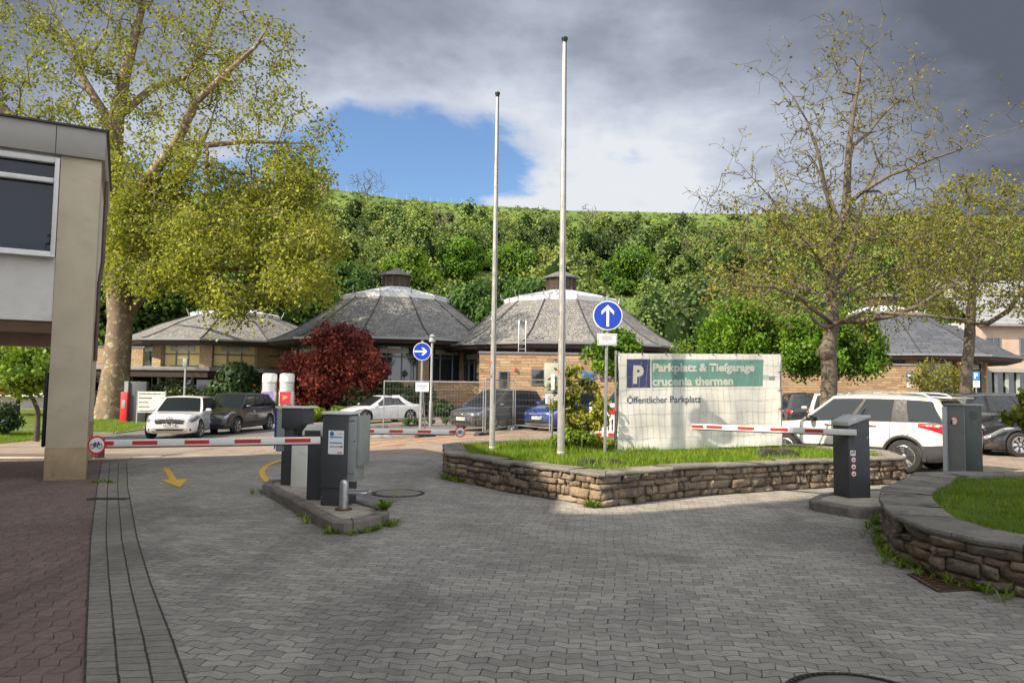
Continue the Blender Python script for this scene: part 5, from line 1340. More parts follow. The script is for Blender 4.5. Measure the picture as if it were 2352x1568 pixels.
def arrow_mb(s_, y, rot):
    pl_ = [(-.085, -.78), (.085, -.78), (.085, .28), (.40, -.03), (.40, .22), (0, .62), (-.40, .22), (-.40, -.03), (-.085, .28)]
    c_, q_ = math.cos(rot), math.sin(rot); pl_ = [((x * c_ - z * q_) * s_, (x * q_ + z * c_) * s_) for x, z in pl_]
    mb = MB(); mb.prism(pl_, 0, .003, M=Matrix.Translation((0, y, 0)) @ Matrix.Rotation(R(90), 4, 'X')); return mb
# arrow up
b = gp(1389, 1046, H1 - .05); bd = 13.6; b = Vector((at(1389, 1046, bd).x, bd, g(0, bd) + H1 - .06))
sgp = thing('direction_sign', 'round blue sign with white arrow pointing up above a small white plate', 'traffic sign', tuple(b))
zt = at(1395, 680, bd).z - b.z; zc = at(1395, 725, bd).z - b.z; xs_ = at(1395, 725, bd).x - b.x
mb = MB(); mb.tube([(0, 0, 0), (xs_, .0, zt)], .03, 12); mb.build('pole', M['steel'], sgp, smooth=True)
o = MB().lathe([(.275, 0), (.275, .02)], (xs_, -.055, zc), 48, axis='y').build('sign_face', M['sign_white'], sgp)
MB().lathe([(.256, 0), (.256, .004)], (xs_, -.0585, zc), 48, axis='y').build('disc', M['blue_sign'], o)
q = arrow_mb(.29, 0, 0).build('arrow_symbol', M['sign_white'], o); q.location = (xs_, -.0610, zc + .02)
zp = at(1391, 780, bd).z - b.z; mb = MB(); mb.box((xs_ - .005, -.05, zp), (.36, .012, .22)); o = mb.build('plate', M['sign_white'], sgp, bevel=.002)
mb = MB(); mb.box((xs_ - .005, -.0575, zp + .09), (.33, .003, .006)); mb.box((xs_ - .005, -.0575, zp - .09), (.33, .003, .006)); mb.box((xs_ - .17, -.0575, zp), (.006, .003, .18)); mb.box((xs_ + .16, -.0575, zp), (.006, .003, .18)); mb.build('plate_border', M['ink'], o)
for k, (w_, zz) in enumerate(((.23, .05), (.20, .015), (.05, -.03))): 
    mb = MB()
    n_ = int(w_ / .018)
    for j in range(n_): mb.box((xs_ - .005 - w_ / 2 + j * .018, -.0575, zp + zz), (.011, .003, .012 + .004 * (j % 3)))
    mb.build('small_print', M['cab_side'], o)
# information sign
b = gp(1266, 1033, H1 - .05); t = thing('information_sign', 'pale box sign with a large letter i on a thin pole between the flagpoles', 'sign', tuple(b)); y0 = b.y
X_ = lambda px: at(px, 870, y0).x - b.x; Z_ = lambda py: at(1270, py, y0).z - b.z
mb = MB(); mb.tube([(0, 0, 0), (X_(1273), 0, Z_(832))], .024, 10); mb.build('pole', M['steel'], t, smooth=True)
mb = MB(); mb.box(((X_(1250) + X_(1300)) / 2, -.05, (Z_(834) + Z_(901)) / 2), (X_(1300) - X_(1250), .07, Z_(834) - Z_(901)), R(-12)); bx = mb.build('sign_box', pm('aged_sign_box', (.33, .34, .29), .5, dirt=.2), t, bevel=.006)
text_mesh('letter', 'i', .44, M['white_paint'], t, (X_(1269), -.115, Z_(893)), rot=(PI / 2, 0, R(-12)), align='CENTER', bold=.018)
mb = MB(); mb.lathe([(.028, 0), (.03, .06), (.0, .075)], (X_(1275), -.03, Z_(834)), 10); mb.lathe([(.034, .055), (.034, .075)], (X_(1275), -.03, Z_(834)), 10, m=1); mb.build('lamp_head', [M['steel'], M['black']], t)
mb = MB(); mb.box(((X_(1253) + X_(1297)) / 2, -.045, (Z_(904) + Z_(927)) / 2), (X_(1297) - X_(1253), .012, Z_(904) - Z_(927)), R(-12)); o = mb.build('plate', M['sign_white'], t)
mb = MB()
for k in range(4):
    for j in range(11 - (k == 3) * 5): mb.box((X_(1258) + j * .026, -.058 - (j - 5) * .0053, Z_(909) - k * .040), (.017, .003, .012 + .004 * ((j * 7 + k) % 3)), R(-12))
mb.build('small_print', M['ink'], o)

def post_thing(name, label, cat, px, py_b, py_t, d_, r_, group=None, mat='steel', zb=None):
    x = at(px, py_b, d_).x; zb = g(x, d_) if zb is None else zb; t = thing(name, label, cat, (x, d_, zb), 0, group); zt = at(px, py_t, d_).z - zb
    mb = MB(); mb.lathe([(r_, 0), (r_, zt)], (0, 0, 0), 12); mb.build('pole', M[mat], t, smooth=True); return t, zt
t, zt = post_thing('direction_sign', 'round blue sign with a white arrow pointing right behind the construction fence', 'traffic sign', 966, 990, 782, 27, .045)
Zr = lambda py: at(966, py, 27).z - t.location.z
MB().lathe([(.33, 0), (.33, .02)], (0, -.07, Zr(807)), 48, axis='y').build('sign_face', M['sign_white'], t)
o = MB().lathe([(.31, 0), (.31, .004)], (0, -.0735, Zr(807)), 48, axis='y').build('disc', M['blue_sign'], t)
q = arrow_mb(.34, 0, -PI / 2).build('arrow_symbol', M['sign_white'], o); q.location = (-.02, -.0765, Zr(807))
mb = MB(); mb.tube([(-.06, .1, 0), (-.03, .05, Zr(880))], .03, 8); mb.tube([(.16, .1, 0), (.02, .05, Zr(870))], .03, 8); mb.build('brace', M['steel'], t)
fp = thing('lamp_post', 'slender grey lamp post with a small cap right of the blue right arrow sign', 'lamp post', (at(989, 960, 33).x, 33, g(at(989, 960, 33).x, 33)))
zl = at(991, 772, 33).z - fp.location.z
mb = MB(); mb.lathe([(.085, 0), (.085, 1.1), (.06, 1.2), (.055, zl - .3)], (0, 0, 0), 12); mb.build('pole', M['steel'], fp, smooth=True)
mb = MB(); mb.lathe([(.05, zl - .3), (.16, zl - .25), (.12, zl - .05), (.17, zl - .02), (.02, zl + .1)], (0, 0, 0), 14); mb.build('lamp_head', M['cab_light'], fp, smooth=True)
fp = thing('lamp_post', 'thin lamp post with a small boxy head standing behind the white car', 'lamp post', (at(421, 960, 40).x, 40, g(at(421, 960, 40).x, 40)))
zl = at(423, 826, 40).z - fp.location.z
mb = MB(); mb.lathe([(.07, 0), (.05, zl - .3)], (0, 0, 0), 10); mb.build('pole', M['steel'], fp, smooth=True)
mb = MB(); mb.box((0, 0, zl - .15), (.22, .22, .42)); mb.box((-.1, 0, zl + .1), (.55, .2, .05)); mb.build('lamp_head', M['cab_light'], fp, bevel=.01)
# direction board, red box and tower columns on the left
bdp = at(346, 960, 40); t = thing('direction_board', 'pale board with five dark printed lines standing right of the plane tree', 'sign', (bdp.x, 40, g(bdp.x, 40)))
Zb = lambda py: at(346, py, 40).z - t.location.z; wb = 1.45
mb = MB(); mb.box((0, 0, (Zb(899) + Zb(947)) / 2), (wb, .06, Zb(899) - Zb(947))); pn = mb.build('panel', M['cab_white'], t)
for s_ in (-1, 1): MB().box((s_ * wb * .52, 0, Zb(897) / 2), (.07, .07, Zb(897))).build('post', M['cab_light'], t)
mb = MB(); rr_ = random.Random(2)
for k in range(5):
    z = Zb(904) - k * .235; n_ = [18, 11, 8, 9, 14][k]; mb.box((0, -.033, z - .11), (wb - .05, .004, .008))
    for j in range(n_): mb.box((-wb * .44 + j * .066, -.034, z + (rr_.random() - .5) * .01), (.045, .004, .05 + rr_.random() * .03))
    mb.box((wb * .44, -.034, z), (.06, .004, .05))
mb.build('small_print', M['ink'], pn)
t = thing('service_column', 'dark grey service column with a red box beside the plane tree trunk', 'column', (at(308, 965, 42).x, 42, g(at(308, 965, 42).x, 42)))
mb = MB(); mb.box((.12, .1, 1.15), (1.05, .3, 2.3)); mb.build('housing', M['cab_grey'], t, bevel=.02)
mb = MB(); mb.box((-.52, -.05, .85), (.38, .36, 1.7)); mb.box((-.52, -.24, 1.0), (.22, .02, .5), m=1); mb.build('red_box', [M['red_paint'], M['cab_light']], t, bevel=.01)
mb = MB(); mb.box((-.46, -.05, 2.0), (.22, .22, .62)); mb.build('meter_box', M['cab_light'], t)
for px, lb, col in ((617, 'white banded advertising column with a purple panel, left of its twin', (.25, .18, .50)), (657, 'white banded advertising column with a red panel, right of its twin', (.50, .03, .06))):
    d_ = 41; p = at(px, 950, d_); zb = g(p.x, d_); t = thing('advertising_column', lb, 'advertising column', (p.x, d_, zb), R(6), 'advertising columns')
    Zc_ = lambda py: at(px, py, d_).z - zb; rx = .385; H_ = Zc_(857)
    mb = MB(); pts = [(.42, 0), (.42, Zc_(905) - .05)]
    mb.lathe([(.42, 0), (.41, Zc_(898))], (0, 0, 0), 24); mb.build('shaft', M['white_paint'], t, smooth=True)
    mb = MB()
    for k in range(4):
        z = Zc_(898) + .03 + k * .115; mb.lathe([(.34, z - .03), (.34, z + .02), (.40, z + .03), (.40, z + .075), (.34, z + .085)], (0, 0, 0), 24)
    mb.build('band', M['white_paint'], t, smooth=True, sharp=30)
    mb = MB(); z = Zc_(898) + .50; mb.lathe([(.40, z), (.40, H_ - .12), (.36, H_ - .02), (.22, H_), (.0, H_)], (0, 0, 0), 24); mb.build('cap', M['white_paint'], t, smooth=True)
    mb = MB(); mb.box((0, -.415, (Zc_(899) + Zc_(928)) / 2), (.60, .03, Zc_(899) - Zc_(928))); pn = mb.build('panel', pm('poster_colour', col, .5, var=.12), t)
    mb = MB(); zc_ = (Zc_(899) + Zc_(928)) / 2
    if 'red' in lb: mb.prism([(-.12, -.12), (.16, .06), (-.12, .16)], 0, .004, M=Matrix.Translation((0, -.432, zc_)) @ Matrix.Rotation(R(90), 4, 'X')); mm = pm('poster_gold', (.6, .35, .08), .5)
    else:
        mb.box((0, -.433, zc_ + .1), (.36, .004, .05)); mb.box((0, -.433, zc_ - .02), (.30, .004, .03)); mm = pm('poster_lilac', (.45, .42, .68), .5)
    mb.build('poster_print', mm, pn)
# parking signs on the right
for px, yt, d_, lb in ((2090, 857, 42, 'small blue and white parking sign in front of the sandstone wall'), (2243, 855, 38, 'small blue and white parking sign right of the thin tree trunk')):
    p = at(px, 930, d_); t = thing('parking_sign', lb, 'traffic sign', (p.x, d_, 0), 0, 'parking signs'); zt = at(px, yt, d_).z
    mb = MB(); mb.lathe([(.03, 0), (.03, zt)], (0, 0, 0), 8); mb.build('pole', M['steel'], t)
    zc_ = at(px, yt + 8, d_).z; mb = MB(); mb.box((0, -.04, zc_), (.36, .02, .46)); s_ = mb.build('sign_face', M['blue_sign_lt'] if 'blue_sign_lt' in M else pm('mid_blue', (.02, .17, .52), .4), t)
    text_mesh('letter', 'P', .38, M['sign_white'], s_, (-.03, -.053, zc_ - .13), align='CENTER', bold=.015)
    mb = MB(); mb.box((0, -.04, zc_ - .42), (.34, .02, .34)); pn = mb.build('plate', M['sign_white'], t)
    mb = MB()
    for k in range(3): mb.box((0, -.052, zc_ - .32 - k * .09), (.22, .004, .03))
    mb.build('small_print', M['cab_side'], pn)

# ------------------------------------------------------------------ banner on a mobile fence
BL = Vector((at(1415, 1036, 14.6).x, 14.6, 0)); BR = Vector((at(1791, 1030, 15.3).x, 15.3, 0))
bz = H1 - .02; d = BR - BL; Lb = d.length; brz = math.atan2(d.y, d.x)
bt = thing('banner_fence', 'large translucent white parking banner with green and blue fields tied to a steel fence', 'banner', (BL.x, BL.y, bz), brz)
zTL = at(1417, 811, 14.6).z - bz; zBL = at(1417, 1037, 14.6).z - bz; zTR = at(1789, 813, 15.3).z - bz; zBR = at(1791, 1022, 15.3).z - bz
def bpt(u, v, off=0.):
    """u across, v up: gentle folds hanging from the ties"""
    x = u * Lb; z = (zBL + (zBR - zBL) * u) * (1 - v) + (zTL + (zTR - zTL) * u) * v
    fold = .014 * math.sin(u * 23 + 1.5 * v) * (.35 + v * .5) + .022 * math.sin(u * 9.5 - 2.2 * v + 1) + .012 * math.sin(u * 41 + v * 5) * (1 - v) + .03 * mnoise.noise(Vector((u * 5, v * 3, 2)))
    edge_ = min(1, min(v, 1 - v) * 8 + .15)
    z += -.012 * abs(math.sin(u * PI * 7)) * max(0, 1 - (1 - v) * 10) * 1.0 + .012 * abs(math.sin(u * PI * 7)) * max(0, 1 - v * 10)
    x += -.03 * math.sin(PI * v) * max(0, 1 - u * 12) * -1 - .03 * math.sin(PI * v) * max(0, 1 - (1 - u) * 12)
    return (x, -.075 + fold * edge_ - off, z)
def cloth_mat(name, col, tr=.42, alpha=0.0):
    m, t_, b_ = new_mat(name); b_.inputs['Base Color'].default_value = (*col, 1); b_.inputs['Roughness'].default_value = .7
    c_ = tmix(t_, tsm(t_, tnoise(t_, tco(t_), 3, 5), .3, .7), sc_col(col, .9), sc_col(col, 1.06)); t_.links.new(c_, b_.inputs['Base Color'])
    tl = t_.nodes.new('ShaderNodeBsdfTranslucent'); t_.links.new(c_, tl.inputs[0]); mx = t_.nodes.new('ShaderNodeMixShader'); mx.inputs[0].default_value = tr
    o_ = [n for n in t_.nodes if n.type == 'OUTPUT_MATERIAL'][0]; t_.links.new(b_.outputs[0], mx.inputs[1]); t_.links.new(tl.outputs[0], mx.inputs[2])
    if alpha:
        tp_ = t_.nodes.new('ShaderNodeBsdfTransparent'); m2 = t_.nodes.new('ShaderNodeMixShader'); m2.inputs[0].default_value = alpha
        t_.links.new(mx.outputs[0], m2.inputs[1]); t_.links.new(tp_.outputs[0], m2.inputs[2]); t_.links.new(m2.outputs[0], o_.inputs[0])
    else: t_.links.new(mx.outputs[0], o_.inputs[0])
    return m
M['cloth'] = cloth_mat('banner_cloth', (.80, .785, .73), .25, .05)
M['cloth_green'] = cloth_mat('banner_green', (.17, .36, .31), .35, .03); M['cloth_blue'] = cloth_mat('banner_blue', (.05, .06, .17), .25, .04)
M['cloth_white'] = cloth_mat('banner_lettering_white', (.74, .72, .65), .4); M['cloth_ink'] = cloth_mat('banner_lettering_blue', (.06, .07, .15), .2)
def patch(name, u0, u1, v0, v1, mat, off, parent, nu=90, nv=40):
    vs = [bpt(u0 + (u1 - u0) * i / nu, v0 + (v1 - v0) * j / nv, off) for j in range(nv + 1) for i in range(nu + 1)]
    fs = [(j * (nu + 1) + i, j * (nu + 1) + i + 1, (j + 1) * (nu + 1) + i + 1, (j + 1) * (nu + 1) + i) for j in range(nv) for i in range(nu)]
    mb = MB(); mb.add(vs, fs); return mb.build(name, mat, parent, smooth=True, sharp=180)
cl = patch('cloth', 0, 1, 0, 1, M['cloth'], 0, bt, 160, 60)
V4 = lambda py: 1 - (py - 128) / (1045 - 128)           # crop pixels to cloth coordinates
U4 = lambda px: (px - 168) / (1668 - 168)
patch('blue_field', U4(245), U4(457), V4(462) + .01, V4(182), M['cloth_blue'], .004, cl, 30, 20)
patch('green_field', U4(470), U4(1500), V4(458) + .01, V4(184), M['cloth_green'], .004, cl)
patch('pale_field', U4(1480), U4(1555), V4(385), V4(338), cloth_mat('banner_pale_green', (.45, .53, .49), .3), .003, cl, 8, 6)
patch('grey_patch', U4(1557), U4(1616), V4(392), V4(350), cloth_mat('banner_grey', (.28, .28, .28), .3), .003, cl, 8, 6)
def banner_text(name, s_, x0, x1, ybase, ytop, mat, bold, off=.007, parent=None):
    o = text_mesh(name, s_, 1.0, mat, parent or cl, (0, 0, 0), (0, 0, 0), bold=bold, extrude=0)
    bm = bmesh.new(); bm.from_mesh(o.data)
    for it in range(2):
        bmesh.ops.subdivide_edges(bm, edges=[e for e in bm.edges if e.calc_length() > .12], cuts=1)
    bmesh.ops.triangulate(bm, faces=bm.faces)
    xs_ = [v.co.x for v in bm.verts]; a, b_ = min(xs_), max(xs_); cap = .73
    for v in bm.verts:
        u = U4(x0 + (x1 - x0) * (v.co.x - a) / (b_ - a)); vv = V4(ybase + (ytop - ybase) * v.co.y / cap)
        v.co = Vector(bpt(u, vv, off))
    bm.normal_update(); bm.to_mesh(o.data); bm.free(); return o
banner_text('letter', 'P', 305, 398, 405, 243, M['cloth_white'], .05)
banner_text('lettering', 'Parkplatz & Tiefgarage', 485, 1420, 300, 222, M['cloth_white'], .040)
banner_text('lettering', 'crucenia thermen', 478, 1210, 434, 352, M['cloth_white'], .040)
banner_text('lettering', 'Öffentlicher Parkplatz', 250, 906, 598, 532, M['cloth_ink'], .006)
banner_text('small_print', 'DIE KREUZNACHER', 1478, 1632, 896, 882, M['cloth_ink'], .0); banner_text('small_print', 'BADGESELLSCHAFT', 1478, 1632, 918, 904, M['cloth_ink'], .0)
# fence frame behind the cloth
mb = MB(); 
for x in (-.015, Lb + .04): mb.tube([(x, 0, -.02), (x, 0, zTL + .05)], .022, 8)
for f in (lambda u: zTL + (zTR - zTL) * u - .02, lambda u: zBL + (zBR - zBL) * u + .01): mb.tube([(0, 0, f(0)), (Lb + .03, 0, f(1))], .02, 8)
mb.build('fence_frame', M['steel'], bt, smooth=True)
mb = MB()  # wire lines laid on the cloth front, drawn for the wire shadow showing through
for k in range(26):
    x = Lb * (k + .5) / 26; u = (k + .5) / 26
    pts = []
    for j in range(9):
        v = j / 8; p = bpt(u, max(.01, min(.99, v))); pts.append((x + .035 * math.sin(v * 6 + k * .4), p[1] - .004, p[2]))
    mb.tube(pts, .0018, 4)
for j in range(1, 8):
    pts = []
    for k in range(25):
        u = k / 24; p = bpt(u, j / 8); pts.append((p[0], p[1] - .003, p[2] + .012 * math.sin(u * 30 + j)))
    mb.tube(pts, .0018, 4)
mb.build('wire_mesh', pm('wire_imprint', (.42, .40, .37), .6, .1), bt)
for k in range(8):
    u = k / 7; p = bpt(u, 1); mb = MB(); mb.bar((p[0], p[1] - .012, p[2] - .03), (p[0], p[1] + .03, p[2] + .045), .016); mb.build('cable_tie', M['black'], bt)
    p = bpt(u, 0); mb = MB(); mb.bar((p[0], p[1] - .012, p[2] + .02), (p[0] - .03 * (k % 3), p[1], p[2] - .10), .010); mb.build('cable_tie', M['black'], bt)
for k in range(1, 5):
    for u in (0, 1):
        p = bpt(u, k / 5); mb = MB(); mb.bar((p[0] - .05, p[1] - .01, p[2]), (p[0] + .05, p[1] + .02, p[2]), .012); mb.build('cable_tie', M['black'], bt)
mb = MB(); mb.tube([(Lb * .35, .9, -.45 + .5), (Lb * .35, .02, zTL * .8)], .02, 8); mb.tube([(Lb * .22, .15, zTL * .72), (Lb * .88, .15, .15)], .02, 8); mb.build('brace', M['steel'], bt, smooth=True)
def fence_foot(name, label, loc, rz, L_=.75, mat='rubber', group='fence feet', h_=.12):
    t_ = thing(name, label, 'fence foot', loc, rz, group)
    mb = MB(); prof_ = [(-L_ / 2, 0), (-.08, 0), (-.06, .03), (.06, .03), (.08, 0), (L_ / 2, 0), (L_ / 2, .04), (L_ * .34, h_), (.07, h_), (.05, h_ - .035), (-.05, h_ - .035), (-.07, h_), (-L_ * .34, h_), (-L_ / 2, .04)]
    mb.prism(prof_, -.12, .12, M=Matrix.Rotation(R(90), 4, 'X')); mb.build('block', M[mat], t_, bevel=.01); return t_
ff = gp(1789, 1046, H1); fence_foot('fence_foot', 'black recycled plastic fence foot on the planter under the right end of the banner', (ff.x, ff.y + .1, H1 - .01), R(8))
ff = gp(1352, 1063, H1); fence_foot('fence_foot', 'black flat fence foot half hidden in the planter grass left of the banner', (ff.x + .2, ff.y + .12, H1 - .05), R(14), .8, h_=.10)

# ------------------------------------------------------------------ construction fence by the road
def fence_panel(label, A_, B_, px_note=None):
    A_ = Vector(A_); B_ = Vector(B_); d = B_ - A_; L_ = d.length; t_ = thing('construction_fence', label, 'fence', (A_.x, A_.y, g(A_.x, A_.y)), math.atan2(d.y, d.x), 'mobile construction fence panels')
    mb = MB(); H_ = 2.0
    for x in (.0, L_): mb.tube([(x, 0, .06), (x, 0, H_)], .021, 8)
    for z in (.18, H_ - .02): mb.tube([(0, 0, z), (L_, 0, z)], .021, 8)
    mb.build('frame', M['steel'], t_, smooth=True)
    mb = MB(); n_ = int(L_ / .10)
    for k in range(1, n_): mb.tube([(L_ * k / n_, 0, .18), (L_ * k / n_, 0, H_ - .02)], .0019, 3, cap=False)
    for z in (.42, .68, .94, 1.2, 1.46, 1.72): mb.tube([(0, 0, z), (L_, 0, z)], .004, 3, cap=False)
    mb.build('wire_mesh', M['steel'], t_); return t_, L_
Pf = [at(880, 990, 25.6), at(1109, 990, 26.0), at(1178, 990, 29.5), at(1262, 990, 27.5)]
t_, L_ = fence_panel('construction fence panel with a pale notice, spanning from the white coupe to the grey car', Pf[0], Pf[1])
mb = MB(); Zf = lambda py: at(967, py, 25.8).z - t_.location.z
mb.box((L_ * .378, -.03, (Zf(878) + Zf(899)) / 2), (.46, .012, Zf(878) - Zf(899))); pn = mb.build('notice', M['sign_white'], t_)
mb = MB()
for k in range(2):
    for j in range(9 - 4 * k): mb.box((L_ * .378 - .16 + .08 * k + j * .04, -.038, Zf(886) - k * .07), (.026, .003, .025))
mb.build('small_print', M['ink'], pn)
mb = MB(); mb.box((L_ * .12, -.03, Zf(911)), (.26, .008, .09)); mb.build('tag', M['sign_white'], t_)
fence_panel('construction fence panel angled away in front of the dark grey people carrier', Pf[1] + Vector((.08, 0, 0)), Pf[2])
fence_panel('construction fence panel running behind the taller flagpole towards the blue car', Pf[2] + Vector((.08, -.05, 0)), Pf[3])
for i, (P_, lb, mt_) in enumerate([(Pf[0], 'pale concrete fence foot under the left end of the construction fence', 'concrete'), (Pf[0].lerp(Pf[1], .42), 'black fence foot under the middle of the construction fence notice', 'rubber'), (Pf[1], 'dark fence foot where two construction fence panels meet', 'rubber'), (Pf[2], 'grey fence foot in front of the dark grey people carrier', 'concrete')]):
    fence_foot('fence_foot', lb, (P_.x, P_.y, g(P_.x, P_.y)), R(10 + 20 * i), .72, mt_)
bb = at(1384, 960, 25); bt2 = thing('barrier_boards', 'red and white striped plastic barrier boards left of the banner', 'barrier', (bb.x - .45, 25, g(bb.x, 25)))
def stripes(z, h_, n_, w_):
    for k in range(n_):
        mb = MB(); mb.box((w_ * (k + .5) / n_, 0, z), (w_ / n_, .05, h_)); mb.build('board_stripe', M['red_film'] if k % 2 else M['sign_white'], bt2)
stripes(.92, .26, 8, 1.7); stripes(.12, .13, 8, 1.7)
mb = MB()
for k in range(13): mb.box((.06 + k * 1.58 / 12, 0, .47), (.06, .05, .56))
mb.box((.85, 0, .76), (1.7, .06, .05)); mb.box((.85, 0, .20), (1.7, .06, .05)); mb.build('railing', M['sign_white'], bt2)
for x in (.2, 1.5):
    mb = MB(); mb.box((x, 0, .03), (.25, .7, .10)); mb.build('foot', M['rubber'], bt2)

# ------------------------------------------------------------------ covers and drains in the paving
def round_cover(label, px, py, r_, mat='iron', pattern=False):
    p = gp(px, py); t_ = thing('manhole_cover', label, 'manhole cover', (p.x, p.y, p.z))
    mb = MB(); mb.lathe([(r_, .0), (r_, .010), (r_ * .93, .012), (r_ * .93, .004), (r_ * .9, .004), (r_ * .9, .011), (r_ * .86, .012)], (0, 0, 0), 48); mb.build('ring', M['iron'], t_)
    mb = MB(); mb.lathe([(r_ * .855, .0), (r_ * .855, .0125)], (0, 0, 0), 48); mb.build('lid', M['lid'], t_)
    if pattern:
        mb = MB()
        for k in range(60):
            a = 2 * PI * k / 60; mb.box((math.cos(a) * r_ * .93, math.sin(a) * r_ * .93, .012), (.03, .014, .008), a)
        tag(mb.build('studs', M['iron'], t_), kind='stuff')
M['iron'] = pm('cast_iron', (.055, .045, .04), .6, .5, var=.3, scale=12, bump=.3, dirt=.3); M['lid'] = pm('concrete_lid', (.17, .16, .14), .9, var=.2, scale=6, bump=.4, dirt=.3)
round_cover('round manhole cover with rusty ring in the paving right of the island', 915, 1133, .40)
round_cover('round ribbed manhole cover cut by the bottom edge of the picture', 1992, 1618, .42, pattern=True)
p1, p2, p3, p4 = [gp(*q) for q in ((2088, 1320), (2178, 1313), (2272, 1352), (2158, 1360))]
t_ = thing('drain_grate', 'rusty slotted drain grate beside the curved planter', 'drain', tuple((p1 + p3) / 2)); c_ = (p1 + p3) / 2
mb = MB(); ff_ = [p - c_ for p in (p1, p2, p3, p4)]
mb.add([tuple(p + Vector((0, 0, .006))) for p in ff_], [(3, 2, 1, 0)]); mb.build('pit', M['black'], t_)
mb = MB()
for k in range(9):
    a = ff_[0].lerp(ff_[3], k / 8); b = ff_[1].lerp(ff_[2], k / 8); mb.bar(a + Vector((0, 0, .010)), b + Vector((0, 0, .010)), .022, .010)
for a, b in ((0, 3), (1, 2)): mb.bar(ff_[a] + Vector((0, 0, .0115)), ff_[b] + Vector((0, 0, .0115)), .035, .010)
mb.build('grate', pm('rusty_iron', (.10, .055, .04), .8, .3, var=.3, scale=15, bump=.3), t_)
p = gp(250, 1147); t_ = thing('drain_grate', 'narrow dark drain grate lying across the gutter strip', 'drain', (p.x, p.y, p.z), R(4))
mb = MB(); mb.box((0, 0, .011), (.52, .16, .012)); mb.build('frame', M['iron'], t_)
mb = MB()
for k in range(9): mb.box((-.2 + k * .05, 0, .018), (.022, .11, .004))
mb.build('slot', M['black'], t_)
kerb('kerb', [at(865, 0, 33).to_tuple()[:2] + (0,), at(1010, 0, 34).to_tuple()[:2] + (0,)], .5, .12, M['kerb_stone'])
kerb('kerb', [(-13.6, 40.5), (-8.5, 41.9), (.8, 42.6), (10, 42.4)], .16, .12, M['kerb_stone'])
kerb('kerb', G2([(205, 994), (262, 996), (335, 986)]), .14, .05, M['kerb_stone'])
# ------------------------------------------------------------------ vehicles
def paint(name, col, metal=0., flake=False):
    m, t, b = new_mat(name); p = tco(t)
    c = tmix(t, tsm(t, tnoise(t, p, 2.5, 4), .35, .7), sc_col(col, .93), sc_col(col, 1.05))
    geo = t.nodes.new('ShaderNodeNewGeometry')
    sp = t.nodes.new('ShaderNodeSeparateXYZ'); t.links.new(p, sp.inputs[0])
    # road dust on the lower body
    du = wm('MULTIPLY', tsm(t, sp.outputs[2], .55, .25), tsm(t, tnoise(t, p, 6, 5), .35, .75), tree=t)
    c = tmix(t, wm('MULTIPLY', du, .45, tree=t), c, (.16, .14, .12))
    t.links.new(c, b.inputs['Base Color']); b.inputs['Metallic'].default_value = metal; b.inputs['Roughness'].default_value = .32
    b.inputs['Coat Weight'].default_value = 1; b.inputs['Coat Roughness'].default_value = .05
    return m
PT = dict(white=paint('white_car_paint', (.60, .61, .62)), cream=paint('cream_white_car_paint', (.64, .62, .54)), black=paint('blue_black_car_paint', (.018, .019, .028), .2), grey=paint('dark_grey_car_paint', (.055, .058, .064), .4),
          blue=paint('bright_blue_car_paint', (.016, .042, .20), .4), navy=paint('navy_car_paint', (.02, .05, .14), .3), silver=paint('silver_pink_car_paint', (.50, .45, .42), .3), slategrey=paint('warm_grey_car_paint', (.095, .093, .09), .4), coal=paint('black_car_paint', (.012, .012, .015), .1))
M['car_glass'] = glass('car_glass', (.012, .015, .016), .02, .55)
M['tyre'] = pm('tyre_rubber', (.018, .018, .018), .85, var=.2, bump=.2, dirt=.3)
M['rim'] = pm('alloy_rim', (.48, .48, .49), .3, .85, var=.08)
M['arch_dark'] = pm('wheel_arch_liner', (.008, .008, .009), .95)
M['cladding'] = pm('black_cladding', (.032, .032, .034), .65, var=.15, bump=.2, bscale=200)
M['chrome'] = pm('chrome_trim', (.62, .62, .63), .15, .95, var=.03)
M['headlamp'] = glass('headlamp_lens', (.20, .21, .22), .06, 1.0)
M['lamp_dark'] = glass('headlamp_inner', (.05, .055, .06), .08, 1.0)
M['taillamp'] = pm('red_tail_lamp', (.42, .012, .02), .12, var=.1, coat=1)
M['grille'] = pm('black_grille', (.010, .010, .011), .45, .2)
M['plate'] = pm('number_plate', (.70, .70, .68), .4, var=.03); M['plate_blue'] = pm('plate_strip', (.02, .08, .40), .4)
M['bumper_silver'] = pm('silver_skid_plate', (.42, .42, .42), .35, .7)
_rim_cache = {}
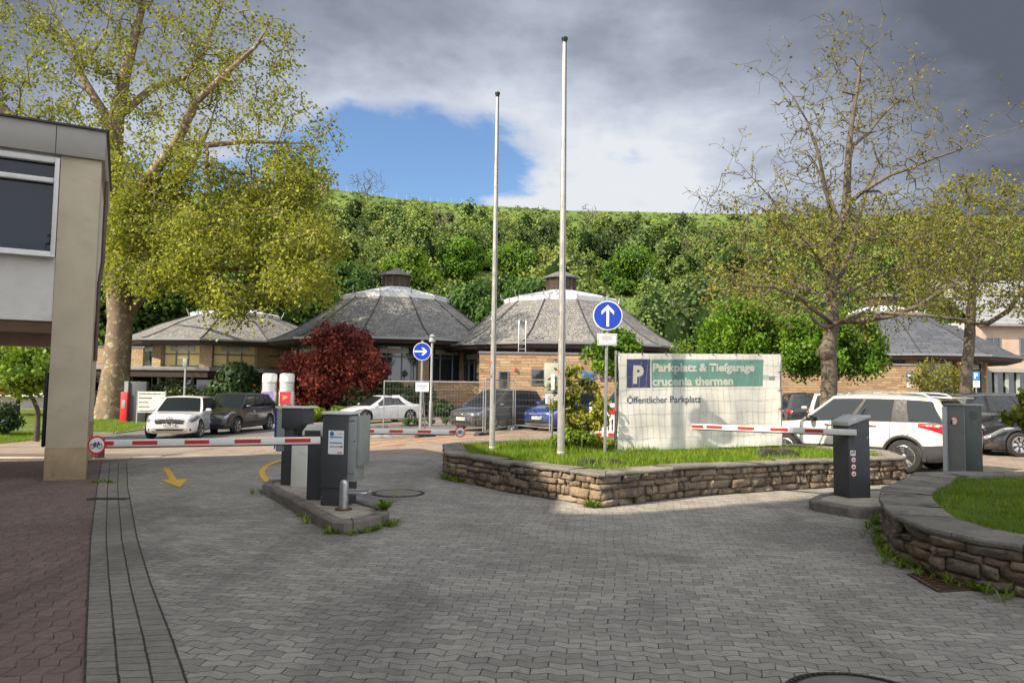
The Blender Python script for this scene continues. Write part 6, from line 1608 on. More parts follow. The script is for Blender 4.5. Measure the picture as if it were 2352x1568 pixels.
def wheel_meshes(r, wd, spokes):
    key = (round(r, 3), wd, spokes)
    if key in _rim_cache: return _rim_cache[key]
    mb = MB(); mb.lathe([(r * .66, -wd / 2), (r * .93, -wd / 2), (r * .985, -wd * .40), (r, -wd * .2), (r, wd * .2), (r * .985, wd * .40), (r * .93, wd / 2), (r * .68, wd / 2), (r * .66, wd * .42)], (0, 0, 0), 40, axis='y')
    ty = mb.build('wheel', M['tyre'], smooth=True, sharp=50)
    mb = MB(); rr = r * .68
    mb.lathe([(rr, .0), (rr, wd * .46), (rr * .93, wd * .50), (rr * .90, wd * .40), (rr * .88, .02)], (0, 0, 0), 40, axis='y')
    for k in range(spokes):
        a = 2 * PI * k / spokes
        for da in (-.13, .13):
            u = Vector((math.cos(a + da * .6), 0, math.sin(a + da * .6))); v = Vector((math.cos(a + da), 0, math.sin(a + da)))
            mb.bar(u * rr * .12 + Vector((0, wd * .34, 0)), v * rr * .92 + Vector((0, wd * .43, 0)), rr * .10, wd * .14)
    mb.lathe([(rr * .2, wd * .2), (rr * .2, wd * .42), (rr * .12, wd * .45)], (0, 0, 0), 16, axis='y')
    rm = mb.build('rim', M['rim'], smooth=True, sharp=30)
    mb = MB(); mb.lathe([(rr * .89, .0), (rr * .89, .02)], (0, 0, 0), 24, axis='y'); mb.lathe([(rr * .55, .02), (rr * .55, .05)], (0, 0, 0), 24, axis='y'); hb = mb.build('brake_disc', M['arch_dark'])
    _rim_cache[key] = (ty.data, rm.data, hb.data)
    for o in (ty, rm, hb): bpy.data.objects.remove(o)
    return _rim_cache[key]
def interp(pts, x):
    if x <= pts[0][0]: return pts[0][1]
    for (a, ya), (b, yb) in zip(pts[:-1], pts[1:]):
        if x <= b:
            t = (x - a) / (b - a); t = t * t * (3 - 2 * t) * .4 + t * .6; return ya + (yb - ya) * t
    return pts[-1][1]
def car(name, label, cat, loc, heading, K, group=None):
    """body lofted along x from rear to front; cabin above the belt line; wheels in cut arches"""
    L_, W, H_ = K['L'], K['W'], K['H']; zb = K.get('zb', .20); hl = L_ / 2; r = K['r']; xf, xr = K['xf'], K['xr']
    t = thing(name, label, cat, loc, heading, group)
    top = K['top']; belt = K['belt']
    bot = K.get('bot', [(-hl, zb + .22), (-hl + .12, zb + .08), (-hl + .5, zb), (hl - .6, zb - .02), (hl - .1, zb), (hl, zb + .10)])
    wp = K.get('wp', [(-hl, .78), (-hl + .05, .88), (-hl + .18, .945), (-hl + .6, .985), (-.3, 1.0), (hl - 1.2, .995), (hl - .55, .965), (hl - .25, .91), (hl - .08, .80), (hl - .02, .70), (hl, .60)])
    xs = sorted(set([round(v, 3) for v in ([-hl, -hl + .02, -hl + .05, -hl + .1, -hl + .18, -hl + .3, hl, hl - .01, hl - .03, hl - .06, hl - .1, hl - .16, hl - .25, hl - .38] + list(np.linspace(-hl + .42, hl - .5, 22)))]))
    def sec(x):
        w_ = W / 2 * interp(wp, x); zt = interp(top, x); z0 = interp(bot, x); zs = min(interp(belt, x), zt - .015)
        m_ = z0 + (zs - z0) * .45
        return [(0, z0), (w_ * .72, z0), (w_ * .93, z0 + .035), (w_ * .985, z0 + .10), (w_ * .992, m_ - .06), (w_ * 1.0, m_ + .02), (w_ * .985, m_ + .06 + (zs - m_) * .2), (w_ * .982, m_ + (zs - m_) * .72), (w_ * .962, zs - .03), (w_ * .93, zs), (w_ * .82, zs + (zt - zs) * .62), (w_ * .5, zt - (zt - zs) * .05 - .003), (0, zt)]
    n = len(sec(0)); ring = 2 * n - 2; vs = []
    for x in xs:
        s_ = sec(x); vs += [(x, y, z) for y, z in s_] + [(x, -y, z) for y, z in s_[-2:0:-1]]
    fs = [(i * ring + j, i * ring + (j + 1) % ring, (i + 1) * ring + (j + 1) % ring, (i + 1) * ring + j) for i in range(len(xs) - 1) for j in range(ring)]
    fs = [f[::-1] for f in fs]
    fs += [tuple(range(ring)), tuple(range((len(xs) - 1) * ring, len(xs) * ring))[::-1]]
    mb = MB(); mb.add(vs, fs); body = mb.build('body', [K['paint'], M['arch_dark']], t, fixn=True)
    cut = MB()
    for xw in (xf, xr):
        for s_ in (-1, 1):
            cut.lathe([(r * 1.13, -.17), (r * 1.13, .17)], (xw, s_ * (W / 2 - .08), r + .01), 28, m=0, axis='y')
    co = cut.build('cutter', [M['arch_dark']], t, fixn=True)
    md = body.modifiers.new('arches', 'BOOLEAN'); md.object = co; md.operation = 'DIFFERENCE'; md.solver = 'EXACT'
    try: md.material_mode = 'TRANSFER'
    except Exception: pass
    bpy.context.view_layer.update(); ev = body.evaluated_get(bpy.context.evaluated_depsgraph_get()); me2 = bpy.data.meshes.new_from_object(ev)
    old = body.data; body.modifiers.clear(); body.data = me2; bpy.data.meshes.remove(old); bpy.data.objects.remove(co)
    if len(me2.materials) == 0: me2.materials.append(K['paint'])
    me2.polygons.foreach_set('use_smooth', [True] * len(me2.polygons)); me2.set_sharp_from_angle(angle=R(32))
    def surf(x, q):
        """point on the left side of the body at section parameter q"""
        s_ = sec(x); k = min(int(q), n - 2); f = q - k; a, b_ = s_[k], s_[k + 1]; return Vector((x, a[0] + (b_[0] - a[0]) * f, a[1] + (b_[1] - a[1]) * f))
    def panel(nm, xa, xb, qa, qb, mat, off=.006, side=1, parent=None, nx=6, nq=4, shape=None):
        vs = []
        for j in range(nq + 1):
            for i in range(nx + 1):
                u = i / nx; v = j / nq; x = xa + (xb - xa) * u; q = qa + (qb - qa) * v
                if shape: x, q = shape(u, v)
                p = surf(x, q); e = .01; du = surf(min(hl, x + e), q) - surf(max(-hl, x - e), q); dv = surf(x, min(n - 1.001, q + .1)) - surf(x, max(0, q - .1)); nn = du.cross(dv)
                nn = nn.normalized() if nn.length > 1e-9 else Vector((0, 1, 0))
                if nn.y < 0 and abs(nn.y) > .05: nn = -nn
                p = p + nn * off; vs.append((p.x, p.y * side, p.z))
        fs = [(j * (nx + 1) + i, j * (nx + 1) + i + 1, (j + 1) * (nx + 1) + i + 1, (j + 1) * (nx + 1) + i) for j in range(nq) for i in range(nx)]
        m2 = MB(); m2.add(vs, fs); return m2.build(nm, mat, parent or t, smooth=True)
    # cabin
    f0, f1, r1, r0 = K['cab']; zbl = K['zbelt']; zro = H_; wb_ = W / 2 * .925; wr_ = W / 2 * K.get('roofw', .72); bul = K.get('bulge', .13)
    vN = 8
    def cw(v): return wb_ + (wr_ - wb_) * (v ** 1.25)
    def cxf(v): return f0 + (f1 - f0) * (1 - (1 - v) ** 1.12)
    def cxr(v): return r0 + (r1 - r0) * (1 - (1 - v) ** K.get('rearpow', 1.25))
    def rz_(x):   # roof line along the car
        u = (x - r1) / (f1 - r1); return zro - .05 * (max(0, (abs(u - .58) - .1) / .58)) ** 2 * K.get('roofdrop', 1.0) - (K.get('tail', 0) * max(0, .45 - u) ** 1.3)
    def cz(v, x): zz = interp(belt, x) - .03; return zz + (rz_(min(max(x, r1), f1)) - .035 - zz) * v
    def side_pt(s_, v): x = cxr(v) + (cxf(v) - cxr(v)) * s_; return Vector((x, cw(v), cz(v, x)))
    def front_pt(u, v): x = cxf(v) + bul * (1 - u * u) * (1 - .25 * v); y = cw(v) * u; return Vector((x, y, cz(v, cxf(v)) + .035 * v * (1 - u * u)))
    def back_pt(u, v): x = cxr(v) - bul * .6 * (1 - u * u); y = cw(v) * u; return Vector((x, y, cz(v, cxr(v)) + .03 * v * (1 - u * u)))
    vs = []; NSd, NFr = 12, 10
    def ringv(v):
        o_ = [side_pt(i / NSd, v) for i in range(NSd)] + [front_pt(1 - 2 * i / NFr, v) for i in range(NFr)]
        o_ += [Vector((p.x, -p.y, p.z)) for p in [side_pt(1 - i / NSd, v) for i in range(NSd)]] + [back_pt(-1 + 2 * i / NFr, v) for i in range(NFr)]
        return o_
    rings = [ringv(j / vN) for j in range(vN + 1)]; top_r = rings[-1]; cen = sum(top_r, Vector()) / len(top_r)
    for f_, dz in ((.93, .018), (.80, .030), (.5, .040), (.15, .045)):
        rings.append([Vector((cen.x + (p.x - cen.x) * f_, p.y * f_, p.z + dz + 0 * f_)) for p in top_r])
    m_ = len(top_r)
    for q in rings: vs += q
    fs = [(i * m_ + j, i * m_ + (j + 1) % m_, (i + 1) * m_ + (j + 1) % m_, (i + 1) * m_ + j) for i in range(len(rings) - 1) for j in range(m_)] + [tuple(range((len(rings) - 1) * m_, len(rings) * m_))]
    mb = MB(); mb.add(vs, fs); mb.build('cabin', K.get('roofpaint', K['paint']), t, smooth=True, sharp=45, fixn=True)
    def glassp(nm, fn, u0, u1, v0, v1, off, nu=8, nv=5, mat=None, mirror=False, skew=None):
        vs = []
        for j in range(nv + 1):
            for i in range(nu + 1):
                v = v0 + (v1 - v0) * j / nv; a, b_ = u0, u1
                if skew: a, b_ = skew(j / nv)
                u = a + (b_ - a) * i / nu; p = fn(u, v); e = .01
                nn = (fn(u + e, v) - fn(u - e, v)).cross(fn(u, min(1, v + e)) - fn(u, v - e)).normalized()
                if nn.dot(p - Vector((cen.x, 0, p.z - .3))) < 0: nn = -nn
                p = p + nn * off; vs.append((p.x, -p.y if mirror else p.y, p.z))
        mb = MB(); mb.add(vs, [(j * (nu + 1) + i, j * (nu + 1) + i + 1, (j + 1) * (nu + 1) + i + 1, (j + 1) * (nu + 1) + i) for j in range(nv) for i in range(nu)]); return mb.build(nm, mat or M['car_glass'], t, smooth=True)
    glassp('windscreen', front_pt, -.90, .90, .05, .95, .006); glassp('rear_window', back_pt, -.84, .84, K.get('rwv', .12), .90, .006)
    gt = K.get('gtop', .90)
    for mir in (False, True):
        glassp('window_surround', side_pt, K['win'][0][0] - .018, K['win'][-1][1] + .018, .04, gt + .03, .004, mat=K.get('trim', M['black']), mirror=mir, skew=K.get('skew0'))
        for wi, (s0, s1) in enumerate(K['win']):
            sk = None
            if wi == 0 and K.get('quarter'): sk = (lambda a, b_: (lambda v: (a + (b_ - a) * K['quarter'] * v, b_)))(s0, s1)
            glassp('side_window', side_pt, s0, s1, .09, gt, .008, mirror=mir, skew=sk)
    # wheels
    ty, rm, hb = wheel_meshes(r, .215, K.get('spokes', 5)); steer = K.get('steer', 0)
    for xw in (xf, xr):
        for s_ in (-1, 1):
            o = bpy.data.objects.new('wheel', ty); C.collection.objects.link(o); o.parent = t; o.location = (xw, s_ * (W / 2 - .115), r); o.rotation_euler = (0, rnd.uniform(0, 6), (0 if s_ > 0 else PI) + (steer if xw == xf else 0))
            for nm, d_ in (('rim', rm), ('brake_disc', hb)):
                c_ = bpy.data.objects.new(nm, d_); C.collection.objects.link(c_); c_.parent = o
            if K.get('clad'):
                mb = MB(); pts = []
                for k in range(19):
                    a = PI * (k / 18) * 1.12 - PI * .06; pts.append((xw + r * 1.17 * math.cos(a), s_ * (W / 2 * interp(wp, xw + r * 1.17 * math.cos(a)) * .985), r + .01 + r * 1.17 * math.sin(a)))
                for a, b_ in zip(pts[:-1], pts[1:]): mb.bar(a, b_, .035, .075) if False else mb.tube([a, b_], .036, 6, cap=False)
                mb.build('wheel_arch_trim', M['cladding'], t, smooth=True)
    if K.get('clad'):
        for s_ in (-1, 1): panel('sill_trim', xr + r * 1.15, xf - r * 1.15, 1.2, 3.9, M['cladding'], .008, s_, nx=14)
    # lamps, grille, plates
    for s_ in (-1, 1):
        hs = K.get('head', (hl - .62, hl - .03, 7.1, 9.3)); hd = panel('headlight', hs[0], hs[1], hs[2], hs[3], M['headlamp'], .010, s_, nx=10, shape=lambda u, v: (hs[0] + (hs[1] - hs[0]) * (u + .0) - (.10 * (1 - v) * (1 - u)), (hs[2] + (hs[3] - hs[2]) * (.30 * (1 - u) + v * (.62 + .38 * u)))))
        panel('lamp_insert', hs[0] + .15, hs[1] - .05, hs[2] + .5, hs[2] + 1.3, M['lamp_dark'], .014, s_, parent=hd)
        ts = K.get('tail_l', (-hl + .01, -hl + .34, 6.6, 8.6)); panel('tail_light', ts[0], ts[1], ts[2], ts[3], M['taillamp'], .010, s_, shape=lambda u, v: (ts[0] + (ts[1] - ts[0]) * u, ts[2] + (ts[3] - ts[2]) * (v + (.55 - v * .55) * u)))
        # mirror
        mp_ = side_pt(.93, .12); mb = MB(); mb.lathe([(.02, -.11), (.075, -.085), (.085, .0), (.07, .085), (.02, .11)], (0, 0, 0), 12, axis='y')
        mb.v = [(x * .8 + mp_.x - .06, (y + mp_.y + .17) * s_, z * .85 + mp_.z + .03) for x, y, z in mb.v]; mb.bar((mp_.x - .03, mp_.y * s_, mp_.z - .02), (mp_.x - .05, (mp_.y + .1) * s_, mp_.z), .05, .03)
        mb.build('mirror', K.get('mirror', K['paint']), t, smooth=True, fixn=True)
        for hx in K.get('handles', (-.95, .05)):
            p = surf(hx, 7.4); mb = MB(); mb.tube([(hx - .09, (p.y + .008) * s_, p.z), (hx - .06, (p.y + .03) * s_, p.z + .005), (hx + .06, (p.y + .03) * s_, p.z + .005), (hx + .09, (p.y + .008) * s_, p.z)], .014, 6); mb.build('door_handle', K.get('handlem', K['paint']), t, smooth=True)
        for dx in K.get('doors', (-1.05, -.10, .95)):
            mb = MB(); 
            for a_, b_ in zip(np.linspace(3.4, 8.9, 8)[:-1], np.linspace(3.4, 8.9, 8)[1:]):
                pa_, pb_ = surf(dx, a_), surf(dx, b_); mb.bar((dx, (pa_.y + .001) * s_, pa_.z), (dx, (pb_.y + .001) * s_, pb_.z), .010, .006)
            mb.build('door_gap', M['arch_dark'], t)
    gz = K.get('grille', (.55, .75, .55)); 
    def nose_x(y, z):      # how far forward the nose surface lies at this height and side
        best = hl - .5
        for x in np.linspace(hl, hl - .5, 26):
            s_ = sec(x); ys = [a for a, b_ in s_]; 
            zz0, zz1 = s_[0][1], s_[-1][1]
            if not (zz0 <= z <= zz1): continue
            wmax = 0
            for (ya, za), (yb, zb2) in zip(s_[:-1], s_[1:]):
                if min(za, zb2) <= z <= max(za, zb2): wmax = max(wmax, ya if abs(zb2 - za) < 1e-6 else ya + (yb - ya) * (z - za) / (zb2 - za))
            if wmax >= abs(y): return x
        return best
    def nose_panel(nm, hw, z0, z1, mat, off, parent=None, taper=1., nseg=12, y0=0.):
        vs = []
        for j in range(3):
            z = z0 + (z1 - z0) * j / 2; hh = hw * (1 - (1 - taper) * (1 - j / 2))
            for i in range(nseg + 1):
                y = -hh + 2 * hh * i / nseg; vs.append((nose_x(abs(y) + abs(y0), z) + off, y + y0, z))
        m2 = MB(); m2.add(vs, [(j * (nseg + 1) + i, j * (nseg + 1) + i + 1, (j + 1) * (nseg + 1) + i + 1, (j + 1) * (nseg + 1) + i) for j in range(2) for i in range(nseg)])
        return m2.build(nm, mat, parent or t)
    gr = nose_panel('grille', gz[2], gz[0], gz[1], M['grille'], .008, taper=.85)
    for k in range(K.get('bars', 2)):
        z = gz[0] + (gz[1] - gz[0]) * (k + 1) / (K.get('bars', 2) + 1); nose_panel('grille_bar', gz[2] * .92, z - .012, z + .012, M['chrome'], .016, gr)
    lo = K.get('lower', (.28, .42, .55)); nose_panel('lower_intake', lo[2], lo[0], lo[1], M['grille'], .008)
    for y_ in (-1, 1): nose_panel('fog_light', .07, lo[0] + .04, lo[1] - .0, M['grille'], .010, nseg=4, y0=y_ * W * .36)
    if K.get('skid'): nose_panel('skid_plate', .66, zb + .03, zb + .11, M['bumper_silver'], .02, taper=.8)
    pz = K.get('plate_z', .44); pn = nose_panel('number_plate', .25, pz, pz + .11, M['plate'], .028); nose_panel('plate_strip', .022, pz + .005, pz + .105, M['plate_blue'], .032, pn, nseg=2, y0=-.225 if False else .225)
    mb = MB(); 
    for k, y in enumerate((.17, .13, .05, .01, -.04, -.10, -.14, -.19)): mb.box((nose_x(0, pz + .05) + .031, y, pz + .055), (.004, .024, .05 + .006 * (k % 3)))
    mb.build('plate_marks', M['ink'], pn)
    rpz = K.get('rplate', .75); mb = MB(); mb.box((-hl - .012, 0, rpz), (.012, .5, .11)); mb.build('number_plate', M['plate'], t)
    if K.get('rails'):
        for s_ in (-1, 1):
            mb = MB(); xa_, xb_ = r1 + .12, f1 - .25; yy = wr_ * .90 * s_; P_ = [(xa_, yy, rz_(xa_) - .01), (xa_ + .12, yy, rz_(xa_) + .035 + K['rails'])] + [(xa_ + (xb_ - xa_) * k / 6, yy, rz_(xa_ + (xb_ - xa_) * k / 6) + .04 + K['rails']) for k in range(1, 6)] + [(xb_ - .1, yy, rz_(xb_) + .03 + K['rails']), (xb_, yy, rz_(xb_) - .01)]
            mb.tube(P_, .018, 6); mb.build('roof_rail', M['chrome'], t, smooth=True)
    if K.get('spoiler'):
        mb = MB(); zr_ = rz_(r1) ; mb.prism([(-.28, 0), (.10, .02), (.10, .045), (-.28, .03)], -wr_ * .93, wr_ * .93, M=Matrix.Translation((r1, 0, zr_ - .02)) @ Matrix.Rotation(R(90), 4, 'X')); mb.build('spoiler', K['paint'], t, bevel=.01)
    return t, dict(nose_panel=nose_panel, nose_x=nose_x, panel=panel, surf=surf)
def suvK(**kw):
    L_ = kw.get('L', 4.5); hl = L_ / 2; H_ = kw.get('H', 1.64); zl = kw.get('zbelt', 1.04); nz = kw.get('nose', .86)
    d = dict(L=L_, W=1.86, H=H_, r=.36, xf=hl - .86, xr=-hl + .84, zbelt=zl, zb=.24,
             top=[(-hl, zl - .10), (-hl + .06, zl - .03), (-hl + .25, zl + .02), (hl - 1.35, zl + .01), (hl - .75, zl - .06), (hl - .3, nz + .05), (hl - .10, nz - .02), (hl - .03, nz - .09), (hl, nz - .16)],
             belt=[(-hl, zl - .06), (-hl + .4, zl + .03), (0, zl - .005), (hl - 1.2, zl - .05), (hl - .5, zl - .16), (hl, nz - .2)],
             cab=(hl - 1.18, hl - 2.02, -hl + .50, -hl + .12), win=[(.10, .30), (.335, .635), (.665, .945)], quarter=.25, plate_z=.50, grille=(.60, .80, .56), lower=(.30, .44, .52))
    d.update(kw); return d
def place(P0, ang, xloc, side, W):
    """car origin so that the wheel contact (xloc, side) stands at P0"""
    off_ = Matrix.Rotation(ang, 3, 'Z') @ Vector((xloc, side * (W / 2 - .11), 0)); x, y = P0.x - off_.x, P0.y - off_.y
    return (x, y, g(x, y))
# white suv facing the camera
K = suvK(L=4.66, W=1.89, H=1.60, paint=PT['white'], rails=.0, skid=True, bars=2, grille=(.60, .86, .56), steer=R(-8), nose=.93, handlem=PT['white'], mirror=PT['white'], lower=(.30, .42, .62), head=(4.66 / 2 - .62, 4.66 / 2 - .035, 6.6, 9.3))
a = R(-79); t, F = car('white_suv', 'white sport utility car with large chrome barred grille facing the camera beyond the long barrier arm', 'car', place(gp(455, 1005), a, K['xf'], 1, K['W']), a, K)
xn = F['nose_x'](0, .71) + .03; mb = MB(); mb.tube([(xn, .125 * math.cos(2 * PI * k / 28), .725 + .125 * math.sin(2 * PI * k / 28)) for k in range(28)], .017, 6, closed=True)
for k in range(3):
    a_ = PI / 2 + 2 * PI * k / 3; mb.bar((xn, 0, .725), (xn, .12 * math.cos(a_), .725 + .12 * math.sin(a_)), .034, .02)
mb.build('emblem', M['chrome'], t)
t['label'] = 'white sport utility car with chrome barred grille facing the camera beyond the barrier arm'
K = suvK(L=4.63, W=1.89, H=1.70, paint=PT['black'], rails=.0, zbelt=1.10, nose=.88, clad=True, quarter=.6, bars=1, grille=(.62, .78, .34), head=(4.63 / 2 - .62, 4.63 / 2 - .10, 7.0, 9.2))
a = R(-97); car('dark_suv', 'blue black sport utility car parked right behind the white one', 'car', place(gp(541, 996), a, K['xf'], 1, K['W']), a, K)
# white coupe
h_ = 4.4 / 2
K = dict(L=4.4, W=1.82, H=1.42, r=.335, xf=h_ - .92, xr=-h_ + .87, zbelt=.94, zb=.16, top=[(-h_, .86), (-h_ + .06, .97), (-h_ + .3, 1.0), (-h_ + .9, .98), (h_ - 1.5, .95), (h_ - .8, .86), (h_ - .3, .72), (h_ - .08, .62), (h_, .52)],
         belt=[(-h_, .84), (-h_ + .5, .93), (-.4, .93), (h_ - 1.3, .86), (h_ - .5, .70), (h_, .5)], cab=(h_ - 1.12, h_ - 2.05, -h_ + 1.25, -h_ + .42), win=[(.24, .50), (.53, .90)], quarter=.55, roofw=.70, rearpow=1.5, bulge=.16, paint=PT['white'],
         head=(h_ - .85, h_ - .12, 7.4, 9.1), grille=(.36, .46, .52), lower=(.20, .27, .5), bars=0, plate_z=.28, handles=(-.35,), doors=(-.55, .98), tail_l=(-h_ + .02, -h_ + .35, 7.0, 8.6), rplate=.5, spokes=5)
a = R(-141); car('white_coupe', 'low white coupe parked side on in front of the red maple', 'car', place(gp(839, 973), a, K['xf'], 1, K['W']), a, K)
# dark grey people carrier
h_ = 4.38 / 2
K = suvK(L=4.38, W=1.83, H=1.62, paint=PT['grey'], r=.33, zb=.17, nose=.80, zbelt=.98, cab=(h_ - .85, h_ - 1.95, -h_ + .45, -h_ + .10), win=[(.08, .27), (.30, .60), (.63, .90)], quarter=.7, bars=3, grille=(.56, .72, .42), lower=(.22, .36, .55), plate_z=.40, head=(h_ - .75, h_ - .14, 7.3, 9.2))
a = R(-130); t, F = car('grey_people_carrier', 'dark grey people carrier with chrome edged grille behind the construction fence', 'car', place(gp(1128, 989), a, K['xf'], 1, K['W']), a, K)
h_ = 4.14 / 2
K = suvK(L=4.14, W=1.76, H=1.52, paint=PT['blue'], r=.33, zb=.19, nose=.84, cab=(h_ - 1.0, h_ - 1.85, -h_ + .45, -h_ + .10), bars=1, grille=(.62, .70, .5), lower=(.30, .42, .5), skid=True, plate_z=.46, clad=True)
a = R(-128); car('blue_car', 'bright blue small crossover parked behind the flowering shrub and information sign', 'car', place(gp(1300, 990), a, K['xf'], 1, K['W']), a, K)
# white van behind
h_ = 4.9 / 2
K = dict(L=4.9, W=1.9, H=1.98, r=.33, xf=h_ - .85, xr=-h_ + .95, zbelt=1.12, zb=.2, top=[(-h_, 1.1), (h_ - 1.1, 1.14), (h_ - .4, 1.0), (h_ - .05, .86), (h_, .7)], belt=[(-h_, 1.08), (h_ - 1.1, 1.08), (h_ - .4, .92), (h_, .62)],
         cab=(h_ - .62, h_ - 1.45, -h_ + .12, -h_ + .03), win=[(.66, .95)], roofw=.86, paint=PT['white'], trim=PT['white'], roofdrop=.3, rwv=.4, grille=(.5, .66, .5), lower=(.25, .36, .5))
vx = at(1408, 930, 35.5); a = R(-160); car('white_van', 'white delivery van parked behind the barrier boards and banner', 'van', (vx.x + 1.7, 36.2, 0), a, K)
# cream suv on the right
h_ = 4.44 / 2
K = suvK(L=4.40, W=1.76, H=1.60, paint=PT['cream'], rails=.02, clad=True, r=.345, spoiler=True, zbelt=1.03, nose=.90, xf=h_ - .86, xr=-h_ + .98, cab=(h_ - 1.15, h_ - 1.92, -h_ + .42, -h_ + .02), win=[(.06, .26), (.37, .625), (.66, .955)], quarter=-.15,
         tail_l=(-h_ + .0, -h_ + .70, 5.9, 8.8), handlem=M['chrome'], mirror=M['black'], handles=(-.62, .32), doors=(-.98, .0, .98), roofw=.74, gtop=.88, tail=.03)
a = R(130); rw = gp(2080, 1087); t, F = car('cream_suv', 'cream white sport utility car seen from its left side beside the banner', 'car', place(rw, a, K['xr'], 1, K['W']), a, K)
p = F['surf'](-1.18, 6.6); mb = MB(); mb.tube([(-1.28 + .085 * math.cos(2 * PI * k / 24), p.y + .004, p.z + .02 + .085 * math.sin(2 * PI * k / 24)) for k in range(24)], .004, 4, closed=True); mb.build('fuel_flap_gap', M['arch_dark'], t)
F['panel']('rear_bumper', -h_ + .0, -h_ + .9, 1.5, 4.6, M['cladding'], .010, 1, nx=10, nq=6); F['panel']('rear_bumper', -h_ + .0, -h_ + .9, 1.5, 4.6, M['cladding'], .010, -1, nx=10, nq=6)
# rear row on the right
def rear_place(px, py_, d_, ang, K_):
    c_ = at(px, py_, d_); off_ = Matrix.Rotation(ang, 3, 'Z') @ Vector((-K_['L'] / 2, K_['W'] / 2 * .9, 0)); return (c_.x - off_.x, c_.y - off_.y, g(c_.x, c_.y))
K = suvK(L=4.6, W=1.88, H=1.62, paint=PT['grey'], rails=.0, rplate=.62); K['paint'] = PT['black']
a = R(78); car('black_suv', 'black estate car seen from behind with red tail lights right of the banner', 'car', rear_place(1812, 940, 27.5, a, K), a, K)
K = suvK(L=4.5, W=1.84, H=1.66, paint=PT['silver'], rails=.0); a = R(68); car('silver_car', 'pinkish silver car with red tail light hidden behind the bare tree trunk', 'car', rear_place(1860, 945, 24.5, a, K), a, K)
K = suvK(L=4.3, W=1.8, H=1.52, paint=PT['navy'], win=[(.10, .30), (.335, .635), (.665, .945)]); a = R(100); car('blue_car', 'dark blue car just showing between the banner and the black estate', 'car', rear_place(1776, 940, 29.5, a, K), a, K)
K = suvK(L=4.62, W=1.9, H=1.70, paint=PT['slategrey'], zbelt=1.10, nose=.92, quarter=.6, roofdrop=2.2); a = R(-4); cx_ = at(2338, 950, 23); car('grey_suv', 'dark grey sport utility car in profile behind the light grey cabinet', 'car', (cx_.x, 23.4, 0), a, K)
h_ = 4.3 / 2
K = dict(L=4.4, W=1.8, H=1.45, r=.325, xf=h_ - .83, xr=-h_ + .8, zbelt=.93, zb=.16, top=[(-h_, .90), (-h_ + .3, 1.0), (h_ - 1.4, .95), (h_ - .7, .86), (h_ - .25, .76), (h_ - .05, .62), (h_, .52), (h_ + .05, .5)],
         belt=[(-h_, .84), (-h_ + .5, .93), (h_ - 1.3, .88), (h_ - .5, .76), (h_, .5), (h_ + .05, .48)], cab=(h_ - .95, h_ - 1.9, -h_ + .6, -h_ + .25), win=[(.10, .28), (.31, .60), (.63, .93)], quarter=.6, paint=PT['coal'], head=(h_ - .62, h_ - .02, 7.3, 9.2), spokes=7)
a = R(176); car('black_car', 'black hatchback with bright headlight and alloy wheel at the right edge', 'car', place(gp(2340, 1049), a, K['xf'], 1, K['W']), a, K)
K = suvK(L=4.5, W=1.85, H=1.66, paint=PT['coal'], quarter=.6); a = R(2); cx_ = at(2185, 930, 31); car('black_suv', 'black car roof showing behind the cream car and thin tree', 'car', (cx_.x, 31, 0), a, K)
# ------------------------------------------------------------------ trees near the court
def px_attr(poly, n, d_, spread, rg, wfn=None, rnd_=1.0, nc=0, cs=.8):
    if nc:        # boughs: points gathered round cluster centres, with gaps between
        cc = px_attr(poly, nc, d_, spread, rg); k = rg.integers(0, nc, n)
        return cc[k] + rg.normal(size=(n, 3)) * cs * np.array([1, 1, .6]) * rg.uniform(.5, 1.2, nc)[k][:, None]
    """crown points: inside an outline at the tree's distance, with the crown's own thickness in depth"""
    xs = [p[0] for p in poly]; ys = [p[1] for p in poly]; cx, cy = np.mean(xs), np.mean(ys); out_ = []
    while len(out_) < n:
        x = rg.uniform(min(xs), max(xs)); y = rg.uniform(min(ys), max(ys))
        if not in_poly(x, y, poly): continue
        if wfn and rg.random() > wfn(x, y): continue
        e = min(1, max(abs(x - cx) / (max(xs) - min(xs)) * 2, abs(y - cy) / (max(ys) - min(ys)) * 2)); th = spread * math.sqrt(max(.08, 1 - e * e * rnd_))
        d = d_ + rg.uniform(-1, 1) * th; out_.append(tuple(at(x, y, d)))
    return np.array(out_)
def leaf_at(P, tips, par, per, rad_, rg, hang=.2):
    """leaf places scattered round every twig end and along the last twig"""
    out_ = []; ids = []
    for t_ in tips:
        k = max(1, int(per * rg.uniform(.5, 1.5))); c = P[t_]; q = P[par[t_]]
        f = rg.random(k)[:, None]; base = c + (q - c) * f * .8
        o_ = rg.normal(size=(k, 3)) * rad_; o_[:, 2] -= abs(rg.normal(size=k)) * rad_ * hang; out_.append(base + o_); ids += [t_] * k
    return np.concatenate(out_), np.array(ids)
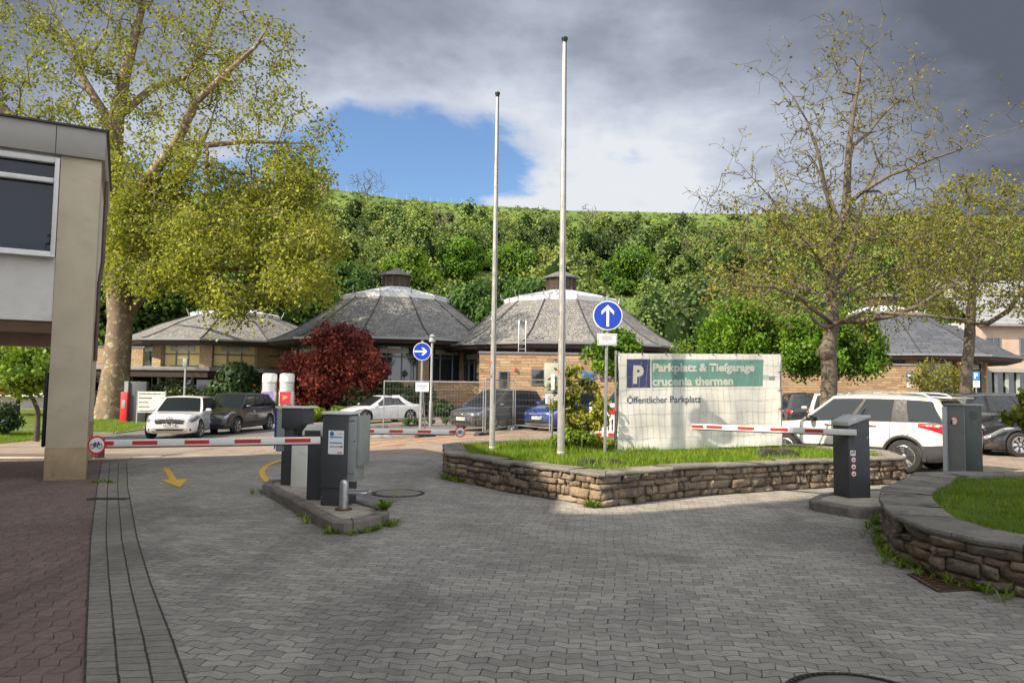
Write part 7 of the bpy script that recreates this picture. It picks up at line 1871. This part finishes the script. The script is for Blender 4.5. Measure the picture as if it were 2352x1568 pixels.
# great plane tree
d0 = 43.5; bp = gp(262, 961); d0 = bp.y
def lp(pts, rs, d_=None, dd=None):
    d_ = d_ or d0; out_ = []
    for i, p in enumerate(pts):
        q = at(p[0], p[1], d_); out_.append((q.x, d_ + (dd[i] if dd else 0), q.z))
    return (out_, rs)
rg = np.random.default_rng(31)
pt_ = thing('plane_tree', 'huge plane tree with mottled trunk and yellow green young leaves left of the bath pavilions', 'tree', tuple(bp))
limbs = [lp([(255, 966), (258, 930), (268, 840), (276, 740), (270, 640), (262, 560), (258, 470), (258, 370), (268, 270), (285, 180), (310, 80), (330, -40), (345, -120)], [1.12, .92, .78, .72, .78, .70, .62, .56, .45, .36, .26, .14, .06]),
         lp([(262, 560), (205, 470), (150, 380), (60, 250), (-40, 150), (-120, 60)], [.45, .38, .33, .27, .18, .07], dd=[0, -1, -2, -4, -5, -6]),
         lp([(258, 330), (235, 262), (190, 200), (150, 140), (120, 60), (60, -60)], [.34, .32, .26, .20, .14, .05], dd=[0, .5, 1, 1.5, 2, 2]),
         lp([(165, 160), (155, 115), (150, 75), (185, 20), (200, -60)], [.17, .15, .13, .09, .04], dd=[1.3, 2, 3, 3, 3]),
         lp([(272, 650), (300, 590), (336, 520), (394, 440), (463, 372), (513, 290), (574, 232), (636, 176), (665, 130)], [.50, .46, .40, .34, .29, .22, .16, .10, .05], dd=[0, -1, -2, -3, -3.5, -4, -4, -4, -4]),
         lp([(455, 380), (520, 370), (590, 350), (660, 340), (710, 330)], [.20, .17, .13, .09, .04], dd=[-3.5, -3, -2, -1, 0]),
         lp([(276, 720), (315, 660), (345, 622), (418, 598), (500, 600), (580, 590), (660, 570), (730, 545)], [.38, .34, .31, .27, .20, .14, .09, .04], dd=[0, 1, 2, 3, 3, 3, 3, 3]),
         lp([(270, 230), (330, 190), (390, 150), (440, 80), (480, -20), (500, -90)], [.26, .22, .18, .14, .09, .04], dd=[0, 1, 2, 2, 2, 2]),
         lp([(340, 515), (390, 440), (410, 360), (430, 270), (440, 180)], [.20, .17, .14, .10, .05], dd=[-2, 0, 2, 3, 4]),
         lp([(262, 600), (235, 540), (160, 500), (60, 470), (-60, 440)], [.28, .24, .2, .15, .07], dd=[0, 2, 4, 5, 6]),
         lp([(418, 598), (470, 650), (500, 700), (520, 745)], [.12, .10, .06, .03], dd=[3, 2, 1, 0])]
out_up = [(-90, -130), (560, -130), (600, 20), (655, 80), (672, 150), (700, 175), (722, 235), (712, 290), (735, 350), (742, 400), (715, 430), (600, 440), (400, 430), (-90, 430)]
out_lo = [(236, 400), (715, 400), (735, 440), (735, 470), (798, 545), (770, 590), (725, 600), (738, 650), (715, 690), (680, 672), (650, 640), (620, 668), (590, 640), (560, 660), (555, 730), (520, 775), (492, 740), (478, 670), (440, 655), (400, 620), (350, 640), (320, 668), (300, 625), (262, 680), (236, 640)]
out_lo_ = [(236, 400), (715, 400), (735, 440), (735, 470), (795, 545), (770, 590), (725, 605), (735, 650), (700, 700), (665, 690), (640, 720), (600, 690), (575, 700), (560, 780), (520, 800), (495, 770), (470, 740), (440, 700), (380, 690), (330, 700), (300, 650), (250, 700), (236, 640)]
A1 = px_attr(out_up, 2200, d0 - 2, 5.5, rg, nc=230, cs=.85); A2 = px_attr(out_lo, 1700, d0 - 2.5, 5, rg, nc=170, cs=.75)
P, pa, ra, tips = skeleton(limbs, np.concatenate([A1, A2]), rg, bend=.16, seg=1.6, tip=.018, costk=.5)
loc = np.array(bp[:]); wood('trunk', P - loc, pa, ra, M['bark_plane'], pt_, thin=.03)
zt_ = P[tips][:, 2]; f_ = np.clip((at(400, 300, d0).z - zt_) / (at(400, 300, d0).z - at(400, 520, d0).z), 0, 1); pick = rg.random(len(tips)) < f_
Q1, i1_ = leaf_at(P, tips[~pick], pa, 13, .27, rg); Q2, i2_ = leaf_at(P, tips[pick], pa, 33, .36, rg, .8)
Q = np.concatenate([Q1, Q2]) - loc; ti = np.clip(np.concatenate([rg.normal(.35, .2, len(Q1)), rg.normal(.62, .22, len(Q2))]) + (np.concatenate([i1_, i2_]) * 37 % 11 - 5) * .03, 0, 1)
leaves('crown', Q, .185, M['leaf_plane'], pt_, rg, ti, aspect=.8)
# bare tree on the right
f8 = lambda x, y: (1562 + x / 2.4375, 55 + y / 2.4375)
f3 = lambda x, y: (1562 + x / 2.977, 551 + y / 2.977)
rg = np.random.default_rng(32); d1 = 21.5; zb = g(15, d1); b = at(1899, 1010, d1); bt_ = thing('bare_tree', 'tall half bare tree with a gnarled trunk and sparse olive leaves behind the cream car', 'tree', (b.x, d1, 0))
L8 = lambda pts, rs, dd=None: lp([f8(*p) for p in pts], rs, d1, dd); L3 = lambda pts, rs, dd=None: lp([f3(*p) for p in pts], rs, d1, dd)
limbs = [lp([(1902, 1052), (1902, 930), (1905, 870), (1903, 800), (1912, 745), (1912, 690)], [.30, .235, .225, .27, .20, .17], d1),
         L8([(855, 1540), (835, 1400), (850, 1280), (905, 1150), (935, 900), (945, 700), (960, 560), (985, 400), (1010, 250), (1030, 150), (1095, 110)], [.17, .15, .14, .13, .11, .09, .075, .06, .04, .025, .01]),
         L8([(850, 1280), (800, 1060), (700, 800), (640, 620), (560, 480), (490, 400)], [.075, .06, .045, .03, .018, .008], [0, -.5, -1, -1, -1, -1]),
         L8([(860, 1100), (862, 900), (830, 720), (850, 650)], [.06, .05, .035, .015], [0, .5, 1, 1]),
         L8([(950, 720), (1100, 580), (1220, 450), (1330, 350), (1400, 240)], [.06, .05, .038, .025, .01], [0, .5, 1, 1, 1]),
         L8([(930, 1000), (985, 960), (1100, 890), (1300, 820), (1540, 730), (1720, 670)], [.07, .06, .045, .032, .02, .008], [0, -.4, -.8, -1.2, -1.5, -1.5]),
         L8([(1010, 1500), (1060, 1180), (1150, 960), (1200, 800), (1250, 690), (1210, 560), (1440, 410)], [.09, .075, .06, .045, .035, .025, .01], [0, 1, 1.5, 1.5, 1.5, 1.5, 1.5]),
         L8([(965, 470), (910, 380), (870, 110)], [.045, .035, .01]), L8([(1060, 700), (1120, 500), (1180, 380), (1230, 250)], [.035, .03, .02, .01], [1, 1.5, 2, 2]),
         L8([(830, 1440), (700, 1350), (500, 1240), (380, 1080), (220, 900)], [.06, .045, .032, .022, .008], [0, -1, -2, -2, -2]),
         L3([(1000, 640), (900, 620), (790, 600), (700, 560), (560, 540)], [.09, .07, .05, .035, .015], [0, -1, -1.5, -2, -2]),
         L3([(1090, 640), (1190, 560), (1330, 540), (1500, 480), (1620, 400), (1750, 330)], [.12, .10, .08, .06, .045, .02], [0, -.5, -1, -1, -1, -1]),
         L3([(1020, 520), (800, 490), (600, 430), (420, 400), (150, 400)], [.08, .06, .045, .03, .012], [0, -1, -2, -2.5, -3]),
         L3([(1030, 560), (1150, 520), (1400, 560), (1700, 590)], [.08, .06, .045, .015], [0, -1, -2, -2]),
         L3([(1010, 400), (820, 250), (600, 150), (300, 40)], [.07, .05, .035, .012], [0, 1, 2, 2]), L3([(1040, 420), (1250, 330), (1500, 230), (1800, 120), (2100, 60)], [.08, .065, .05, .035, .012], [0, 1, 2, 2, 2])]
out_t = [(1760, 520), (1780, 300), (1765, 215), (1830, 240), (1900, 130), (1925, 90), (1985, 85), (2020, 150), (2130, 150), (2150, 230), (2190, 320), (2270, 320), (2160, 430), (2150, 520)]
out_b = [(1640, 430), (1760, 480), (1850, 490), (2150, 440), (2200, 500), (2230, 600), (2190, 700), (2100, 745), (1980, 760), (1920, 740), (1850, 750), (1760, 740), (1700, 700), (1610, 660), (1690, 600), (1640, 520)]
nearl = []
for pts_, rs_ in limbs[1:10]:
    L_ = np.array(pts_)
    for k in range(110):
        i = rg.integers(1 if len(L_) > 2 else 0, len(L_) - 1); f = rg.random(); d_ = L_[i + 1] - L_[i]; d_ /= np.linalg.norm(d_) + 1e-9
        nearl.append(L_[i] + (L_[i + 1] - L_[i]) * f + d_ * rg.uniform(.2, .9) + rg.normal(size=3) * .38 + np.array([0, 0, rg.uniform(0, .55)]))
A1 = np.concatenate([px_attr(out_t, 800, d1, 3.0, rg), np.array(nearl)]); A2 = px_attr(out_b, 2000, d1, 3.2, rg, nc=260, cs=.45)
P, pa, ra, tips = skeleton(limbs, np.concatenate([A1, A2]), rg, bend=.10, seg=.6, tip=.0075, costk=.6)
loc = np.array([b.x, d1, 0]); wood('trunk', P - loc, pa, ra, M['bark_grey'], bt_, thin=.012)
lowt = P[tips][:, 2] < at(1900, 470, d1).z
Q1, i1_ = leaf_at(P, tips[~lowt], pa, 1.6, .04, rg); Q2, i2_ = leaf_at(P, tips[lowt], pa, 6, .10, rg)
Q = np.concatenate([Q1, Q2]) - loc; leaves('crown', Q, .085, M['leaf_olive'], bt_, rg, np.clip(rg.normal(.5, .25, len(Q)), 0, 1), aspect=.7)
# burl on the trunk
mb = MB(); mb.lathe([(.02, -.30), (.17, -.18), (.24, .0), (.20, .16), (.05, .30)], (-.02, -.08, at(1902, 808, d1).z), 12)
mb.v = [(x + .03 * math.sin(z * 30 + y * 20), y + .03 * math.sin(z * 25 + x * 30), z) for x, y, z in mb.v]; mb.build('burl', M['bark_grey'], bt_, smooth=True)
# second tree on the right
rg = np.random.default_rng(33); d2 = 27; b = at(2222, 1000, d2); t2 = thing('young_tree', 'slender grey trunked tree with olive leaves at the right edge of the car park', 'tree', (b.x, d2, 0))
LL = lambda pts, rs, dd=None: lp(pts, rs, d2, dd)
limbs = [LL([(2216, 1010), (2218, 900), (2226, 800), (2228, 745), (2232, 690), (2240, 600), (2235, 520), (2220, 440)], [.25, .21, .19, .18, .14, .10, .07, .03]),
         LL([(2230, 770), (2250, 745), (2275, 720), (2310, 670), (2370, 610)], [.11, .10, .08, .06, .03], [0, -.5, -1, -1, -1]), LL([(2228, 760), (2190, 730), (2140, 700), (2080, 690)], [.09, .07, .05, .02], [0, 0, -1, -1]),
         LL([(2232, 700), (2290, 640), (2340, 560), (2400, 480)], [.09, .07, .05, .02], [0, 1, 1, 1]), LL([(2234, 690), (2190, 620), (2150, 540), (2120, 450)], [.08, .06, .04, .02], [0, 1, 2, 2])]
out_2 = [(2060, 600), (2100, 520), (2150, 440), (2200, 400), (2290, 385), (2330, 410), (2450, 420), (2480, 760), (2360, 740), (2300, 700), (2250, 740), (2180, 740), (2080, 700)]
A_ = px_attr(out_2, 1900, d2, 3.4, rg); P, pa, ra, tips = skeleton(limbs, A_, rg, bend=.22, seg=.7, tip=.008, costk=.6)
loc = np.array([b.x, d2, 0]); wood('trunk', P - loc, pa, ra, M['bark_grey'], t2, thin=.014)
Q, i_ = leaf_at(P, tips, pa, 7, .14, rg); leaves('crown', Q - loc, .11, M['leaf_olive'], t2, rg, np.clip(rg.normal(.42, .25, len(Q)), 0, 1), aspect=.7)
# bright small trees between the wall and the car park
def leafy(name, label, px, py_b, d_, outline, n, per, lsz, mat, seed, spread, r0=.12, trunk_px=None, bark='bark_dark', group=None, zb=None, lr=.22, asp=.8):
    rg = np.random.default_rng(seed); b = at(px, py_b, d_); z0 = g(b.x, d_) if zb is None else zb; t = thing(name, label, 'tree' if 'tree' in name or 'maple' in name else 'shrub', (b.x, d_, z0), 0, group)
    ys = [p[1] for p in outline]; xm = np.mean([p[0] for p in outline]); zt = at(px, (max(ys) * .75 + min(ys) * .25), d_).z; zt = max(zt, z0 + .3)
    limbs = [([(b.x, d_, z0 - .05), (b.x, d_, (z0 + zt) / 2), (at(xm, 800, d_).x, d_, zt)], [r0, r0 * .8, r0 * .5])]
    A_ = px_attr(outline, n, d_, spread, rg, nc=max(30, n // 9), cs=max(.09, spread * .16)); P, pa, ra, tips = skeleton(limbs, A_, rg, bend=.15, seg=.4, tip=max(.004, r0 * .05), costk=.5)
    loc = np.array([b.x, d_, z0]); wood('trunk', P - loc, pa, ra, M[bark], t, thin=max(.008, r0 * .1))
    Q, i_ = leaf_at(P, tips, pa, per, lr, rg); ti = np.clip(rg.normal(.5, .2, len(Q)) + (i_ * 37 % 11 - 5) * .07, 0, 1)
    leaves('crown', Q - loc, lsz, mat, t, rg, ti, aspect=asp, hang=.4); return t
leafy('maple_tree', 'bright green young tree left of the tall bare tree above the banner', 1700, 910, 38, [(1618, 790), (1622, 740), (1660, 705), (1710, 690), (1760, 700), (1790, 740), (1800, 790), (1780, 830), (1640, 830)], 420, 52, .17, M['leaf_bright'], 71, 1.8, .11, group='bright young trees by the wall')
leafy('maple_tree', 'bright green young tree directly behind the gnarled trunk of the bare tree', 1916, 930, 37, [(1785, 790), (1800, 750), (1860, 725), (1930, 735), (1990, 745), (2022, 780), (2020, 835), (1985, 862), (1950, 868), (1900, 840), (1850, 845), (1800, 830)], 560, 56, .17, M['leaf_bright'], 72, 2.0, .13, group='bright young trees by the wall')
leafy('maple_tree', 'small bright green tree between the flagpole and banner behind the blue up arrow sign', 1418, 960, 20, [(1345, 812), (1375, 790), (1400, 760), (1450, 765), (1470, 790), (1462, 810), (1430, 815), (1428, 850), (1400, 860), (1370, 835)], 170, 28, .10, M['leaf_bright'], 73, .5, .05, lr=.09)
# flowering shrub in the planter
leafy('magnolia_shrub', 'tall leggy magnolia shrub with yellow green leaves growing in the planter beside the flagpole', 1325, 1036, 14.6, [(1238, 900), (1250, 872), (1290, 850), (1310, 835), (1370, 840), (1382, 870), (1365, 900), (1392, 940), (1385, 990), (1388, 1015), (1300, 1030), (1295, 985), (1300, 930), (1262, 935)], 380, 9, .115, M['leaf_magnolia'], 74, .36, .03, zb=H1 - .06, lr=.05, asp=.42)
bush('shrub', 'dense low yellow green shrub at the foot of the magnolia in the planter', 'shrub', tuple(at(1322, 1030, 14.2)[:2]) + (H1 - .06,), 1.0, .7, .42, M['leaf_hedge'], 2600, .06, 75, stem=.015)
mg = at(2352, 950, 8.6); leafy('magnolia_shrub', 'magnolia twig with yellow green leaves entering at the right edge', 2420, 1180, 8.6, [(2310, 930), (2345, 915), (2420, 900), (2450, 960), (2440, 1000), (2350, 975)], 46, 14, .10, M['leaf_magnolia'], 76, .3, .02, zb=H2 - .04, lr=.04)
# red maple and shrubs in front of the pavilions
dm = 44.6; mp = at(765, 950, dm); H_m = at(765, 738, dm).z - g(mp.x, dm)
rg = np.random.default_rng(81)
leafy('red_maple', 'dark red Japanese maple with a dense rounded crown in front of the middle pavilion', 768, 950, 44.0, [(664, 880), (668, 850), (690, 820), (705, 806), (732, 782), (762, 758), (793, 750), (822, 768), (838, 796), (856, 822), (866, 858), (852, 882), (834, 900), (800, 915), (760, 935), (720, 920), (690, 915), (665, 905)], 900, 42, .17, M['leaf_red'], 82, 2.6, .16, lr=.20)
ST = lambda px, d_: (at(px, 950, d_).x, d_, g(at(px, 950, d_).x, d_))
def wpx(w_, d_): return w_ / 1680 * d_
bush('rhododendron', 'large rounded dark green rhododendron bush behind the blue black car', 'shrub', ST(546, 46), wpx(122, 46), 3.0, at(546, 835, 46).z - ST(546, 46)[2], M['leaf_dark'], 9000, .22, 83, lumps=22)
bush('juniper', 'olive green feathery juniper behind the lamp post and white car', 'shrub', ST(408, 47), wpx(118, 47), 2.2, at(408, 872, 47).z - ST(408, 47)[2], M['leaf_juniper'], 6000, .17, 84, lumps=18, up=np.array([0, 0, .8]))
bush('juniper', 'small dark juniper between the feathery one and the rhododendron', 'shrub', ST(482, 47.5), wpx(46, 47), 1.6, at(482, 884, 47).z - ST(482, 47)[2], M['leaf_dark'], 2200, .16, 85, lumps=8)
for i, (px, d_, w_, yt, mt_, lb) in enumerate([(622, 40.2, 60, 928, 'leaf_mid', 'green clipped shrub at the left end of the hedge'), (660, 40.4, 70, 932, 'leaf_hedge', 'yellow green hedge section below the red advertising column'), (715, 41, 80, 934, 'leaf_hedge', 'yellow green hedge section below the red maple'), (770, 41.6, 70, 932, 'leaf_hedge', 'yellow green hedge section beside the white coupe')]):
    bush('hedge', lb, 'hedge', ST(px, d_), wpx(w_, d_), 1.6, at(px, yt, d_).z - ST(px, d_)[2], M[mt_], 4200, .16, 90 + i, lumps=12, group='hedge along the planting bed')
bush('shrub', 'small mushroom shaped shrub on a thin stem below the red maple', 'shrub', ST(722, 43), wpx(42, 43), 1.0, at(722, 908, 43).z - ST(722, 43)[2], M['leaf_mid'], 1600, .14, 95, lumps=7, trunk_h=.5, stem=.04)
for i, (px, w_, yt, d_, lb, mt_) in enumerate([(815, 100, 884, 43.2, 'spreading olive green juniper left of the white coupe roof', 'leaf_juniper'), (880, 90, 875, 43.6, 'upright olive green juniper behind the white coupe', 'leaf_juniper'), (905, 55, 872, 44.2, 'brighter green shrub among the junipers', 'leaf_mid'), (955, 100, 880, 43.4, 'broad olive green juniper behind the construction fence', 'leaf_juniper'), (1020, 60, 925, 43, 'low dark green shrub at the foot of the lamp post', 'leaf_dark')]):
    bush('juniper' if 'juniper' in lb else 'shrub', lb, 'shrub', ST(px, d_), wpx(w_, d_), 2.0, at(px, yt, d_).z - ST(px, d_)[2], M[mt_], 4800, .17, 100 + i, lumps=14, up=np.array([.3, 0, .7]))
for i, px in enumerate((936, 958, 988, 1025)):
    bush('shrub', ['first', 'second', 'third', 'fourth'][i] + ' from the left of the tiny round box shrubs by the fence', 'shrub', (at(px, 970, 33.3).x, 33.3, g(at(px, 970, 33.3).x, 33.3) + .1), .42, .42, .32, M['leaf_mid'], 500, .07, 110 + i, lumps=5, group='tiny box shrubs', stem=.02)
# under the office: tree, shrub and hedge on the lawn
leafy('lawn_tree', 'small multi stemmed tree with yellow green leaves seen under the office building', 85, 985, 27, [(-30, 830), (30, 800), (120, 795), (140, 850), (125, 890), (60, 900), (-30, 880)], 300, 24, .17, M['leaf_hedge'], 120, 1.6, .10, lr=.15)
leafy('red_maple', 'brownish red leaved tree far behind the lawn under the office building', 40, 960, 48, [(-30, 800), (130, 790), (130, 890), (-30, 900)], 300, 26, .3, M['leaf_red'], 121, 2.5, .15, lr=.3)
bush('shrub', 'dark green shrub on the lawn at the left edge', 'shrub', ST(14, 30), 1.6, 1.4, 1.25, M['leaf_dark'], 3000, .11, 122, lumps=9)
leafy('shrub_tree', 'sprawling half bare shrub with grey twigs beside the sandstone wall on the right', 2150, 905, 40, [(2100, 870), (2115, 840), (2160, 830), (2220, 845), (2232, 885), (2200, 905), (2110, 905)], 300, 7, .14, M['leaf_olive'], 123, 1.2, .06, bark='bark_grey')
leafy('shrub_tree', 'twiggy yellow green shrub above the left part of the banner', 1585, 900, 40, [(1545, 800), (1560, 780), (1600, 775), (1640, 790), (1640, 835), (1550, 835)], 150, 9, .14, M['leaf_hedge'], 124, 1.0, .05, bark='bark_grey')
for i, (px, d_, w_, yt, lb) in enumerate([(560, 78, 11, 560, 'large green tree behind the left pavilion'), (300, 76, 12, 540, 'large green tree behind the plane tree trunk'), (420, 82, 11, 500, 'tall green tree rising behind the crown of the plane tree'), (690, 86, 9, 600, 'green tree behind the gap between left and middle pavilion')]):
    b = at(px, 800, d_); h_ = at(px, yt, d_).z + .6; bush('deciduous_tree', lb, 'tree', (b.x, d_, -.6), w_, w_ * .9, h_, M['leaf_mid'], 7500, .5, 130 + i, lumps=28, trunk_h=h_ * .12, stem=.3, lum=.24, part='crown', group='trees behind the pavilions')
